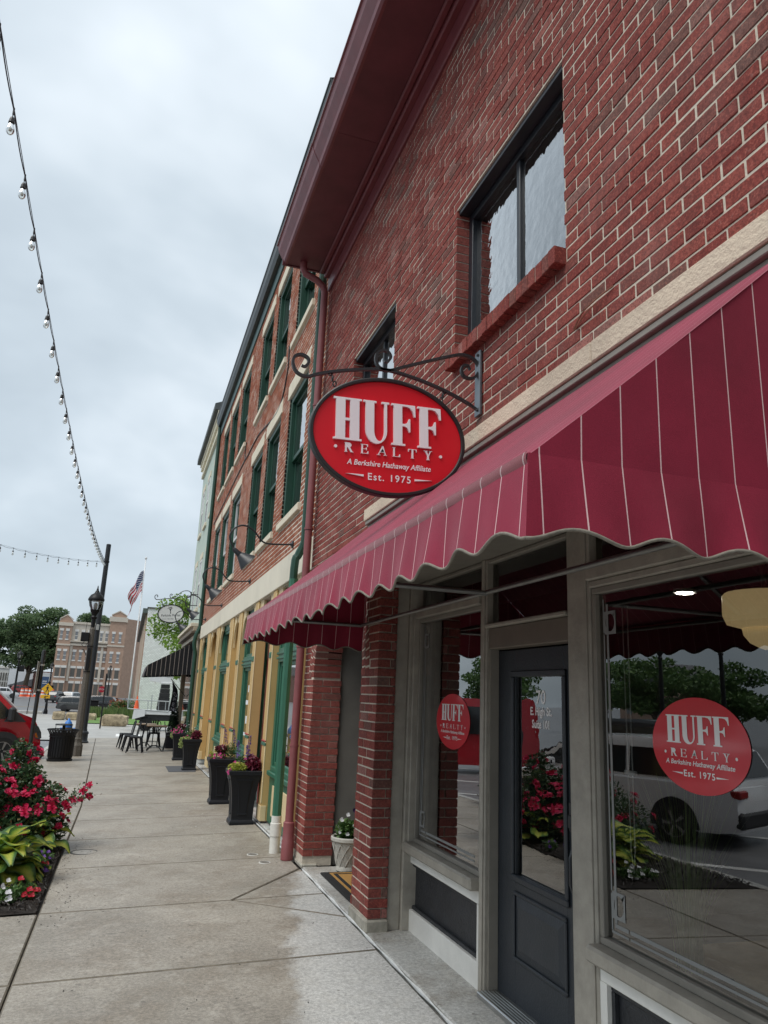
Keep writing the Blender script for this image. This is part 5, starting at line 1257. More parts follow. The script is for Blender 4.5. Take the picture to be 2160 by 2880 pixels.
# ---- tall square planters (pots here, plants with the other vegetation)
POTM = M('planter_black', (.009,.010,.014), .45, var=.12, scale=6, spec=.3)
PLANTERS = []
def planter(x, y, label):
    z = G(x, y); t_ = thing('tall_planter', label, 'planter', (x,y,z), 'tall planters along the yellow shop front')
    pr = [(.155,0),(.155,.03),(.148,.045),(.138,.06),(.136,.075)]
    for i in range(9):
        q = i/8; pr.append((.136+.012*q+.045*q**2.6, .08+.50*q))
    pr += [(.199,.60),(.212,.61),(.214,.655),(.208,.662),(.19,.66)]
    mb = MB(); mb.square(pr, (x,y,z)); mb.build('pot', POTM, t_)
    for ax in (0,1):
        for sg_ in (-1,1):
            mb = MB(); V = []
            def hw(h): q = max(0,(h-.08)/.5); return .136+.012*q+.045*q**2.6
            for i in range(7):
                h = .13+.42*i/6; r_ = hw(h); w_ = .062+.045*(i/6)**2
                for (u, d_) in ((-w_,.004),(-w_+.012,.010),(w_-.012,.010),(w_,.004)):
                    p = (x+u, y+sg_*(r_+d_), z+h) if ax == 0 else (x+sg_*(r_+d_), y+u, z+h)
                    V.append(p)
            mb.add(V, [(i*4+k,i*4+k+1,(i+1)*4+k+1,(i+1)*4+k) for i in range(6) for k in (0,2)]); 
            # raised frame: top and bottom rails
            for h in (.13,.55):
                r_ = hw(h)+.004; w_ = .062+.045*((h-.13)/.42)**2
                if ax == 0: mb.box(x-w_,x+w_,y+sg_*r_-.008,y+sg_*r_+.008,z+h-.012,z+h+.006,.004)
                else: mb.box(x+sg_*r_-.008,x+sg_*r_+.008,y-w_,y+w_,z+h-.012,z+h+.006,.004)
            mb.build('panel_moulding', POTM, t_)
    mb = MB(); mb.box(x-.19,x+.19,y-.19,y+.19,z+.60,z+.64); mb.build('soil', M('soil', (.03,.022,.016), .95, bmp=.8), t_)
    PLANTERS.append((t_, x, y, z+.64)); return t_
planter(1.585,10.40,'tall black planter nearest the brick pier, with yellow-green and burgundy plants')
planter(1.53,12.38,'tall black planter with pink petunias, second from the brick pier')
planter(1.50,17.9,'tall black planter with pale trailing leaves, third from the brick pier')
planter(1.46,20.9,'farthest tall black planter, half hidden beside the cafe tables')
# stone-look basket pot
x, y = 2.20, 7.44
pt_ = thing('basket_pot', 'grey basket-weave pot with white and purple pansies in the arched entry', 'flower pot', (x,y,.006))
pr = [(.105,0),(.118,.01),(.118,.035),(.112,.05)]+[(.112+.05*(i/8),.05+.21*i/8) for i in range(9)]+[(.172,.265),(.18,.275),(.18,.30),(.17,.31),(.155,.30),(.15,.26)]
mb = MB(); mb.lathe(pr, (x,y,.006), 32); mb.build('pot', M('pot_stone', (.40,.385,.345), .85, var=.1, scale=20, bmp=.4, bscale=60), pt_, smooth=True, angle=R(35))
for dr in (1,-1):
    for k in range(12):
        q0 = 2*math.pi*k/12; mb = MB(); mb.tube([(x+(.113+.05*i/7)*math.cos(q0+dr*i*.12), y+(.113+.05*i/7)*math.sin(q0+dr*i*.12), .056+.21*i/7) for i in range(8)], .006, 5); mb.build('weave_rib', MC['pot_stone'], pt_)
mb = MB(); mb.lathe([(.15,.27),(.15,.28)], (x,y,.006), 24); mb.build('soil', MC['soil'], pt_)
# ---- cafe chairs and tables
CHM = M('chair_black', (.01,.01,.012), .45, var=.12, scale=9, spec=.25)
def build_chair():
    t_ = thing('cafe_chair', 'x', 'chair', (0,0,0), 'black metal cafe chairs')
    mb = MB(); mb.box(-.18,.18,-.18,.18,.435,.455,.012); mb.box(-.19,.19,-.19,.19,.405,.434,.01); mb.build('seat', CHM, t_)
    for sx in (-1,1):
        for sy in (-1,1):
            mb = MB(); V = []
            for h, o_, w_ in ((.41,.165,.055),(.30,.178,.042),(.15,.20,.03),(.0,.225,.02)):
                V += [(sx*(o_+.014),sy*(o_-w_),h),(sx*(o_+.014),sy*(o_+.014),h),(sx*(o_-w_),sy*(o_+.014),h)]
            mb.add(V, [(i*3+k,i*3+k+1,i*3+4+k,i*3+3+k) for i in range(3) for k in (0,1)]); mb.build('leg', CHM, t_)
    mb = MB(); mb.tube(spl([(-.165,.17,.42),(-.17,.20,.60),(-.165,.235,.76),(-.10,.25,.83),(0,.253,.845),(.10,.25,.83),(.165,.235,.76),(.17,.20,.60),(.165,.17,.42)],4), .012, 8); mb.build('back_hoop', CHM, t_, smooth=True)
    for u in (-.055,.0,.055):
        mb = MB(); mb.add([(u-.022,.178,.45),(u+.022,.178,.45),(u*1.25+.026,.246,.83),(u*1.25-.026,.246,.83),(u-.022,.186,.45),(u+.022,.186,.45),(u*1.25+.026,.254,.83),(u*1.25-.026,.254,.83)], [(0,1,2,3),(7,6,5,4),(0,3,7,4),(1,5,6,2)]); mb.build('back_slat', CHM, t_)
    for s_ in (-1,1):
        mb = MB(); mb.tube([(-.2,s_*.2,.16),(.2,s_*.2,.16)], .008, 6); mb.build('stretcher', CHM, t_)
    return t_
ch = build_chair()
CH_ = [(.42,24.05,-95,'nearest black metal cafe chair, left of the front table'),(.28,24.85,-85,'black metal cafe chair behind the nearest one, left of the tables'),(1.46,24.55,88,'black metal cafe chair right of the front table, against the planters'),(1.02,26.9,182,'black metal cafe chair with rounded back behind the rear table'),(.15,26.3,-80,'black metal cafe chair left of the rear table')]
for i, (x, y, a, lb) in enumerate(CH_):
    o = ch if i == 0 else copy_tree(ch); o.location = (x,y,G(x,y)+.003); o.rotation_euler = (0,0,R(a)+0); o['label'] = lb
TT = M('table_wood', (.27,.19,.125), .5, var=.2, scale=9)
def build_table():
    t_ = thing('cafe_table', 'x', 'table', (0,0,0), 'cafe tables')
    for i in range(5): mb = MB(); mb.box(-.31+i*.124,-.31+i*.124+.12,-.31,.31,.722,.752,.004); mb.build('top_plank', TT, t_)
    mb = MB(); mb.box(-.30,.30,-.30,.30,.700,.721,.003); mb.build('top_frame', CHM, t_)
    for (u, v) in ((-.07,-.07),(.07,-.07),(-.07,.07),(.07,.07)): mb = MB(); mb.tube([(u,v,.70),(u,v,.12)], .013, 6); mb.build('column', CHM, t_)
    for q in (45,135,225,315):
        mb = MB(); c, s_ = math.cos(R(q)), math.sin(R(q)); mb.tube(spl([(0,0,.16),(.12*c,.12*s_,.15),(.25*c,.25*s_,.06),(.31*c,.31*s_,.012)],4), .014, 6); mb.build('foot', CHM, t_)
        mb = MB(); mb.tube(spl([(.07*c,.07*s_,.55),(.13*c,.13*s_,.62),(.22*c,.22*s_,.70)],4), .008, 5); mb.build('scroll', CHM, t_)
    return t_
tb = build_table()
for i, (x, y, lb) in enumerate(((.98,24.6,'nearer square wood-topped cafe table with black pedestal'),(.72,26.2,'farther square wood-topped cafe table, beyond the near one'))):
    o = tb if i == 0 else copy_tree(tb); o.location = (x,y,G(x,y)+.003); o['label'] = lb
# ---- box planter with evergreen, OPEN banner, fence post
x, y = 1.56, 26.0; z = G(x, y)
bx_ = thing('box_planter', 'low black box planter with a dark clipped evergreen by the market door', 'planter', (x,y,z))
mb = MB(); mb.box(x-.2,x+.2,y-.2,y+.2,z+.0,z+.48,.012); mb.build('box', POTM, bx_)
x, y = 1.40, 25.3; z = G(x, y)
fl = thing('open_banner', 'black vertical banner reading OPEN on an angled wall pole', 'banner', (1.8,25.3,1.4))
mb = MB(); mb.tube([(1.79,25.3,1.40),(1.30,25.3,1.93)], .013, 6); mb.build('pole', CHM, fl)
def bp(u, v): return (1.335+.19*u+.035*v+.03*math.sin(v*5), 25.28-.02*math.sin(u*4+v*3), 1.88-.95*v-.26*u*(1-v))
mb = MB(); mb.grid(lambda u, v: bp(u,v), 5, 12); mb.build('cloth', M('banner_black', (.012,.012,.018), .7), fl)
mb = MB()
for i, c_ in enumerate('OPEN'):
    V, F = text_geo(c_, .24, align='CENTER', offset=.004)
    mb.add([(lambda q: (q[0], q[1]-.006, q[2]))(bp(.5+v_[0]*3.4, .30+i*.185+.13-v_[1]*.78)) for v_ in V], F)
mb.build('lettering', M('banner_grey', (.5,.5,.55), .6), fl)

# ================================================================== VEHICLES
RUB = M('tyre_rubber', (.012,.012,.012), .8); RIM = M('alloy_rim', (.30,.30,.31), .35, .8); CGL = M('car_glass', (.012,.015,.016), .08, var=.05, spec=.8); PLB = M('bumper_plastic', (.022,.023,.025), .6)
def wheel(t_, c, r_, w_, side, dark=False):
    Mx = Matrix.Rotation(R(90*side),4,'X')
    mb = MB(); mb.lathe([(r_*.62,-w_/2),(r_*.93,-w_/2),(r_,-w_*.36),(r_,w_*.36),(r_*.93,w_/2),(r_*.62,w_/2)], c, 24, Mx); wo = mb.build('wheel', RUB, t_, smooth=True, angle=R(40))
    mb = MB(); 
    for k in range(5):
        q = 2*math.pi*k/5; P = []
        for (rr_, dq) in ((.12,-.35),(.6,-.14),(.6,.14),(.12,.35)): P.append((r_*rr_*math.cos(q+dq), r_*rr_*math.sin(q+dq)))
        mb.prism(P, lambda u, v: Vector(c)+Mx @ Vector((u,v,w_/2-.02)), lambda u, v: Vector(c)+Mx @ Vector((u,v,w_/2+.006)))
    mb.lathe([(r_*.60,w_/2-.015),(r_*.64,w_/2+.004),(r_*.60,w_/2+.004)], c, 24, Mx, cap=False); mb.lathe([(r_*.61,w_/2-.04),(r_*.61,w_/2-.035)], c, 20, Mx)
    mb.build('rim', RIM if not dark else M('dark_rim', (.03,.03,.03), .4, .5), wo)
def loft(mb, st, ring):
    """st: list of (x, params) -> ring(x, params) list of (y,z)"""
    V = []; n = None
    for s_ in st:
        P = ring(s_); n = len(P); V += [(s_[0],p[0],p[1]) for p in P]
    m = len(st); F = [(i*n+k,i*n+(k+1) % n,(i+1)*n+(k+1) % n,(i+1)*n+k) for i in range(m-1) for k in range(n)]
    F += [tuple(range(n))[::-1], tuple(range((m-1)*n,m*n))]
    mb.add(V, F)
def suv(name, label, col, loc, heading, L=4.6, W=1.86, Ht=1.7, group=None, dark_rims=False, cat='car'):
    t_ = thing(name, label, cat, (0,0,0), group)
    pm = M('car_paint_'+'_'.join('%02d' % int(c*99) for c in col), col, .22, var=.03, scale=1, spec=.6, coat=.7)
    h = L/2; hw = W/2
    body = [(-h,.38,.78,.80),(-h+.05,.30,.98,.90),(-h+.4,.26,1.02,1.0),(-h+1.1,.24,1.02,1.0),(0,.24,1.02,1.0),(h-1.35,.24,1.0,1.0),(h-.9,.25,.96,1.0),(h-.3,.28,.86,.96),(h-.06,.32,.76,.88),(h,.38,.66,.80)]
    k = Ht/1.7
    def ring(s_):
        _, zb, zt, f = s_; zb *= k; zt *= k; w_ = hw*f
        return [(-w_*.93,zb),(w_*.93,zb),(w_,zb+.14),(w_*1.0,(zb+zt)/2+.05),(w_*.965,zt-.03),(w_*.90,zt),(-w_*.90,zt),(-w_*.965,zt-.03),(-w_,(zb+zt)/2+.05),(-w_,zb+.14)]
    mb = MB(); loft(mb, body, ring); bo = mb.build('body', pm, t_, smooth=True, angle=R(38))
    cab = [(-h+.10,1.0,1.02,.88),(-h+.32,1.0,1.50,.86),(-h+.55,1.0,1.66,.84),(-.6,1.0,1.70,.84),(.35,1.0,1.68,.84),(.72,1.0,1.58,.84),(1.38*h/2.3,.98,1.0,.88)]
    def ring2(s_):
        _, zb, zt, f = s_; zb *= k; zt *= k; w_ = hw*f; zt = max(zt, zb+.01); q = (zt-zb)
        return [(-hw*.90,zb-.02),(hw*.90,zb-.02),(hw*.90-.13*q,zb+q*.86),(hw*.9-.22*q,zt),(-hw*.9+.22*q,zt),(-hw*.90+.13*q,zb+q*.86)]
    mb = MB(); loft(mb, cab, ring2); mb.build('cabin', pm, t_, smooth=True, angle=R(38))
    # side glass, slightly proud
    for s_ in (-1,1):
        for (x0, x1, x2, x3) in ((-h+.42,-.62,-.62,-h+.72),(-.55,.40,.33,-.55),(.47,1.22*h/2.3,.62,.40)):
            def pt(xx, zz): q = (zz-1.0*k); return (xx, s_*(hw*.90-.13*q+.008), zz)
            P = [pt(x0,1.06*k),pt(x1,1.06*k),pt(x2,1.52*k),pt(x3,1.52*k)]
            mb = MB(); mb.add(P, [(0,1,2,3) if s_ < 0 else (3,2,1,0)]); mb.build('side_window', CGL, t_)
        for xx in (h-.98,-h+.95):
            wheel(t_, (xx,s_*(hw-.11),.34*k), .345*k, .22, -s_ if False else (1 if s_ < 0 else -1), dark_rims)
            mb = MB(); mb.prism([(xx+.42*k*math.cos(R(q)),.34*k+.42*k*math.sin(R(q))) for q in range(-8,189,14)], lambda u, v: (u,s_*(hw-.06),v), lambda u, v: (u,s_*(hw+.005),v)); mb.build('wheel_arch', PLB, t_)
        mb = MB(); mb.box(h-.32,h-.08,s_*hw*.62,s_*hw*.88,.68*k,.80*k,.02); mb.build('headlight', M('lamp_clear', (.5,.52,.55), .15, spec=.8), t_)
        mb = MB(); mb.box(-h-.005,-h+.16,s_*hw*.60,s_*hw*.90,.82*k,.95*k,.02); mb.build('tail_light', M('tail_red', (.30,.02,.02), .25), t_)
        mb = MB(); mb.box(.92,1.06,s_*(hw*.93),s_*(hw+.16),1.03*k,1.18*k,.03); mb.build('mirror', pm, t_)
    mb = MB(); mb.add([(-h+.13,-hw*.74,1.10*k),(-h+.13,hw*.74,1.10*k),(-h+.325,hw*.68,1.5*k),(-h+.325,-hw*.68,1.5*k)], [(3,2,1,0)]); mb.v = [(a-.02, b, c+.02) for a, b, c in mb.v]; mb.build('rear_window', CGL, t_); mb = MB(); mb.add([(1.30*h/2.3,-hw*.78,1.05*k),(1.30*h/2.3,hw*.78,1.05*k),(.78,hw*.70,1.55*k),(.78,-hw*.70,1.55*k)], [(0,1,2,3)])
    mb.v = [(a+.03, b, c+.02) for a, b, c in mb.v]; mb.build('windscreen', CGL, t_)
    mb = MB(); mb.box(-h-.03,-h+.12,-hw*.9,hw*.9,.36*k,.62*k,.04); mb.build('bumper', PLB, t_); mb = MB(); mb.box(h-.12,h+.03,-hw*.86,hw*.86,.32*k,.52*k,.04); mb.build('bumper', PLB, t_)
    t_.location = loc; t_.rotation_euler = (0,0,heading); return t_
def SZ(x, y): return street_z(y)+.002
suv('parked_car', 'white parked car beside the kerb, seen mirrored in the shop window', (.80,.81,.82), (-3.80,11.37,SZ(0,11.4)), R(65), 4.6, 1.86, 1.48)
suv('parked_car', 'dark red parked car at far side, seen mirrored at the right of the shop window', (.12,.012,.012), (-9.2,7.6,SZ(0,9.6)), R(65))
suv('parked_car', 'dark grey parked car farther along, seen mirrored above the white car', (.03,.032,.035), (-8.4,17.5,SZ(0,17)), R(65))
# red van nosing towards the pavement
vz = street_z(22.6)
van = thing('red_van', 'red van with black bumper parked nose-in beside the litter bin', 'van', (-4.0,22.8,vz))
VR = M('van_red', (.45,.008,.02), .25, var=.04, scale=2, coat=.6)
yn, yf = 21.85, 23.75
sil = [(-1.95,.25),(-1.90,.52),(-1.96,.78),(-2.06,.98),(-2.16,1.14),(-2.62,1.30),(-3.15,1.80),(-3.42,2.02),(-3.8,2.12),(-7.2,2.14),(-7.35,1.9),(-7.4,.45),(-7.3,.28)]
P = [(u,v+vz) for u, v in sil]
def vsec(i, s_):   # tumblehome: higher points pull in
    u, v = P[i]; h = v-vz; k = 0 if h < 1.2 else (h-1.2)*.16; f = .16*max(0,(u+2.35))/.45
    return (u, (yn+k+f) if s_ == 0 else (yf-k-f), v)
n = len(P); V = [vsec(i,0) for i in range(n)]+[vsec(i,1) for i in range(n)]
F = [tuple(range(n)), tuple(range(n,2*n))[::-1]]+[((i+1) % n,i,n+i,n+(i+1) % n) for i in range(n)]
MB().add(V, F).build('body', VR, van)
def sidepoly(name, pts, mat, dy=.012):
    mb = MB(); Q = []
    for u, h in pts:
        k = 0 if h < 1.2 else (h-1.2)*.16; Q.append((u, yn+k-dy, h+vz))
    Q2 = [(a, b+.02, c) for a, b, c in Q]; n = len(Q)
    mb.add(Q+Q2, [tuple(range(n))]+[(i,n+i,n+(i+1) % n,(i+1) % n) for i in range(n)]); return mb.build(name, mat, van)
sidepoly('side_window', [(-2.74,1.26),(-3.28,1.78),(-3.42,1.88),(-4.25,1.90),(-4.25,1.13),(-2.9,1.13)], CGL)
sidepoly('window_surround', [(-2.38,1.06),(-2.66,1.34),(-2.76,1.26),(-2.88,1.12),(-2.9,1.06)], PLB, .02)
sidepoly('rear_side_window', [(-4.4,1.90),(-5.9,1.90),(-5.9,1.13),(-4.4,1.13)], CGL)
mb = MB(); mb.box(-2.86,-2.70,yn-.24,yn-.05,1.06+vz,1.42+vz,.05); mb.build('mirror', PLB, van)
mb = MB(); mb.add([(-2.66,yn+.20,1.35+vz),(-2.66,yf-.20,1.35+vz),(-3.12,yf-.25,1.79+vz),(-3.12,yn+.25,1.79+vz)], [(0,1,2,3)]); mb.v = [(a+.03,b,c+.03) for a, b, c in mb.v]; mb.build('windscreen', CGL, van)
mb = MB(); mb.tube([(-2.60,yn+.10,1.345+vz),(-3.14,yn+.13,1.83+vz),(-3.40,yn+.16,2.05+vz)], .035, 6); mb.build('pillar_sky_glint', M('van_sky_glint', (.55,.55,.56), .35), van)  # pale tube paints the sky reflected along the windscreen edge
mb = MB(); mb.box(-2.35,-1.82,yn-.01,yf+.01,.14+vz,.46+vz,.07); mb.build('bumper', PLB, van)
for s_, yy_ in ((0,yn),(1,yf)):
    mb = MB(); q = [(-2.16,1.02),(-2.02,.94),(-1.93,.80),(-1.90,.66),(-1.96,.62),(-2.08,.66)]
    sgn = 1 if s_ == 0 else -1
    V = [(u, yy_+sgn*(-.012+.16*max(0,(u+2.35))/.45), v+vz) for u, v in q]+[(u+.0, yy_+sgn*(.12+.16*max(0,(u+2.35))/.45), v+vz) for u, v in q]
    n = len(q); mb.add(V, [tuple(range(n))[::(-1 if s_ else 1)], tuple(range(n,2*n))]+[(i,(i+1) % n,n+(i+1) % n,n+i) for i in range(n)]); hl = mb.build('headlight', M('van_headlight', (.06,.06,.065), .12, spec=.8), van)
    mb = MB(); mb.add([(u, yy_+sgn*(-.016+.16*max(0,(u+2.35))/.45), v+vz) for u, v in ((-2.07,.80),(-1.99,.66),(-2.07,.68),(-2.10,.76))], [(0,1,2,3)]); mb.build('indicator', M('amber_lens', (.5,.13,.01), .25), hl)
mb = MB(); q = [(-2.86+.46*math.cos(R(a)),.36+.46*math.sin(R(a))) for a in range(-5,186,12)]
mb.add([(u,yn-.015,v+vz) for u, v in q]+[(u,yn+.1,v+vz) for u, v in q], [tuple(range(len(q)))]+[(i,len(q)+i,len(q)+i+1,i+1) for i in range(len(q)-1)]); mb.build('wheel_arch', PLB, van)
wheel(van, (-2.86,yn+.09,.35+vz), .36, .22, 1); wheel(van, (-6.3,yn+.09,.35+vz), .36, .22, 1)

# the van stands at an angle, nose turned a little away
pv = Vector((-1.95,21.85,0)); rot = Matrix.Rotation(R(22),4,'Z'); van.location = pv+rot @ (van.location-pv); van.rotation_euler = (0,0,R(22))
for (x, y, h, lb) in ((-1.44,2.92,6.35,'dark steel pole holding the near end of the overhead festoon string'),(-6.32,19.9,6.2,'dark steel pole holding the left end of the crossing festoon string')):
    z = gz(x, y) if x > -2.1 else street_z(y); t_ = thing('light_string_pole', lb, 'pole', (x,y,z)); mb = MB(); mb.lathe([(.085,.0),(.075,h)], (x,y,z), 14); mb.build('shaft', DPOLE, t_, smooth=True, angle=R(40)); mb = MB(); mb.lathe([(.18,0),(.17,.05),(.13,.10),(.13,.30),(.1,.38)], (x,y,z), 14); mb.build('base', DPOLE, t_)
# ================================================================== VEGETATION
def leaf_cloud(P, size, rs, up_bias=.35, aspect=.55, jitter=.35, droop=0.0, out=None):
    """P: (n,3) leaf positions -> verts, faces; each leaf a folded diamond of two triangles"""
    n = len(P); d = rs.normal(size=(n,3))
    if out is not None: d = d*.6+out*1.0
    d[:,2] = d[:,2]*.7-droop; d /= np.linalg.norm(d,axis=1)[:,None]+1e-9
    nr = rs.normal(size=(n,3)); nr[:,2] += up_bias*3
    s = np.cross(d,nr); s /= np.linalg.norm(s,axis=1)[:,None]+1e-9
    nn = np.cross(s,d)
    L = size*(1+jitter*rs.uniform(-1,1,n))[:,None]; W = L*aspect*.5
    b = P-d*L*.5; t = P+d*L*.5; m = P+d*L*.05-nn*L*.08
    V = np.stack([b, m+s*W, t, m-s*W],1).reshape(-1,3)
    F = (np.array([[0,1,2,3]])+(np.arange(n)*4)[:,None])
    return V, F
def blob_points(blobs, n, rs, shell=.55):
    """points spread through several ellipsoid clumps (cx,cy,cz,rx,ry,rz), denser near their skins"""
    vol = np.array([b[3]*b[4]*b[5] for b in blobs])**.8; k = rs.choice(len(blobs), n, p=vol/vol.sum()); B = np.array(blobs)[k]
    u = rs.normal(size=(n,3)); u /= np.linalg.norm(u,axis=1)[:,None]; r = shell+(1-shell)*rs.random(n)**.7; r = np.where(rs.random(n) < .2, rs.random(n), r)
    return B[:,:3]+u*B[:,3:]*r[:,None], u
def crown_blobs(c, R_, nb, rs, small=.28, flat=.8):
    bl = []
    for i in range(nb):
        u = rs.normal(size=3); u /= np.linalg.norm(u); r = rs.random()**.45
        s_ = small*(.7+.6*rs.random())
        bl.append((c[0]+u[0]*R_[0]*r, c[1]+u[1]*R_[1]*r, c[2]+u[2]*R_[2]*r*(1 if u[2] > 0 else .8), R_[0]*s_, R_[1]*s_, R_[2]*s_*flat))
    return bl
BARK = M('bark', (.10,.08,.06), .9, var=.3, scale=12, bmp=.6, bscale=30)
def tree(label, base, trunk_h, c, R_, n, lsize, mat, seed, nb=34, tr=.25, group=None, droop=0, small=.28):
    rs = np.random.default_rng(seed); t_ = thing('leafy_tree', label, 'tree', base, group)
    mb = MB(); top = Vector((c[0],c[1],c[2]-R_[2]*.35)); B_ = Vector(base)
    mb.tube([B_, B_.lerp(top,.5)+Vector((tr*.4,0,0)), top], [tr, tr*.75, tr*.45], 10)
    bl = crown_blobs(c, R_, nb, rs, small)
    for b in bl[::2]:
        s0 = B_.lerp(top, .45+.5*rs.random()); e_ = Vector(b[:3]); mid = s0.lerp(e_,.5)+Vector((0,0,-.06*R_[2]))
        mb.tube([s0,mid,e_], [tr*.32,tr*.2,tr*.07], 6)
    mb.build('trunk', BARK, t_)
    P, u = blob_points(bl, n, rs); V, F = leaf_cloud(P, lsize, rs, out=u*.5, droop=droop); np_mesh('crown', V, F, mat, t_)
    return t_
LDK = leaf_mat('leaf_dark', [(0,(.07,.12,.06)),(.4,(.115,.18,.085)),(.75,(.16,.235,.11)),(1,(.22,.29,.15))], trans=.5)
LLT = leaf_mat('leaf_lime', [(0,(.10,.19,.025)),(.4,(.17,.29,.04)),(.8,(.25,.38,.06)),(1,(.32,.44,.10))], trans=.4)
LMD = leaf_mat('leaf_mid', [(0,(.05,.11,.035)),(.5,(.09,.17,.05)),(1,(.15,.24,.07))])
# far oak behind the brick block, lime tree by the market, street trees across the road
tree('large dark green tree filling the left skyline behind the low white building', (-20,172,-.3), 4, (-19.5,172,10.3), (10.2,6,7.4), 26000, .62, LDK, 11, 60, .55, small=.24)
tree('dark green treetop between the far brick block and the lantern', (-9,178,-.3), 4, (-8.6,178,11.2), (5.5,5,5.4), 9000, .6, LDK, 12, 26, .4)
tree('lime green young tree behind the black market awning', (2.9,39,street_z(39)), 2.5, (2.5,39.5,4.2), (1.75,1.6,2.5), 6500, .17, LLT, 13, 40, .07, droop=.25, small=.26)
for i, (x, y, h) in enumerate(((-30,44,6.0),(-27,62,6.5),(-38,46,6.0),(-26,84,7.2),(-44,70,7.5),(-42,30,6.0))):
    tree(['bushy street tree across the road, mirrored at left in the shop window','tall street tree across the road, mirrored beside the decal','bushy tree across the road behind the parked cars','distant street tree across the road at the crossing','tall tree standing back from the road opposite','street tree opposite the shop, right of the mirrored poles'][i], (x,y,street_z(y)), 2, (x,y,h*.62+street_z(y)), (3.6,3.6,h*.40), 7000, .34, LMD, 30+i, 30, .16, 'street trees across the road')
# low plants by the far lawn
rs = np.random.default_rng(5)
def grass_patch(name, label, x0, x1, y0, y1, h, n, mat, z):
    P = np.stack([rs.uniform(x0,x1,n), rs.uniform(y0,y1,n), np.full(n,0.0)],1); zz = np.array([z(a,b) for a, b in P[:,:2]])
    L = h*(.6+.5*rs.random(n)); a = rs.uniform(0,6.28,n); lean = .35*rs.random(n)*h
    tx = P[:,0]+np.cos(a)*lean; ty = P[:,1]+np.sin(a)*lean; w_ = .012+.01*rs.random(n)
    V = np.stack([np.stack([P[:,0]-w_*2,P[:,1],zz],1), np.stack([P[:,0]+w_*2,P[:,1],zz],1), np.stack([tx+w_*.5,ty,zz+L],1), np.stack([tx-w_*.5,ty,zz+L],1)],1).reshape(-1,3)
    o = np_mesh(name, V, np.arange(n*4).reshape(-1,4), mat); tag(o, label, 'grass', kind='stuff'); return o
GT = leaf_mat('tall_grass', [(0,(.06,.10,.03)),(.5,(.11,.17,.05)),(1,(.20,.25,.09))])
grass_patch('tall_grass', 'band of tall ornamental grass behind the boulders', -3.6,3.5,70,76,.85,2600,GT,lambda a,b: street_z(b)+.1)
sb = thing('flower_shrub', 'rounded shrub with reddish flowers at the far lawn corner', 'shrub', (-.1,78,street_z(78)))
bl = [(-.1+.4*rs.normal(),78+.4*rs.normal(),street_z(78)+.7+.5*rs.random(),.7,.6,.6) for _ in range(9)]
P, u = blob_points(bl, 2200, rs); V, F = leaf_cloud(P, .2, rs); np_mesh('foliage', V, F, LMD, sb)
P, u = blob_points([(b[0],b[1]-.1,b[2]+.25,b[3],b[4],b[5]) for b in bl[:4]], 260, rs, .9); V, F = leaf_cloud(P, .2, rs); np_mesh('flowers', V, F, leaf_mat('rust_flower', [(0,(.22,.06,.03)),(1,(.35,.12,.06))]), sb)
# evergreen in the box planter
rs = np.random.default_rng(8)
bl = [(1.56,26.0,-.15+.5+.12*i,.19-.016*i,.19-.016*i,.17) for i in range(8)]
P, u = blob_points(bl, 3600, rs, .8); V, F = leaf_cloud(P, .06, rs, aspect=.3, out=u); np_mesh('evergreen', V, F, leaf_mat('conifer', [(0,(.008,.022,.01)),(1,(.025,.055,.022))]), bx_)

# ---- flower parts used again and again
def petal_mesh(name, np_, r_, cup, mat, layers=2, twist=.4, seed=0):
    """ragged bloom: every petal a small curled sheet of its own"""
    rg = random.Random(seed); mb = MB()
    for l in range(layers):
        for i in range(np_):
            k = (1-.25*l)*rg.uniform(.8,1.12); a = 2*math.pi*(i+.5*l)/np_+rg.uniform(-twist,twist); c, s_ = math.cos(a), math.sin(a)
            w_ = r_*k*min(.62, 2.3/np_); tilt = cup+.42*l+rg.uniform(-.22,.3); curl = rg.uniform(-.5,.25); pts = []
            for t_, ww in ((.08,.25),(.4,.85),(.75,1.0),(1.0,.5)):
                an = tilt+curl*t_; rr = r_*k*t_*math.cos(an); zz = r_*k*t_*math.sin(an)+.003*l
                for e_ in (-1,0,1):
                    lift = .16*w_*abs(e_)*rg.uniform(.2,1.6); pts.append((c*rr-s_*w_*ww*e_, s_*rr+c*w_*ww*e_, zz+lift))
            mb.add(pts, [(3*q+j,3*q+j+1,3*q+j+4,3*q+j+3) for q in range(3) for j in (0,1)])
    me = bpy.data.meshes.new(name); me.from_pydata(mb.v, [], mb.f); me.materials.append(mat); return me
def bloom(me, name, p, nrm, s_, parent):
    o = bpy.data.objects.new(name, me); C.objects.link(o); o.parent = parent
    o.location = Vector(p)-WO[parent.name]; o.scale = (s_,s_,s_); o.rotation_euler = Vector(nrm).to_track_quat('Z','Y').to_euler(); return o
def stems(mb, base, tips, r_=.004, rs_=None):
    for t_ in tips:
        b = Vector(base)+Vector((random.uniform(-.12,.12),random.uniform(-.12,.12),0)); e_ = Vector(t_); m_ = b.lerp(e_,.55)+Vector((0,0,.08)); mb.tube([b,m_,e_], [r_*1.6,r_,r_*.6], 4, False)
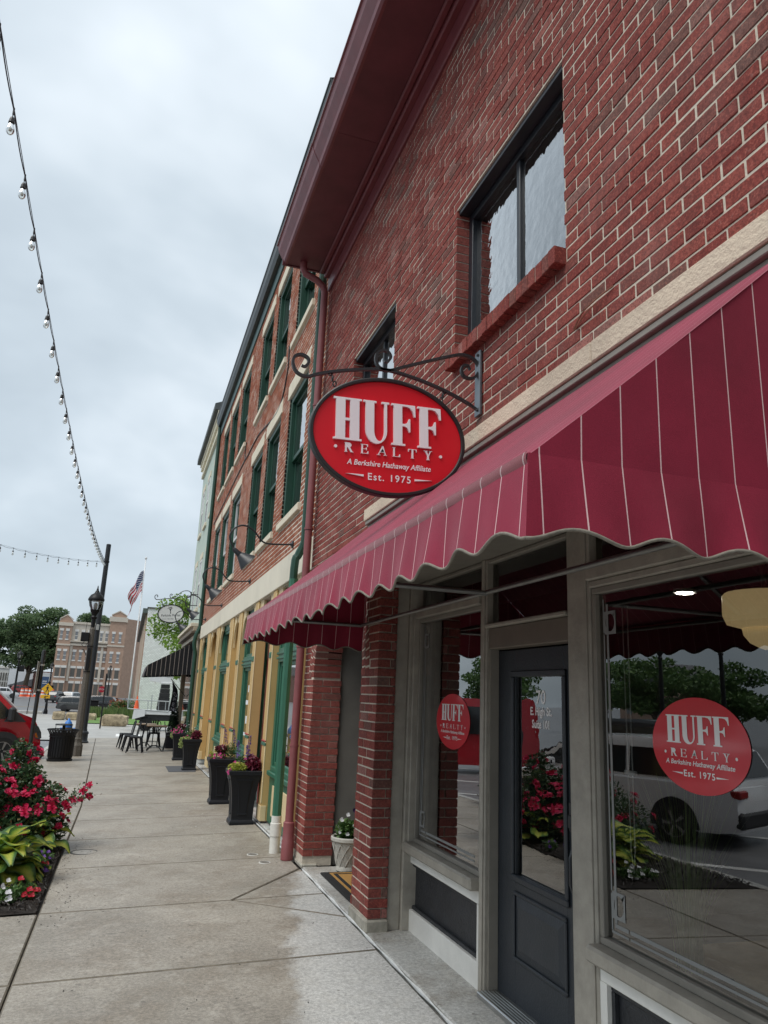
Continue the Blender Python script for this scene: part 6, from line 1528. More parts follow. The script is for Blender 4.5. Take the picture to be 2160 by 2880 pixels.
# ---- mulch bed
bedz = lambda x_, y_: gz(x_, y_)+.012
MUL = M('mulch', (.016,.011,.008), .9, var=.5, scale=60, bmp=1, bscale=70)
mb = MB(); mb.grid(lambda u, v: (-2.08+1.62*u, 6.70+2.95*v, gz(-2.08+1.62*u, 8)+.004+.05*math.sin(math.pi*u)**.6*math.sin(math.pi*v)**.5+.012*math.sin(u*31)*math.sin(v*47)), 40, 60); bed = mb.build('mulch_bed', MUL); tag(bed, 'dark bark mulch of the flower bed beside the pavement', 'mulch', kind='stuff')
rs = np.random.default_rng(21); n = 5200
P = np.stack([rs.uniform(-2.05,-.455,n)+.03*rs.normal(size=n)*(rs.random(n) < .2), rs.uniform(6.71,9.62,n), np.zeros(n)],1); P[:,2] = np.array([gz(a,b)+.02+.05*max(0,math.sin(math.pi*(min(max((a+2.08)/1.62,0),1))))**.6*.9 for a, b in P[:,:2]])+rs.uniform(-.005,.012,n)
V, F = leaf_cloud(P, .045, rs, up_bias=1.0, aspect=.28); o = np_mesh('mulch_chips', V, F, leaf_mat('mulch_chip', [(0,(.008,.006,.005)),(.7,(.022,.016,.012)),(1,(.05,.036,.025))], trans=0)); tag(o, 'loose dark bark chips on the flower bed', 'mulch', kind='stuff')
# ---- rose bush
ROSEL = leaf_mat('rose_leaf', [(0,(.02,.05,.022)),(.45,(.04,.085,.036)),(.8,(.07,.125,.05)),(.95,(.12,.16,.055)),(1,(.14,.07,.035))], rough=.38)
ROSE = leaf_mat('rose_petal', [(0,(.40,.006,.035)),(.4,(.58,.012,.07)),(.75,(.70,.03,.13)),(.92,(.75,.10,.22)),(1,(.34,.005,.03))], trans=.3)
def rose_bush(label, base, blobs, nleaf, nbloom, seed, group=None, sprays=()):
    rs = np.random.default_rng(seed); t_ = thing('rose_bush', label, 'rose bush', base, group)
    P, u = blob_points(blobs, nleaf, rs, .35); V, F = leaf_cloud(P, .043, rs, out=u, aspect=.65, up_bias=.5)
    for sp_ in sprays:
        p0, p1 = np.array(sp_[0]), np.array(sp_[1]); q = rs.random(sp_[2])**.6; Q = p0+(p1-p0)*q[:,None]+rs.normal(size=(sp_[2],3))*sp_[3]; v2, f2 = leaf_cloud(Q, .036, rs, aspect=.62); F = np.vstack([F, f2+len(V)]); V = np.vstack([V, v2])
    np_mesh('foliage', V, F, ROSEL, t_)
    me = [petal_mesh('rose_bloom', 7, .05, .15, ROSE, 3, .45, k) for k in range(4)]
    P, u = blob_points(blobs, nbloom*3, rs, .93); k = 0; tips = []
    for p, d in zip(P, u):
        if d[2] < -.35 or d[1] > .75 or k >= nbloom: continue
        nrm = Vector(d)+Vector((.1,-.5,.55)); c_ = Vector(p)
        bloom(me[k % 4], 'bloom', c_+nrm.normalized()*.03, nrm, float(rs.uniform(.75,1.3)), t_); tips.append(tuple(c_)); k += 1
    for sp_ in sprays:
        for q in sp_[4]: bloom(me[k % 4], 'bloom', q, (rs.normal()*.4,-.8,.6), float(rs.uniform(.7,1.0)), t_); tips.append(q); k += 1
    mb = MB(); stems(mb, base, tips); mb.build('stems', M('rose_stem', (.06,.05,.03), .7), t_)
    return t_
rb = [(-.98,9.35,.36,.34,.34,.30),(-.78,9.05,.22,.28,.25,.26),(-.68,9.25,.40,.20,.22,.20),(-1.15,9.1,.30,.34,.3,.32),(-1.02,9.5,.72,.20,.2,.26),(-.88,9.3,.62,.16,.18,.17),(-1.25,9.3,.62,.2,.2,.2),(-.62,9.2,.14,.2,.2,.18),(-1.35,9.0,.45,.3,.3,.35),(-.95,8.85,.12,.3,.2,.22),(-1.04,9.45,.90,.10,.1,.13)]
rose_bush('rose bush covered in crimson-pink blooms at the edge of the pavement', (-.98,9.2,-.07), rb, 15000, 110, 3, sprays=[((-.62,9.25,.30),(-.28,9.35,.50),150,.045,[(-.345,9.3,.40),(-.27,9.36,.545),(-.33,9.33,.49),(-.42,9.28,.41),(-.255,9.34,.43),(-.275,9.30,.425),(-.46,9.2,.33)])])
rb2 = [(-1.75,8.9,.35,.4,.4,.4),(-1.8,9.3,.5,.35,.3,.4),(-1.7,8.4,.28,.35,.35,.3),(-1.55,9.35,.55,.3,.25,.3)]
rose_bush('rose bush farther from the shops, nearer the kerb at the picture edge', (-1.75,8.9,-.09), rb2, 5000, 44, 4)
# ---- hostas
def hosta_mat():
    m, t, p, o = newmat('hosta_leaf')
    a = t.nodes.new('ShaderNodeAttribute'); a.attribute_name = 'across'; oi = t.nodes.new('ShaderNodeObjectInfo')
    w_ = math_(t, 'ADD', a.outputs['Fac'], math_(t, 'MULTIPLY_ADD', noise(t, 55, 3), .35, -.175))
    sh = math_(t, 'MULTIPLY_ADD', oi.outputs['Random'], .3, -.15)
    c = ramp(t, math_(t, 'ADD', w_, sh), [(.0,(.62,.62,.14)),(.36,(.50,.55,.10)),(.58,(.28,.40,.07)),(.76,(.09,.19,.05)),(1,(.05,.12,.04))])
    t.links.new(c, p.inputs['Base Color']); p.inputs['Roughness'].default_value = .38
    wv = t.nodes.new('ShaderNodeMath'); wv.operation = 'SINE'; t.links.new(math_(t, 'MULTIPLY', a.outputs['Fac'], 34), wv.inputs[0]); bump(t, p, wv.outputs[0], .35, .003)
    tl = t.nodes.new('ShaderNodeBsdfTranslucent'); t.links.new(c, tl.inputs[0]); mx = t.nodes.new('ShaderNodeMixShader'); mx.inputs[0].default_value = .38
    t.links.new(p.outputs[0], mx.inputs[1]); t.links.new(tl.outputs[0], mx.inputs[2]); t.links.new(mx.outputs[0], o.inputs[0]); return m
HOS = hosta_mat()
def hosta_leaf_mesh(L, W, arch, seed):
    rg = random.Random(seed); mb = MB()
    def f(u, v):
        s_ = (u-.5)*2; w_ = W*math.sin(math.pi*min(1,v*.93+.03))**.8*(1-.55*v**3); x_ = s_*w_
        return (x_, v*L, .55*L*(v*math.sin(1.25)-arch*v*v)+.22*abs(s_)*w_-.02*math.cos(v*9+seed)*abs(s_))
    mb.grid(f, 8, 9, lambda u, v: abs(u-.5)*2); me = bpy.data.meshes.new('leaf'); me.from_pydata(mb.v, [], mb.f)
    a = me.attributes.new('across','FLOAT','POINT'); a.data.foreach_set('value', mb.a); me.polygons.foreach_set('use_smooth', [True]*len(me.polygons)); me.materials.append(HOS); return me
HM = [hosta_leaf_mesh(.25,.088,.85+.12*k,k) for k in range(5)]
def hosta(label, c, n, spread, seed, smin=.7):
    rg = random.Random(seed); t_ = thing('hosta', label, 'hosta', c, 'hostas in the flower bed')
    for i in range(n):
        q = i/n; a = i*2.39996+rg.uniform(-.2,.2); r_ = .02+.08*q; o = bpy.data.objects.new('leaf', HM[i % 5]); C.objects.link(o); o.parent = t_
        s_ = spread*(smin+.5*rg.random()); o.location = (r_*math.cos(a),r_*math.sin(a),.04+.17*(1-q)*spread); o.rotation_euler = (R(26-44*q+rg.uniform(-9,9)),rg.uniform(-.25,.25),a-math.pi/2); o.scale = (s_,s_,s_)
    return t_
hosta('yellow-green variegated hosta at the front of the flower bed', (-.88,7.72,-.05), 54, 1.35, 1)
hosta('green hosta with long leaves under the rose bush beside the pavement', (-.72,9.0,-.06), 16, 1.1, 2)
hosta('variegated hosta behind the front one at the picture edge', (-1.35,7.9,-.05), 26, 1.15, 3)
# ---- bedding flowers
LFS = leaf_mat('bedding_leaf', [(0,(.03,.075,.02)),(.5,(.06,.13,.03)),(1,(.12,.20,.05))], rough=.45)
def fmat(name, c0, c1): return leaf_mat(name, [(0,c0),(1,c1)], trans=.3)
FW = fmat('petal_white', (.66,.66,.68), (.76,.76,.76)); FR = fmat('petal_red', (.42,.01,.02), (.55,.02,.05)); FPU = fmat('petal_purple', (.10,.03,.26), (.22,.10,.42)); FPK = fmat('petal_pink', (.55,.03,.20), (.62,.10,.30)); FPD = fmat('petal_dark_purple', (.03,.01,.07), (.06,.02,.12)); FY = fmat('petal_yellow', (.5,.45,.05), (.62,.6,.2))
PM = {k: petal_mesh('flower_'+k, 5, .024, .15, m_, 1, .15, 3) for k, m_ in (('white',FW),('red',FR),('purple',FPU),('pink',FPK),('dark',FPD),('yellow',FY))}
def bedding(label, c, r_, n, flowers, seed, cat='flowers', h=.10, ls=.04):
    rs = np.random.default_rng(seed); t_ = thing('bedding_plant', label, cat, c, 'bedding flowers')
    P, u = blob_points([(c[0],c[1],c[2]+h*.5,r_,r_,h*.6)], n, rs, .3); V, F = leaf_cloud(P, ls, rs, out=u, aspect=.6); np_mesh('foliage', V, F, LFS, t_)
    for (dx, dy, dz, kind, s_) in flowers: bloom(PM[kind], 'bloom', (c[0]+dx,c[1]+dy,c[2]+dz), (rs.normal()*.3,-.8,.8+rs.normal()*.2), s_, t_)
    return t_
bedding('low plant with white flowers at the front corner of the bed', (-.74,7.02,-.06), .13, 420, [(.0,-.08,.13,'white',1.15),(.05,-.10,.09,'white',1.2),(.06,-.12,.05,'white',1.3),(-.09,-.06,.12,'white',1.0),(-.1,-.1,.06,'white',1.2),(.03,-.02,.16,'white',.9),(-.02,-.12,.03,'white',.9)], 1)
bedding('low plant with red flowers beside the white ones at the bed corner', (-.60,7.12,-.06), .11, 330, [(-.03,-.03,.15,'red',1.2),(.05,-.08,.08,'red',1.2),(.09,-.06,.07,'red',1.1),(.02,-.1,.05,'red',1.1),(.11,-.02,.06,'red',1.0),(.07,-.1,.04,'red',1.2)], 2)
bedding('dark red and purple violas at the bed edge below the hosta', (-.60,7.95,-.055), .12, 300, [(.06,-.05,.10,'red',.8),(.09,.02,.08,'red',.9),(.02,-.08,.07,'red',.7),(.10,-.14,.05,'purple',1.2),(.08,-.10,.06,'purple',1.0),(.02,.08,.14,'purple',1.0),(.05,.12,.12,'purple',.9)], 3)
bedding('white vinca at the left of the flower bed front', (-.95,7.0,-.065), .12, 300, [(.0,-.1,.10,'white',1.1),(-.08,-.06,.08,'white',1.1),(.08,-.05,.06,'white',1.0)], 4)
bedding('purple violas in the bed near the round access cover', (-.58,8.45,-.06), .10, 160, [(.04,.0,.09,'purple',1.0),(-.02,-.05,.10,'purple',.9),(.06,-.06,.05,'purple',.9)], 5)
# pansies in the basket pot
x, y, z = 2.20, 7.44, .30; rs = np.random.default_rng(14)
P, u = blob_points([(x,y,z+.06,.15,.15,.10),(x-.05,y-.05,z+.1,.1,.1,.08)], 700, rs, .3); V, F = leaf_cloud(P, .04, rs, out=u, aspect=.6); np_mesh('foliage', V, F, LFS, pt_)
for (dx, dy, dz, k, s_) in ((-.11,-.08,.17,'white',1.1),(-.13,-.06,.10,'white',1.0),(-.04,-.05,.21,'white',1.0),(.04,-.09,.15,'white',1.2),(.08,-.1,.17,'white',1.2),(.01,-.12,.12,'white',1.0),(.11,-.11,.06,'white',1.3),(-.06,-.13,.05,'white',.9),(-.12,-.08,.06,'white',.9),(.09,-.12,.10,'white',1.1),(.03,-.02,.24,'dark',1.2),(.10,-.03,.23,'dark',1.3),(.06,-.04,.20,'dark',1.0),(.13,-.02,.20,'dark',1.1)): bloom(PM[k], 'bloom', (x+dx,y+dy,z+dz), (rs.normal()*.3,-1,.6), s_, pt_)
# planter plantings
LBG = leaf_mat('burgundy_leaf', [(0,(.07,.008,.018)),(.5,(.14,.015,.035)),(1,(.24,.04,.07))], rough=.4); LYG = leaf_mat('chartreuse_leaf', [(0,(.22,.26,.03)),(.6,(.36,.40,.05)),(1,(.5,.52,.12))]); LPG = leaf_mat('pale_trailing_leaf', [(0,(.26,.34,.10)),(1,(.42,.5,.2))])
def cl(t_, name, blobs, n, s_, mat, seed, asp=.55, dr=0):
    rs = np.random.default_rng(seed); P, u = blob_points(blobs, n, rs, .35); V, F = leaf_cloud(P, s_, rs, out=u, aspect=asp, droop=dr); np_mesh(name, V, F, mat, t_)
def spike(t_, p, h, seed, mat):
    rs = np.random.default_rng(seed); n = 110; q = rs.random(n); a = rs.uniform(0,6.28,n); r_ = (.026*(1-q*.8)+.004)
    lean = rs.normal()*.05; P = np.stack([p[0]+r_*np.cos(a)+lean*q, p[1]+r_*np.sin(a), p[2]+h*(.35+.65*q)],1); V, F = leaf_cloud(P, .018, rs, aspect=.8); np_mesh('flower_spike', V, F, mat, t_)
    mb = MB(); mb.tube([(p[0],p[1],p[2]-.05),(p[0]+lean,p[1],p[2]+h)], .003, 4); mb.build('spike_stem', MC.get('stem_green') or M('stem_green', (.05,.1,.03), .6), t_)
(t1,x1,y1,z1),(t2_,x2,y2,z2),(t3,x3,y3,z3),(t4,x4,y4,z4) = PLANTERS
cl(t1,'golden_cushion',[(x1-.10,y1-.08,z1+.05,.13,.12,.07)],900,.022,LYG,1,.8)
rs = np.random.default_rng(2)
for k in range(40):
    a = rs.uniform(0,6.28); r_ = rs.random()**.5*.12; bloom(PM['yellow'],'bloom',(x1-.10+r_*math.cos(a),y1-.08+r_*math.sin(a),z1+.115-r_*r_*3),(rs.normal()*.3,-.5,1),.35,t1)
cl(t1,'burgundy_leaves',[(x1+.11,y1-.06,z1+.09,.10,.12,.10),(x1+.15,y1-.1,z1+.04,.07,.08,.07),(x1+.08,y1,z1+.14,.07,.08,.07)],420,.07,LBG,3,.5)
cl(t1,'green_filler',[(x1,y1+.05,z1+.10,.13,.1,.10)],420,.03,LFS,4)
for k, (dx, dy, h) in enumerate(((.03,.03,.40),(-.08,.02,.33),(.05,-.02,.28))): spike(t1,(x1+dx,y1+dy,z1+.05),h,k,FPU)
for (dx, dy, dz) in ((-.20,-.12,.03),(-.22,-.12,.0),(-.21,-.14,-.02),(-.13,-.02,.11),(-.08,-.04,.10),(.0,-.02,.15)): bloom(PM['pink'],'bloom',(x1+dx,y1+dy,z1+dz),(-.3,-.8,.5),.95,t1)
cl(t2_,'green_filler',[(x2+.04,y2,z2+.10,.16,.12,.11),(x2+.14,y2+.04,z2+.14,.10,.1,.12)],800,.028,LFS,5)
cl(t2_,'coleus_leaves',[(x2-.03,y2,z2+.15,.10,.1,.07)],260,.045,LBG,6,.6)
for k in range(26):
    bloom(PM['pink'],'bloom',(x2-.19+rs.random()*.22,y2-.15+.1*rs.random(),z2-.02+.12*rs.random()),(rs.normal()*.4,-.9,.5),.85,t2_)
for k, (dx, dy, h) in enumerate(((.05,.02,.42),(.20,.04,.40))): spike(t2_,(x2+dx,y2+dy,z2+.06),h,10+k,FPU)
cl(t2_,'chartreuse',[(x2-.16,y2-.06,z2+.08,.06,.06,.07)],120,.03,LYG,7)
cl(t3,'burgundy_leaves',[(x3+.10,y3-.05,z3+.10,.12,.12,.11)],420,.06,LBG,8,.5)
cl(t3,'trailing_leaves',[(x3-.12,y3-.1,z3+.03,.14,.1,.05),(x3-.23,y3-.14,z3-.06,.06,.06,.12)],420,.035,LPG,9)
cl(t3,'green_filler',[(x3,y3+.05,z3+.12,.12,.1,.10)],350,.03,LFS,10)
for k in range(9): bloom(PM['white'],'bloom',(x3-.02+.1*rs.normal(),y3,z3+.24+.05*rs.normal()),(rs.normal()*.3,-.8,.6),.4,t3)
for k in range(6): bloom(PM['pink'],'bloom',(x3-.08+.08*rs.normal(),y3-.1,z3+.07+.03*rs.normal()),(rs.normal()*.3,-.8,.6),.8,t3)
cl(t4,'green_filler',[(x4,y4,z4+.12,.18,.12,.12)],520,.035,LFS,11); cl(t4,'trailing_leaves',[(x4-.20,y4-.1,z4-.02,.07,.07,.09)],160,.035,LPG,12); cl(t4,'coleus_leaves',[(x4+.02,y4,z4+.2,.12,.1,.07)],200,.05,LBG,13)
for k in range(24): bloom(PM['pink'],'bloom',(x4-.10+.09*rs.normal(),y4-.14,z4+.07+.04*rs.normal()),(rs.normal()*.3,-.8,.6),.95,t4)
for k in range(10): bloom(PM['white'],'bloom',(x4+.12+.06*rs.normal(),y4-.1,z4+.25+.05*rs.normal()),(rs.normal()*.3,-.8,.6),.45,t4)

# ---- litter on the pavement: fallen petals and mulch crumbs
rs = np.random.default_rng(77)
def scatter(name, label, P, size, mat, asp=.7):
    Q = np.array([(a, b, gz(a,b)+.004) for a, b in P]); V, F = leaf_cloud(Q, size, rs, up_bias=6, aspect=asp); V[:,2] = np.maximum(V[:,2], np.array([gz(a,b)+.002 for a, b in V[:,:2]])); V[:,2] = np.minimum(V[:,2], np.array([gz(a,b)+.008 for a, b in V[:,:2]]))
    o = np_mesh(name, V, F, mat); tag(o, label, 'litter', kind='stuff')
scatter('fallen_petals', 'pale fallen petals on the pavement near the planters', [(1.15+.35*rs.random()-.25*rs.random(), 9.2+4*rs.random()) for _ in range(46)], .018, FW)
scatter('mulch_crumbs', 'dark mulch crumbs spilled on the pavement beside the flower bed', [(-.44+abs(rs.normal())*.16, 6.3+3.6*rs.random()) for _ in range(150)]+[(-.44-1.2*rs.random(), 6.66-abs(rs.normal())*.12) for _ in range(60)], .020, MC['mulch_chip'], .4)
scatter('leaf_litter', 'tiny dark leaf bits strewn over the pavement', [(-.3+2.0*rs.random(), 4.2+16*rs.random()**1.4) for _ in range(130)], .014, MC['mulch_chip'], .5)
# ================================================================== FAR BUILDINGS AND STREET
TANB = M('tan_brick', (.40,.27,.20), .9, var=.1, scale=2, bmp=.3, bscale=6)
LIME = M('limestone', (.55,.49,.41), .8, var=.08, scale=1)
SHUT = M('grey_shutter', (.10,.095,.085), .6); PAN = M('far_pane', (.22,.23,.24), .2, var=.2, scale=.5); WLIN = M('pale_lintel', (.68,.66,.62), .7)
zE = -.45
# --- four-storey tan block: front faces the camera, slight turn
bE = thing('civic_block', 'four-storey tan brick civic block with pale stone bands and shuttered windows', 'building', (-6,150,zE))
def E_(x, z, d=0): return (x, 150+d+(x+13)*.10, z)
def eb(name, x0, x1, z0, z1, mat, d0, d1, p):
    mb = MB(); P = [(x0,z0),(x1,z0),(x1,z1),(x0,z1)]; mb.prism(P, lambda u, v: E_(u,v,d0), lambda u, v: E_(u,v,d1)); return mb.build(name, mat, p)
eb('wall', -13.1,-10.85,zE,13.0,TANB,-.0,12,bE); eb('wall', -10.85,-4.35,zE,12.0,TANB,.5,12,bE); eb('wall', -4.35,-1.45,zE,14.3,TANB,0,12,bE)
mb = MB(); mb.prism([(-1.45,zE),(.75,zE),(.75,14.2),(-1.45,14.2)], lambda u, v: (u,150+1.15+(u+1.45)*2.1,v), lambda u, v: (u+6,158+(u+1.45)*1.5,v)); mb.build('wing_wall', TANB, bE)
eb('stone_storey', -10.85,-4.35,8.95,12.6,LIME,.44,1.5,bE)
for (x0, x1, z0, z1, d) in ((-13.25,-10.7,12.1,12.7,-.2),(-10.85,-4.3,12.6,13.0,.2),(-4.6,-1.3,13.5,14.4,-.25),(-13.2,-10.8,8.55,8.85,-.1),(-10.95,-4.4,8.65,9.0,.1),(-4.45,-1.4,8.85,9.15,-.1),(-10.95,-4.4,9.3,9.42,-.1)):
    eb('stone_band', x0,x1,z0,z1,LIME,d,1.2,bE)
for (xa, xb, zb) in ((-13.0,-10.95,13.0),(-4.2,-1.6,14.4)):
    mb = MB(); xm = (xa+xb)/2; mb.prism([(xa,zb),(xb,zb),(xb,zb+.25),(xm,zb+1.05),(xa,zb+.25)], lambda u, v: E_(u,v,.1), lambda u, v: E_(u,v,.8)); mb.build('gable', TANB, bE)
    mb = MB(); mb.prism([(xa-.12,zb+.25),(xa-.12,zb+.42),(xm,zb+1.25),(xb+.12,zb+.42),(xb+.12,zb+.25),(xm,zb+1.03)][::-1], lambda u, v: E_(u,v,.0), lambda u, v: E_(u,v,.9)); mb.build('gable_coping', LIME, bE)
for xx in (-10.8,-5.45): eb('stone_pier', xx,xx+.42,2.2,8.6,LIME,.3,1.0,bE)
for (z0, h, mat, wd) in ((-.1,1.95,SHUT,.72),(3.0,1.55,SHUT,.72),(6.05,1.45,PAN,.45),(9.75,1.45,PAN,.42)):
    for xx in (-12.75,-11.75,-10.2,-9.1,-8.0,-6.9,-5.9,-4.95,-3.75,-2.55):
        d = 0 if (xx < -11 or xx > -4.4) else (.5 if z0 < 9 else .44)
        wo = eb('window', xx,xx+wd,z0,z0+h,mat,d-.04,d+.1,bE)
        eb('lintel', xx-.12,xx+wd+.12,z0+h,z0+h+.42,WLIN,d-.08,d+.1,wo)
        if z0 > 2: eb('window_sill', xx-.1,xx+wd+.1,z0-.22,z0,WLIN,d-.08,d+.1,wo)
        if mat is PAN: eb('sash_bar', xx,xx+wd,z0+h*.5-.05,z0+h*.5+.05,WLIN,d-.06,d+.05,wo)
eb('sign_letters', -1.0,-.2,2.55,2.9,M('bronze_letters', (.07,.05,.03), .6),1.5,1.7,bE)
# --- white-washed brick building on the right of the crossing
bD = thing('whitewashed_building', 'brick building with peeling white painted side wall beyond the crossing', 'building', (4,70,-.9))
def white_brick():
    m, t, p, o = newmat('peeling_white_brick')
    br_ = t.nodes.new('ShaderNodeTexBrick'); mp_ = t.nodes.new('ShaderNodeMapping'); mp_.inputs['Rotation'].default_value = (R(90),0,0); t.links.new(pos(t), mp_.inputs[0]); t.links.new(mp_.outputs[0], br_.inputs[0])
    br_.inputs['Scale'].default_value = 2.2; br_.inputs['Mortar Size'].default_value = .03; br_.inputs['Color1'].default_value = (.84,.84,.83,1); br_.inputs['Color2'].default_value = (.7,.7,.69,1); br_.inputs['Mortar'].default_value = (.46,.45,.44,1)
    pe = ramp(t, math_(t, 'ADD', noise(t, 1.2, 6, .7), math_(t, 'MULTIPLY', noise(t, 22, 3), .22)), [(.70,(0,0,0)),(.84,(.8,.8,.8))])
    c = mixc(t, pe, br_.outputs[0], (.22,.10,.07)); t.links.new(c, p.inputs['Base Color']); p.inputs['Roughness'].default_value = .9; bump(t, p, br_.outputs['Fac'], .4, .02); return m
WBR = white_brick()
mb = MB(); mb.box(.98,14,70,70.2,-1.0,8.55); mb.build('side_wall', WBR, bD)
mb = MB(); mb.box(.95,14,70.2,116,-1.2,8.3); mb.build('street_wall', M('old_brick_front', (.28,.13,.08), .9, var=.15, scale=1), bD)
mb = MB(); mb.box(.55,1.0,70.05,117,8.1,8.5); mb.build('cornice', M('patina_cornice', (.08,.10,.09), .6), bD)
mb = MB(); mb.box(.9,14,69.9,70.1,8.5,8.62); mb.build('coping', M('coping_dark', (.08,.075,.07), .7), bD)
for yy_ in (72,77,84,92,102): mb = MB(); mb.box(.86,.95,yy_,yy_+.5,-1,8.1); mb.build('pilaster', LIME, bD)
for yy_, m_ in ((74,M('patina_green', (.2,.35,.30), .6)),(80,LIME)): mb = MB(); mb.box(.88,.95,yy_,yy_+2.2,-.8,2.4); mb.build('shop_bay', m_, bD)
for yy_ in (74,80,88,97):
    for z0 in (3.6,6.0): mb = MB(); mb.box(.92,.96,yy_,yy_+1.2,z0,z0+1.5); mb.build('window', PAN, bD)
# --- low white building and brick shed at the far left
bF = thing('low_white_building', 'low white-painted two-storey building at the far left', 'building', (-26,190,-.4))
WPT = M('white_wall_paint', (.68,.71,.74), .7, var=.05, scale=.5)
mb = MB(); mb.prism([(-25.6,-.4),(-20.3,-.4),(-20.3,4.3),(-25.6,5.1)], lambda u, v: (u,190,v), lambda u, v: (u,200,v)); mb.build('side_wall', WPT, bF)
mb = MB(); mb.box(-31,-25.7,190.3,199,-.4,5.0); fw_ = mb.build('front_wall', M('cream_wall_paint', (.6,.6,.57), .7), bF)
for i in range(6):
    for z0 in (1.9,-.1): mb = MB(); mb.box(-27.3+i*.5-1.0,-27.3+i*.5-.75,190.2,190.35,z0,z0+1.7); mb.build('window', SHUT, fw_)
mb = MB(); mb.box(-31,-25.6,190.1,199,4.6,5.15); mb.build('cornice', WLIN, bF)
bG = thing('brick_shed', 'low dark red brick shed with a sloping grey roof at the far left', 'building', (-21,186,-.4))
RBR = M('dark_red_brick', (.13,.045,.035), .9, var=.15, scale=2)
mb = MB(); mb.box(-24.6,-20.2,187,189.8,-.5,1.1); mb.build('wall', RBR, bG); mb = MB(); mb.box(-20.2,-16.5,186.8,190,-.5,4.2); mb.build('tall_wall', RBR, bG)
mb = MB(); mb.prism([(-25.4,.85),(-20.2,.85),(-20.2,2.45),(-22,2.0)], lambda u, v: (u,186.6,v), lambda u, v: (u,190,v)); mb.build('roof', M('grey_roof', (.11,.11,.12), .8), bG)
mb = MB(); mb.box(-22.5,-21.9,186.95,187.05,-.4,.8); mb.build('door', WLIN, bG)
mb = MB(); mb.box(-18.2,-16.4,186.5,186.75,2.0,4.0); mb.build('white_gable', WPT, bG)
for (n_, lb, x0, x1, y0, h, m_) in (('backdrop_house','long dark roofed house row closing the far left of the street',-60,-32,205,6.5,RBR),('backdrop_house','pale low house row behind the brick shed at far left',-18,4,215,4.5,WPT)):
    t_ = thing(n_, lb, 'building', (x0,y0,-.5)); mb = MB(); mb.box(x0,x1,y0,y0+10,-.5,h); mb.build('wall', m_, t_); mb = MB(); mb.prism([(x0-.4,h),(x1+.4,h),(x1-3,h+2.2),(x0+3,h+2.2)], lambda u, v: (u,y0-.3,v), lambda u, v: (u,y0+10,v)); mb.build('roof', MC['grey_roof'], t_)
# houses across the road, only seen mirrored
for i, (x, y, w_, h) in enumerate(((-60,20,12,4.5),(-62,50,14,5.0),(-60,84,12,5.0))):
    t_ = thing('opposite_house', ['low house opposite the shop behind the street trees','wider house opposite behind the street trees','house opposite at the far crossing'][i], 'building', (x,y,-.3)); mb = MB(); mb.box(x-8,x,y-w_/2,y+w_/2,-1.2,h); wl = mb.build('wall', [RBR,WPT,TANB][i], t_)
    mb = MB(); mb.prism([(y-w_/2-.4,h),(y+w_/2+.4,h),(y,h+2.6)], lambda u, v: (x+.4,u,v), lambda u, v: (x-8.4,u,v)); mb.build('roof', MC['grey_roof'], t_)
    for k in range(4): mb = MB(); mb.box(x-.02,x+.06,y-w_/2+1+k*w_/4.3,y-w_/2+2.1+k*w_/4.3,.9,2.4); mb.build('window', PAN, wl)
# --- boulders
ROCK = M('limestone_rock', (.34,.275,.18), .95, var=.5, scale=5, bmp=1, bscale=6, dirt=.85)
def rock(label, x0, x1, y, d, h, seed):
    z = street_z(y)+.05; t_ = thing('boulder', label, 'boulder', ((x0+x1)/2,y,z), 'boulders edging the plaza'); rg = np.random.default_rng(seed); mb = MB()
    nu, nv = 22, 10; ph = rg.uniform(0,6,8)
    def f(u, v):
        a = 2*math.pi*u; b = math.pi*(v-.5); c = max(.0,math.cos(b))**.22
        ex = lambda q: math.copysign(abs(q)**.45,q)
        k = 1+.06*math.sin(a*3+ph[0]+v*5)+.05*math.sin(a*7+ph[1])+.04*math.sin(v*17+ph[2]+a)
        return ((x0+x1)/2+ex(math.cos(a))*c*(x1-x0)/2*k, y+d/2+ex(math.sin(a))*c*d/2*k, z+h*(.5+.5*math.copysign(abs(math.sin(b))**.5,b))*(1+.07*math.sin(a*2+ph[3])+.04*math.sin(a*5+ph[4])))
    mb.grid(f, nu, nv); mb.build('stone', ROCK, t_, smooth=True, angle=R(28))
rock('pale rough limestone boulder at the lawn corner, right of the tall pole', -1.34,.30,51,1.0,.66,1); rock('left rough limestone boulder, left of the lantern post', -5.0,-4.15,62,1.0,.55,2); rock('middle limestone boulder partly behind the lantern post', -4.12,-3.1,62.3,1.0,.52,3); rock('small limestone boulder right of the tall pole base', -2.6,-1.95,62,.9,.5,4)
# --- flag pole
x, y = .3, 76; z = street_z(y)
t_ = thing('flag_pole', 'tall white flag pole with a hanging stars and stripes flag', 'flag pole', (x,y,z))
mb = MB(); mb.lathe([(.11,0),(.10,3),(.055,15.0)], (x,y,z), 12); mb.build('pole', M('pole_white', (.62,.63,.63), .4), t_, smooth=True)
mb = MB(); mb.lathe([(.02,15.0),(.08,15.05),(.12,15.15),(.08,15.28),(.01,15.32)], (x,y,z), 12); mb.build('finial', MC['pole_white'], t_)
FS = [M('flag_red', (.40,.012,.03), .7), M('flag_white', (.62,.62,.63), .7), M('flag_blue', (.02,.035,.11), .7)]
zt = z+13.9
def fp(u, v):   # u along the fly (hanging, bunched), v down the hoist
    return (x-.06-1.75*u**.8*(.62+.10*math.sin(v*7))+.25*v*u, y-.15-.35*math.sin(u*9+v*3)*u, zt-2.1*v-2.3*u**1.1+.16*math.sin(u*8+v*2))
for i in range(13):
    mb = MB(); u0 = .40 if i < 7 else 0.0
    mb.grid(lambda u, v: fp(u0+(1-u0)*u, (i+v)/13), 12, 1); mb.build('stripe', FS[0] if i % 2 == 0 else FS[1], t_, smooth=True)
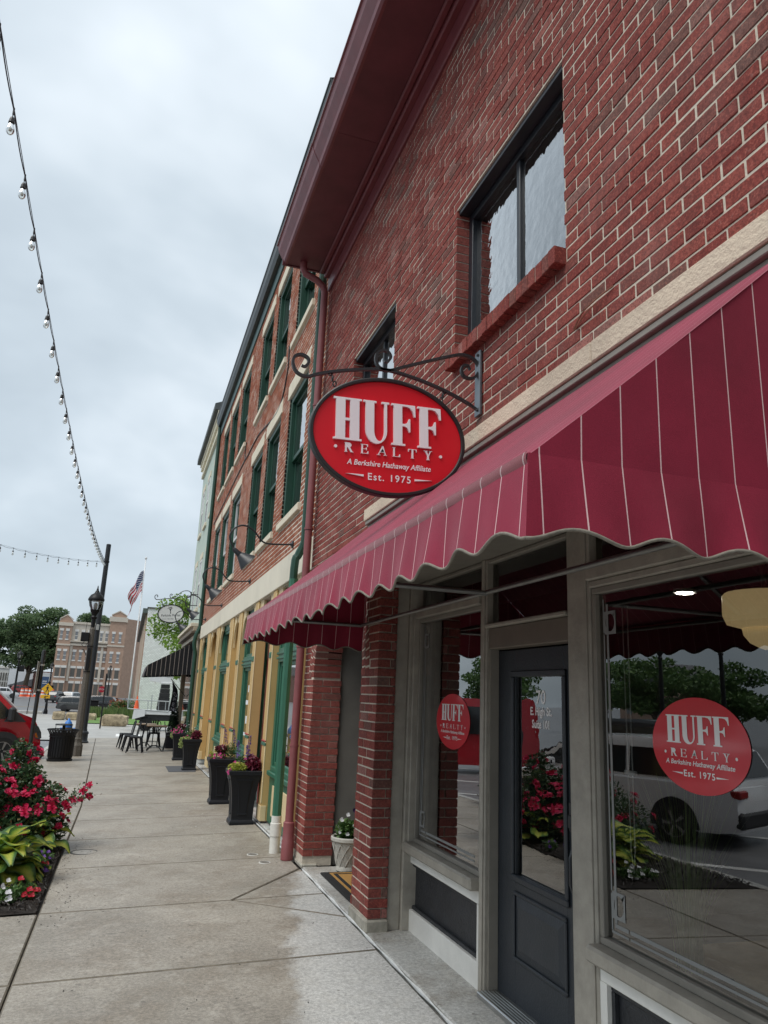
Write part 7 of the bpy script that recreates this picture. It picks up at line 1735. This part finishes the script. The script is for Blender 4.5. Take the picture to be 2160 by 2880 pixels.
mb = MB(); mb.grid(lambda u, v: fp(.40*u, v*7/13), 8, 6); mb.build('canton', FS[2], t_, smooth=True)
mb = MB()
for r_ in range(6):
    for c_ in range(5):
        p = Vector(fp(.04+.075*c_, (.5+r_)*7/13/6))+Vector((0,-.03,0)); mb.add([p+Vector((.05*math.cos(R(90+72*k*2)),-.004*k,.05*math.sin(R(90+72*k*2)))) for k in range(5)], [(0,1,2),(2,3,4),(4,0,2)])
mb.build('stars', FS[1], t_, kind='stuff')
# --- far lamps, crossing sign, stop sign
def far_lamp(x, y, h, label, banner=False, box=None):
    z = street_z(y); t_ = thing('street_lamp', label, 'street lamp', (x,y,z), 'black lantern street lamps')
    mb = MB(); mb.lathe([(.22,0),(.2,.3),(.13,.5),(.12,1.0),(.085,1.1),(.06,h-.9)], (x,y,z), 10); mb.build('post', BLK, t_); lantern(t_, x, y, z+h-1.02, 1.0)
    if box: mb = MB(); mb.box(x+.08,x+.42,y-.15,y+.15,z+box,z+box+.42,.02); mb.build('speaker', BLK, t_)
    if banner:
        mb = MB(); mb.box(x-.78,x-.12,y-.02,y+.02,z+h-2.7,z+h-1.55); b_ = mb.build('banner', M('banner_blue', (.035,.075,.16), .6), t_)
        mb = MB(); 
        for k in range(4): mb.box(x-.66+k*.1,x-.60+k*.1,y-.026,y-.02,z+h-2.1+.03*(k % 2),z+h-1.95)
        mb.box(x-.68,x-.22,y-.026,y-.02,z+h-2.25,z+h-2.19); mb.build('banner_print', FS[1], b_)
far_lamp(-7.55,60,4.95,'black lantern street lamp at left with a box, behind the red van',box=3.35)
far_lamp(-7.55,85,5.2,'black lantern street lamp with a blue banner beside the crossing sign',True,2.4)
far_lamp(-2.6,118,6.0,'distant pale-globed street lamp near the stop sign')
x, y = -7.5, 84.4; z = street_z(y)
t_ = thing('crossing_sign', 'yellow diamond pedestrian crossing sign with arrow plate on the lamp post', 'traffic sign', (x,y,z))
YS = M('sign_yellow', (.75,.42,.015), .5)
mb = MB(); mb.box(x+.03,x+.09,y+.0,y+.06,z,z+3.1); mb.build('post', BLK, t_)
cx_, cz_ = x-.12, 1.10
mb = MB(); mb.prism([(cx_-.56,cz_),(cx_,cz_-.56),(cx_+.56,cz_),(cx_,cz_+.56)], lambda u, v: (u,y-.03,v), lambda u, v: (u,y,v)); dm_ = mb.build('diamond', YS, t_)
mb = MB(); mb.box(cx_-.52,cx_+.35,y-.03,y,cz_-.93,cz_-.60,.01); pl2 = mb.build('arrow_plate', YS, t_)
K = M('sign_black', (.012,.012,.012), .6); mb = MB(); yy_ = y-.034
def seg(a, b, w_):
    a = Vector((a[0],0,a[1])); b = Vector((b[0],0,b[1])); d = (b-a).normalized(); nn = Vector((-d.z,0,d.x))*w_; o_ = Vector((cx_,yy_-random.random()*.003,cz_))
    mb.add([o_+a-nn, o_+b-nn, o_+b+nn, o_+a+nn], [(0,1,2,3)])
mb.add([(cx_+.02+.06*math.cos(R(q)),yy_,cz_+.31+.06*math.sin(R(q))) for q in range(0,360,30)], [tuple(range(12))])
seg((0,.22),(.0,-.04),.07); seg((0,-.02),(-.12,-.34),.035); seg((0,-.02),(.12,-.18),.035); seg((.12,-.18),(.14,-.34),.03); seg((0,.18),(-.16,.06),.028); seg((0,.18),(.15,.08),.028); mb.build('walking_figure', K, dm_)
mb = MB(); cz_ -= .765; seg((.18,.06),(-.12,-.04),.03); seg((-.2,-.06),(-.06,.06),.03); seg((-.2,-.06),(-.04,-.10),.03); mb.build('arrow', K, pl2)
x, y = -3.25, 112; z = street_z(y)
t_ = thing('stop_sign', 'red octagonal stop sign on a thin post far up the street', 'traffic sign', (x,y,z))
mb = MB(); mb.tube([(x,y,z),(x,y,z+2.9)], .03, 6); mb.build('post', M('sign_post_steel', (.3,.3,.3), .5, .5), t_)
cz_ = z+2.55; mb = MB(); mb.prism([(x+.44*math.cos(R(22.5+45*k)),cz_+.44*math.sin(R(22.5+45*k))) for k in range(8)], lambda u, v: (u,y-.05,v), lambda u, v: (u,y-.03,v)); so = mb.build('octagon', FS[0], t_)
mb = MB(); put_text(mb, 'STOP', .34, lambda u, v: (x+u,y-.055,cz_-.12+v)); mb.build('lettering', FS[1], so)
# thin posts
x, y = -1.2, 46.8; z = street_z(y); t_ = thing('thin_post', 'thin black post standing left of the large boulder', 'post', (x,y,z)); mb = MB(); mb.tube([(x,y,z),(x,y,z+3.1)], .04, 8); mb.build('shaft', BLK, t_); mb = MB(); mb.box(x-.03,x+.07,y-.06,y,z+2.7,z+3.0); mb.build('cap_box', BLK, t_)
x, y = -8.6, 79; z = street_z(y); t_ = thing('thin_post', 'thin bent black rod left of the crossing lamp', 'post', (x,y,z)); mb = MB(); mb.tube([(x,y,z),(x+.2,y,z+4.6)], .035, 8); mb.build('shaft', BLK, t_)
x, y = -3.6, 100; z = street_z(y); t_ = thing('square_bin', 'square dark bin near the grey parked car', 'litter bin', (x,y,z)); mb = MB(); mb.box(x-.5,x+.5,y-.4,y+.4,z+.05,z+1.35,.05); mb.build('box', BLK, t_); mb = MB(); mb.box(x-.55,x+.55,y-.45,y+.45,z+1.35,z+1.5,.05); mb.build('lid', BLK, t_)
# --- far traffic
suv('parked_car', 'grey SUV parked across the junction behind the lantern post', (.045,.046,.045), (-5.4,101,SZ(0,101)+.0), R(-12), 4.7, 1.9, 1.78, dark_rims=True)
suv('parked_car', 'black SUV parked beyond the grey one, right of the tall pole', (.012,.012,.014), (-2.4,110,SZ(0,110)), R(-10), 4.7, 1.9, 1.75, dark_rims=True)
suv('parked_car', 'white SUV at the far left behind the street lamp', (.62,.63,.64), (-19.2,140,SZ(0,140)), R(5), 4.7, 1.9, 1.72, dark_rims=True)
suv('parked_car', 'dark pickup-like car parked before the tan civic block', (.03,.035,.035), (-10.2,128,SZ(0,128)), R(75), 4.7, 1.9, 1.7)
suv('parked_car', 'white car parked in front of the tan civic block', (.55,.56,.57), (-8.0,131,SZ(0,131)), R(70), 4.6, 1.85, 1.6)
suv('parked_car', 'red car parked at the brick shed behind the barrels', (.35,.03,.03), (-20.2,172,SZ(0,172)), R(10), 4.5, 1.8, 1.6)
BO = M('barrel_orange', (.70,.11,.03), .5); BW = M('barrel_white', (.68,.68,.66), .5)
for i, (x, y) in enumerate(((-17.6,150),(-17.0,150.6),(-16.3,150),(-15.5,151),(-14.2,150),(-13.4,150.4),(-12.6,150))):
    z = street_z(y); t_ = thing('traffic_barrel', ['striped traffic barrel, leftmost of the far roadworks row','striped traffic barrel, second from the left in the far roadworks row','striped traffic barrel, third from the left in the far roadworks row','striped traffic barrel just left of the black sign post','striped traffic barrel just right of the black sign post','striped traffic barrel, second from the right in the far roadworks row','striped traffic barrel, rightmost of the far roadworks row'][i], 'traffic barrel', (x,y,z), 'traffic barrels of the far roadworks')
    for k in range(5): mb = MB(); r0 = .34-.02*k; mb.lathe([(r0,.1+k*.27),(r0-.02,.1+(k+1)*.27)], (x,y,z), 12); mb.build('band', BO if k % 2 == 0 else BW, t_)
    mb = MB(); mb.lathe([(.5,0),(.45,.1)], (x,y,z), 12); mb.build('base', BO, t_)
# --- boom lift truck beyond the market
x0, y0 = 1.2, 45.0; zt_ = street_z(45)+.05
tr_ = thing('lift_truck', 'white service lift truck with grey railed deck and black mast behind the cafe', 'truck', (x0,y0,zt_))
TWH = M('truck_white', (.62,.63,.63), .45, var=.06, dirt=.2); RAILM = M('rail_grey', (.36,.38,.38), .4, .5)
mb = MB(); mb.box(.55,3.4,45,47.2,.18,.40,.02); mb.build('deck', TWH, tr_)
mb = MB(); mb.box(.62,3.4,45.2,47,-.15,.17,.02); mb.build('chassis', M('truck_dark', (.02,.02,.022), .6), tr_)
mb = MB(); mb.prism([(.45,-.1),(1.1,.1),(1.1,.42),(.5,.42)], lambda u, v: (u,44.9,v), lambda u, v: (u,45.1,v)); mb.build('outrigger', TWH, tr_)
for (a, b, r_) in (((.12,45,.96),(2.35,45,.92),.03),((.15,45,.47),(2.35,45,.36),.035),((.12,45,.96),(.17,45,.46),.03),((.72,45,.95),(.76,45,.44),.022),((1.20,45,.94),(1.23,45,.42),.022),((1.38,45,1.25),(1.40,45,.40),.03),((1.78,45,.93),(1.80,45,.39),.022),((2.16,45,.92),(2.17,45,.37),.022),((2.35,45,.92),(2.35,45,.36),.03)):
    mb = MB(); mb.tube([a,b], r_, 6); mb.build('railing', RAILM, tr_)
for i in range(6):
    h0 = .42+i*.24; k = i/6; mb = MB(); mb.box(1.72+.14*k,2.42-.12*k,45.5,46.1,h0,h0+.235,.02); mb.build('mast_section', M('mast_black', (.014,.014,.015), .5), tr_)
mb = MB(); mb.box(1.80,2.40,45.45,46.15,1.87,1.98,.02); mb.build('mast_head', TWH, tr_)
mb = MB(); mb.prism([(1.2,2.0),(1.75,1.95),(2.35,2.0),(2.4,2.35),(2.0,2.55),(1.75,2.35),(1.3,2.42),(1.15,2.25)], lambda u, v: (u,45.5,v), lambda u, v: (u,46.0,v)); mb.build('upper_arm', TWH, tr_)
mb = MB(); mb.tube([(2.0,45.6,2.4),(3.6,45.6,2.3)], .16, 10); mb.build('boom', TWH, tr_)
for xx in (1.2,3.0):
    wheel(tr_, (xx,45.25,street_z(45)+.40), .38, .24, 1, True)
for (xx, lb) in ((.62,'orange traffic cone on the truck deck rail'),):
    t_ = thing('traffic_cone', lb, 'traffic cone', (xx,45.6,.40)); mb = MB(); mb.lathe([(.15,.47),(.14,.50),(.03,1.15),(.02,1.15)], (xx,45.6,0), 14); mb.build('cone', BO, t_); mb = MB(); mb.box(xx-.2,xx+.2,45.4,45.8,.402,.47,.01); mb.build('base', BO, t_); mb = MB(); mb.lathe([(.105,.66),(.075,.83)], (xx,45.6,0), 14, cap=False); mb.v = [(xx+(a-xx)*1.03,45.6+(b-45.6)*1.03,c) for a, b, c in mb.v]; mb.build('collar', M('cone_dark', (.3,.06,.02), .6), t_)
# mirrored street poles beside the walk behind the viewer
for i, (x, y) in enumerate(((-1.98,7.35),)):
    pass
far_lamp(-12.8,21.6,4.6,'black lantern lamp post across the road, only seen mirrored in the shop window')
far_lamp(-13.0,19.0,4.6,'second black lantern lamp post across the road, only seen mirrored in the shop window')
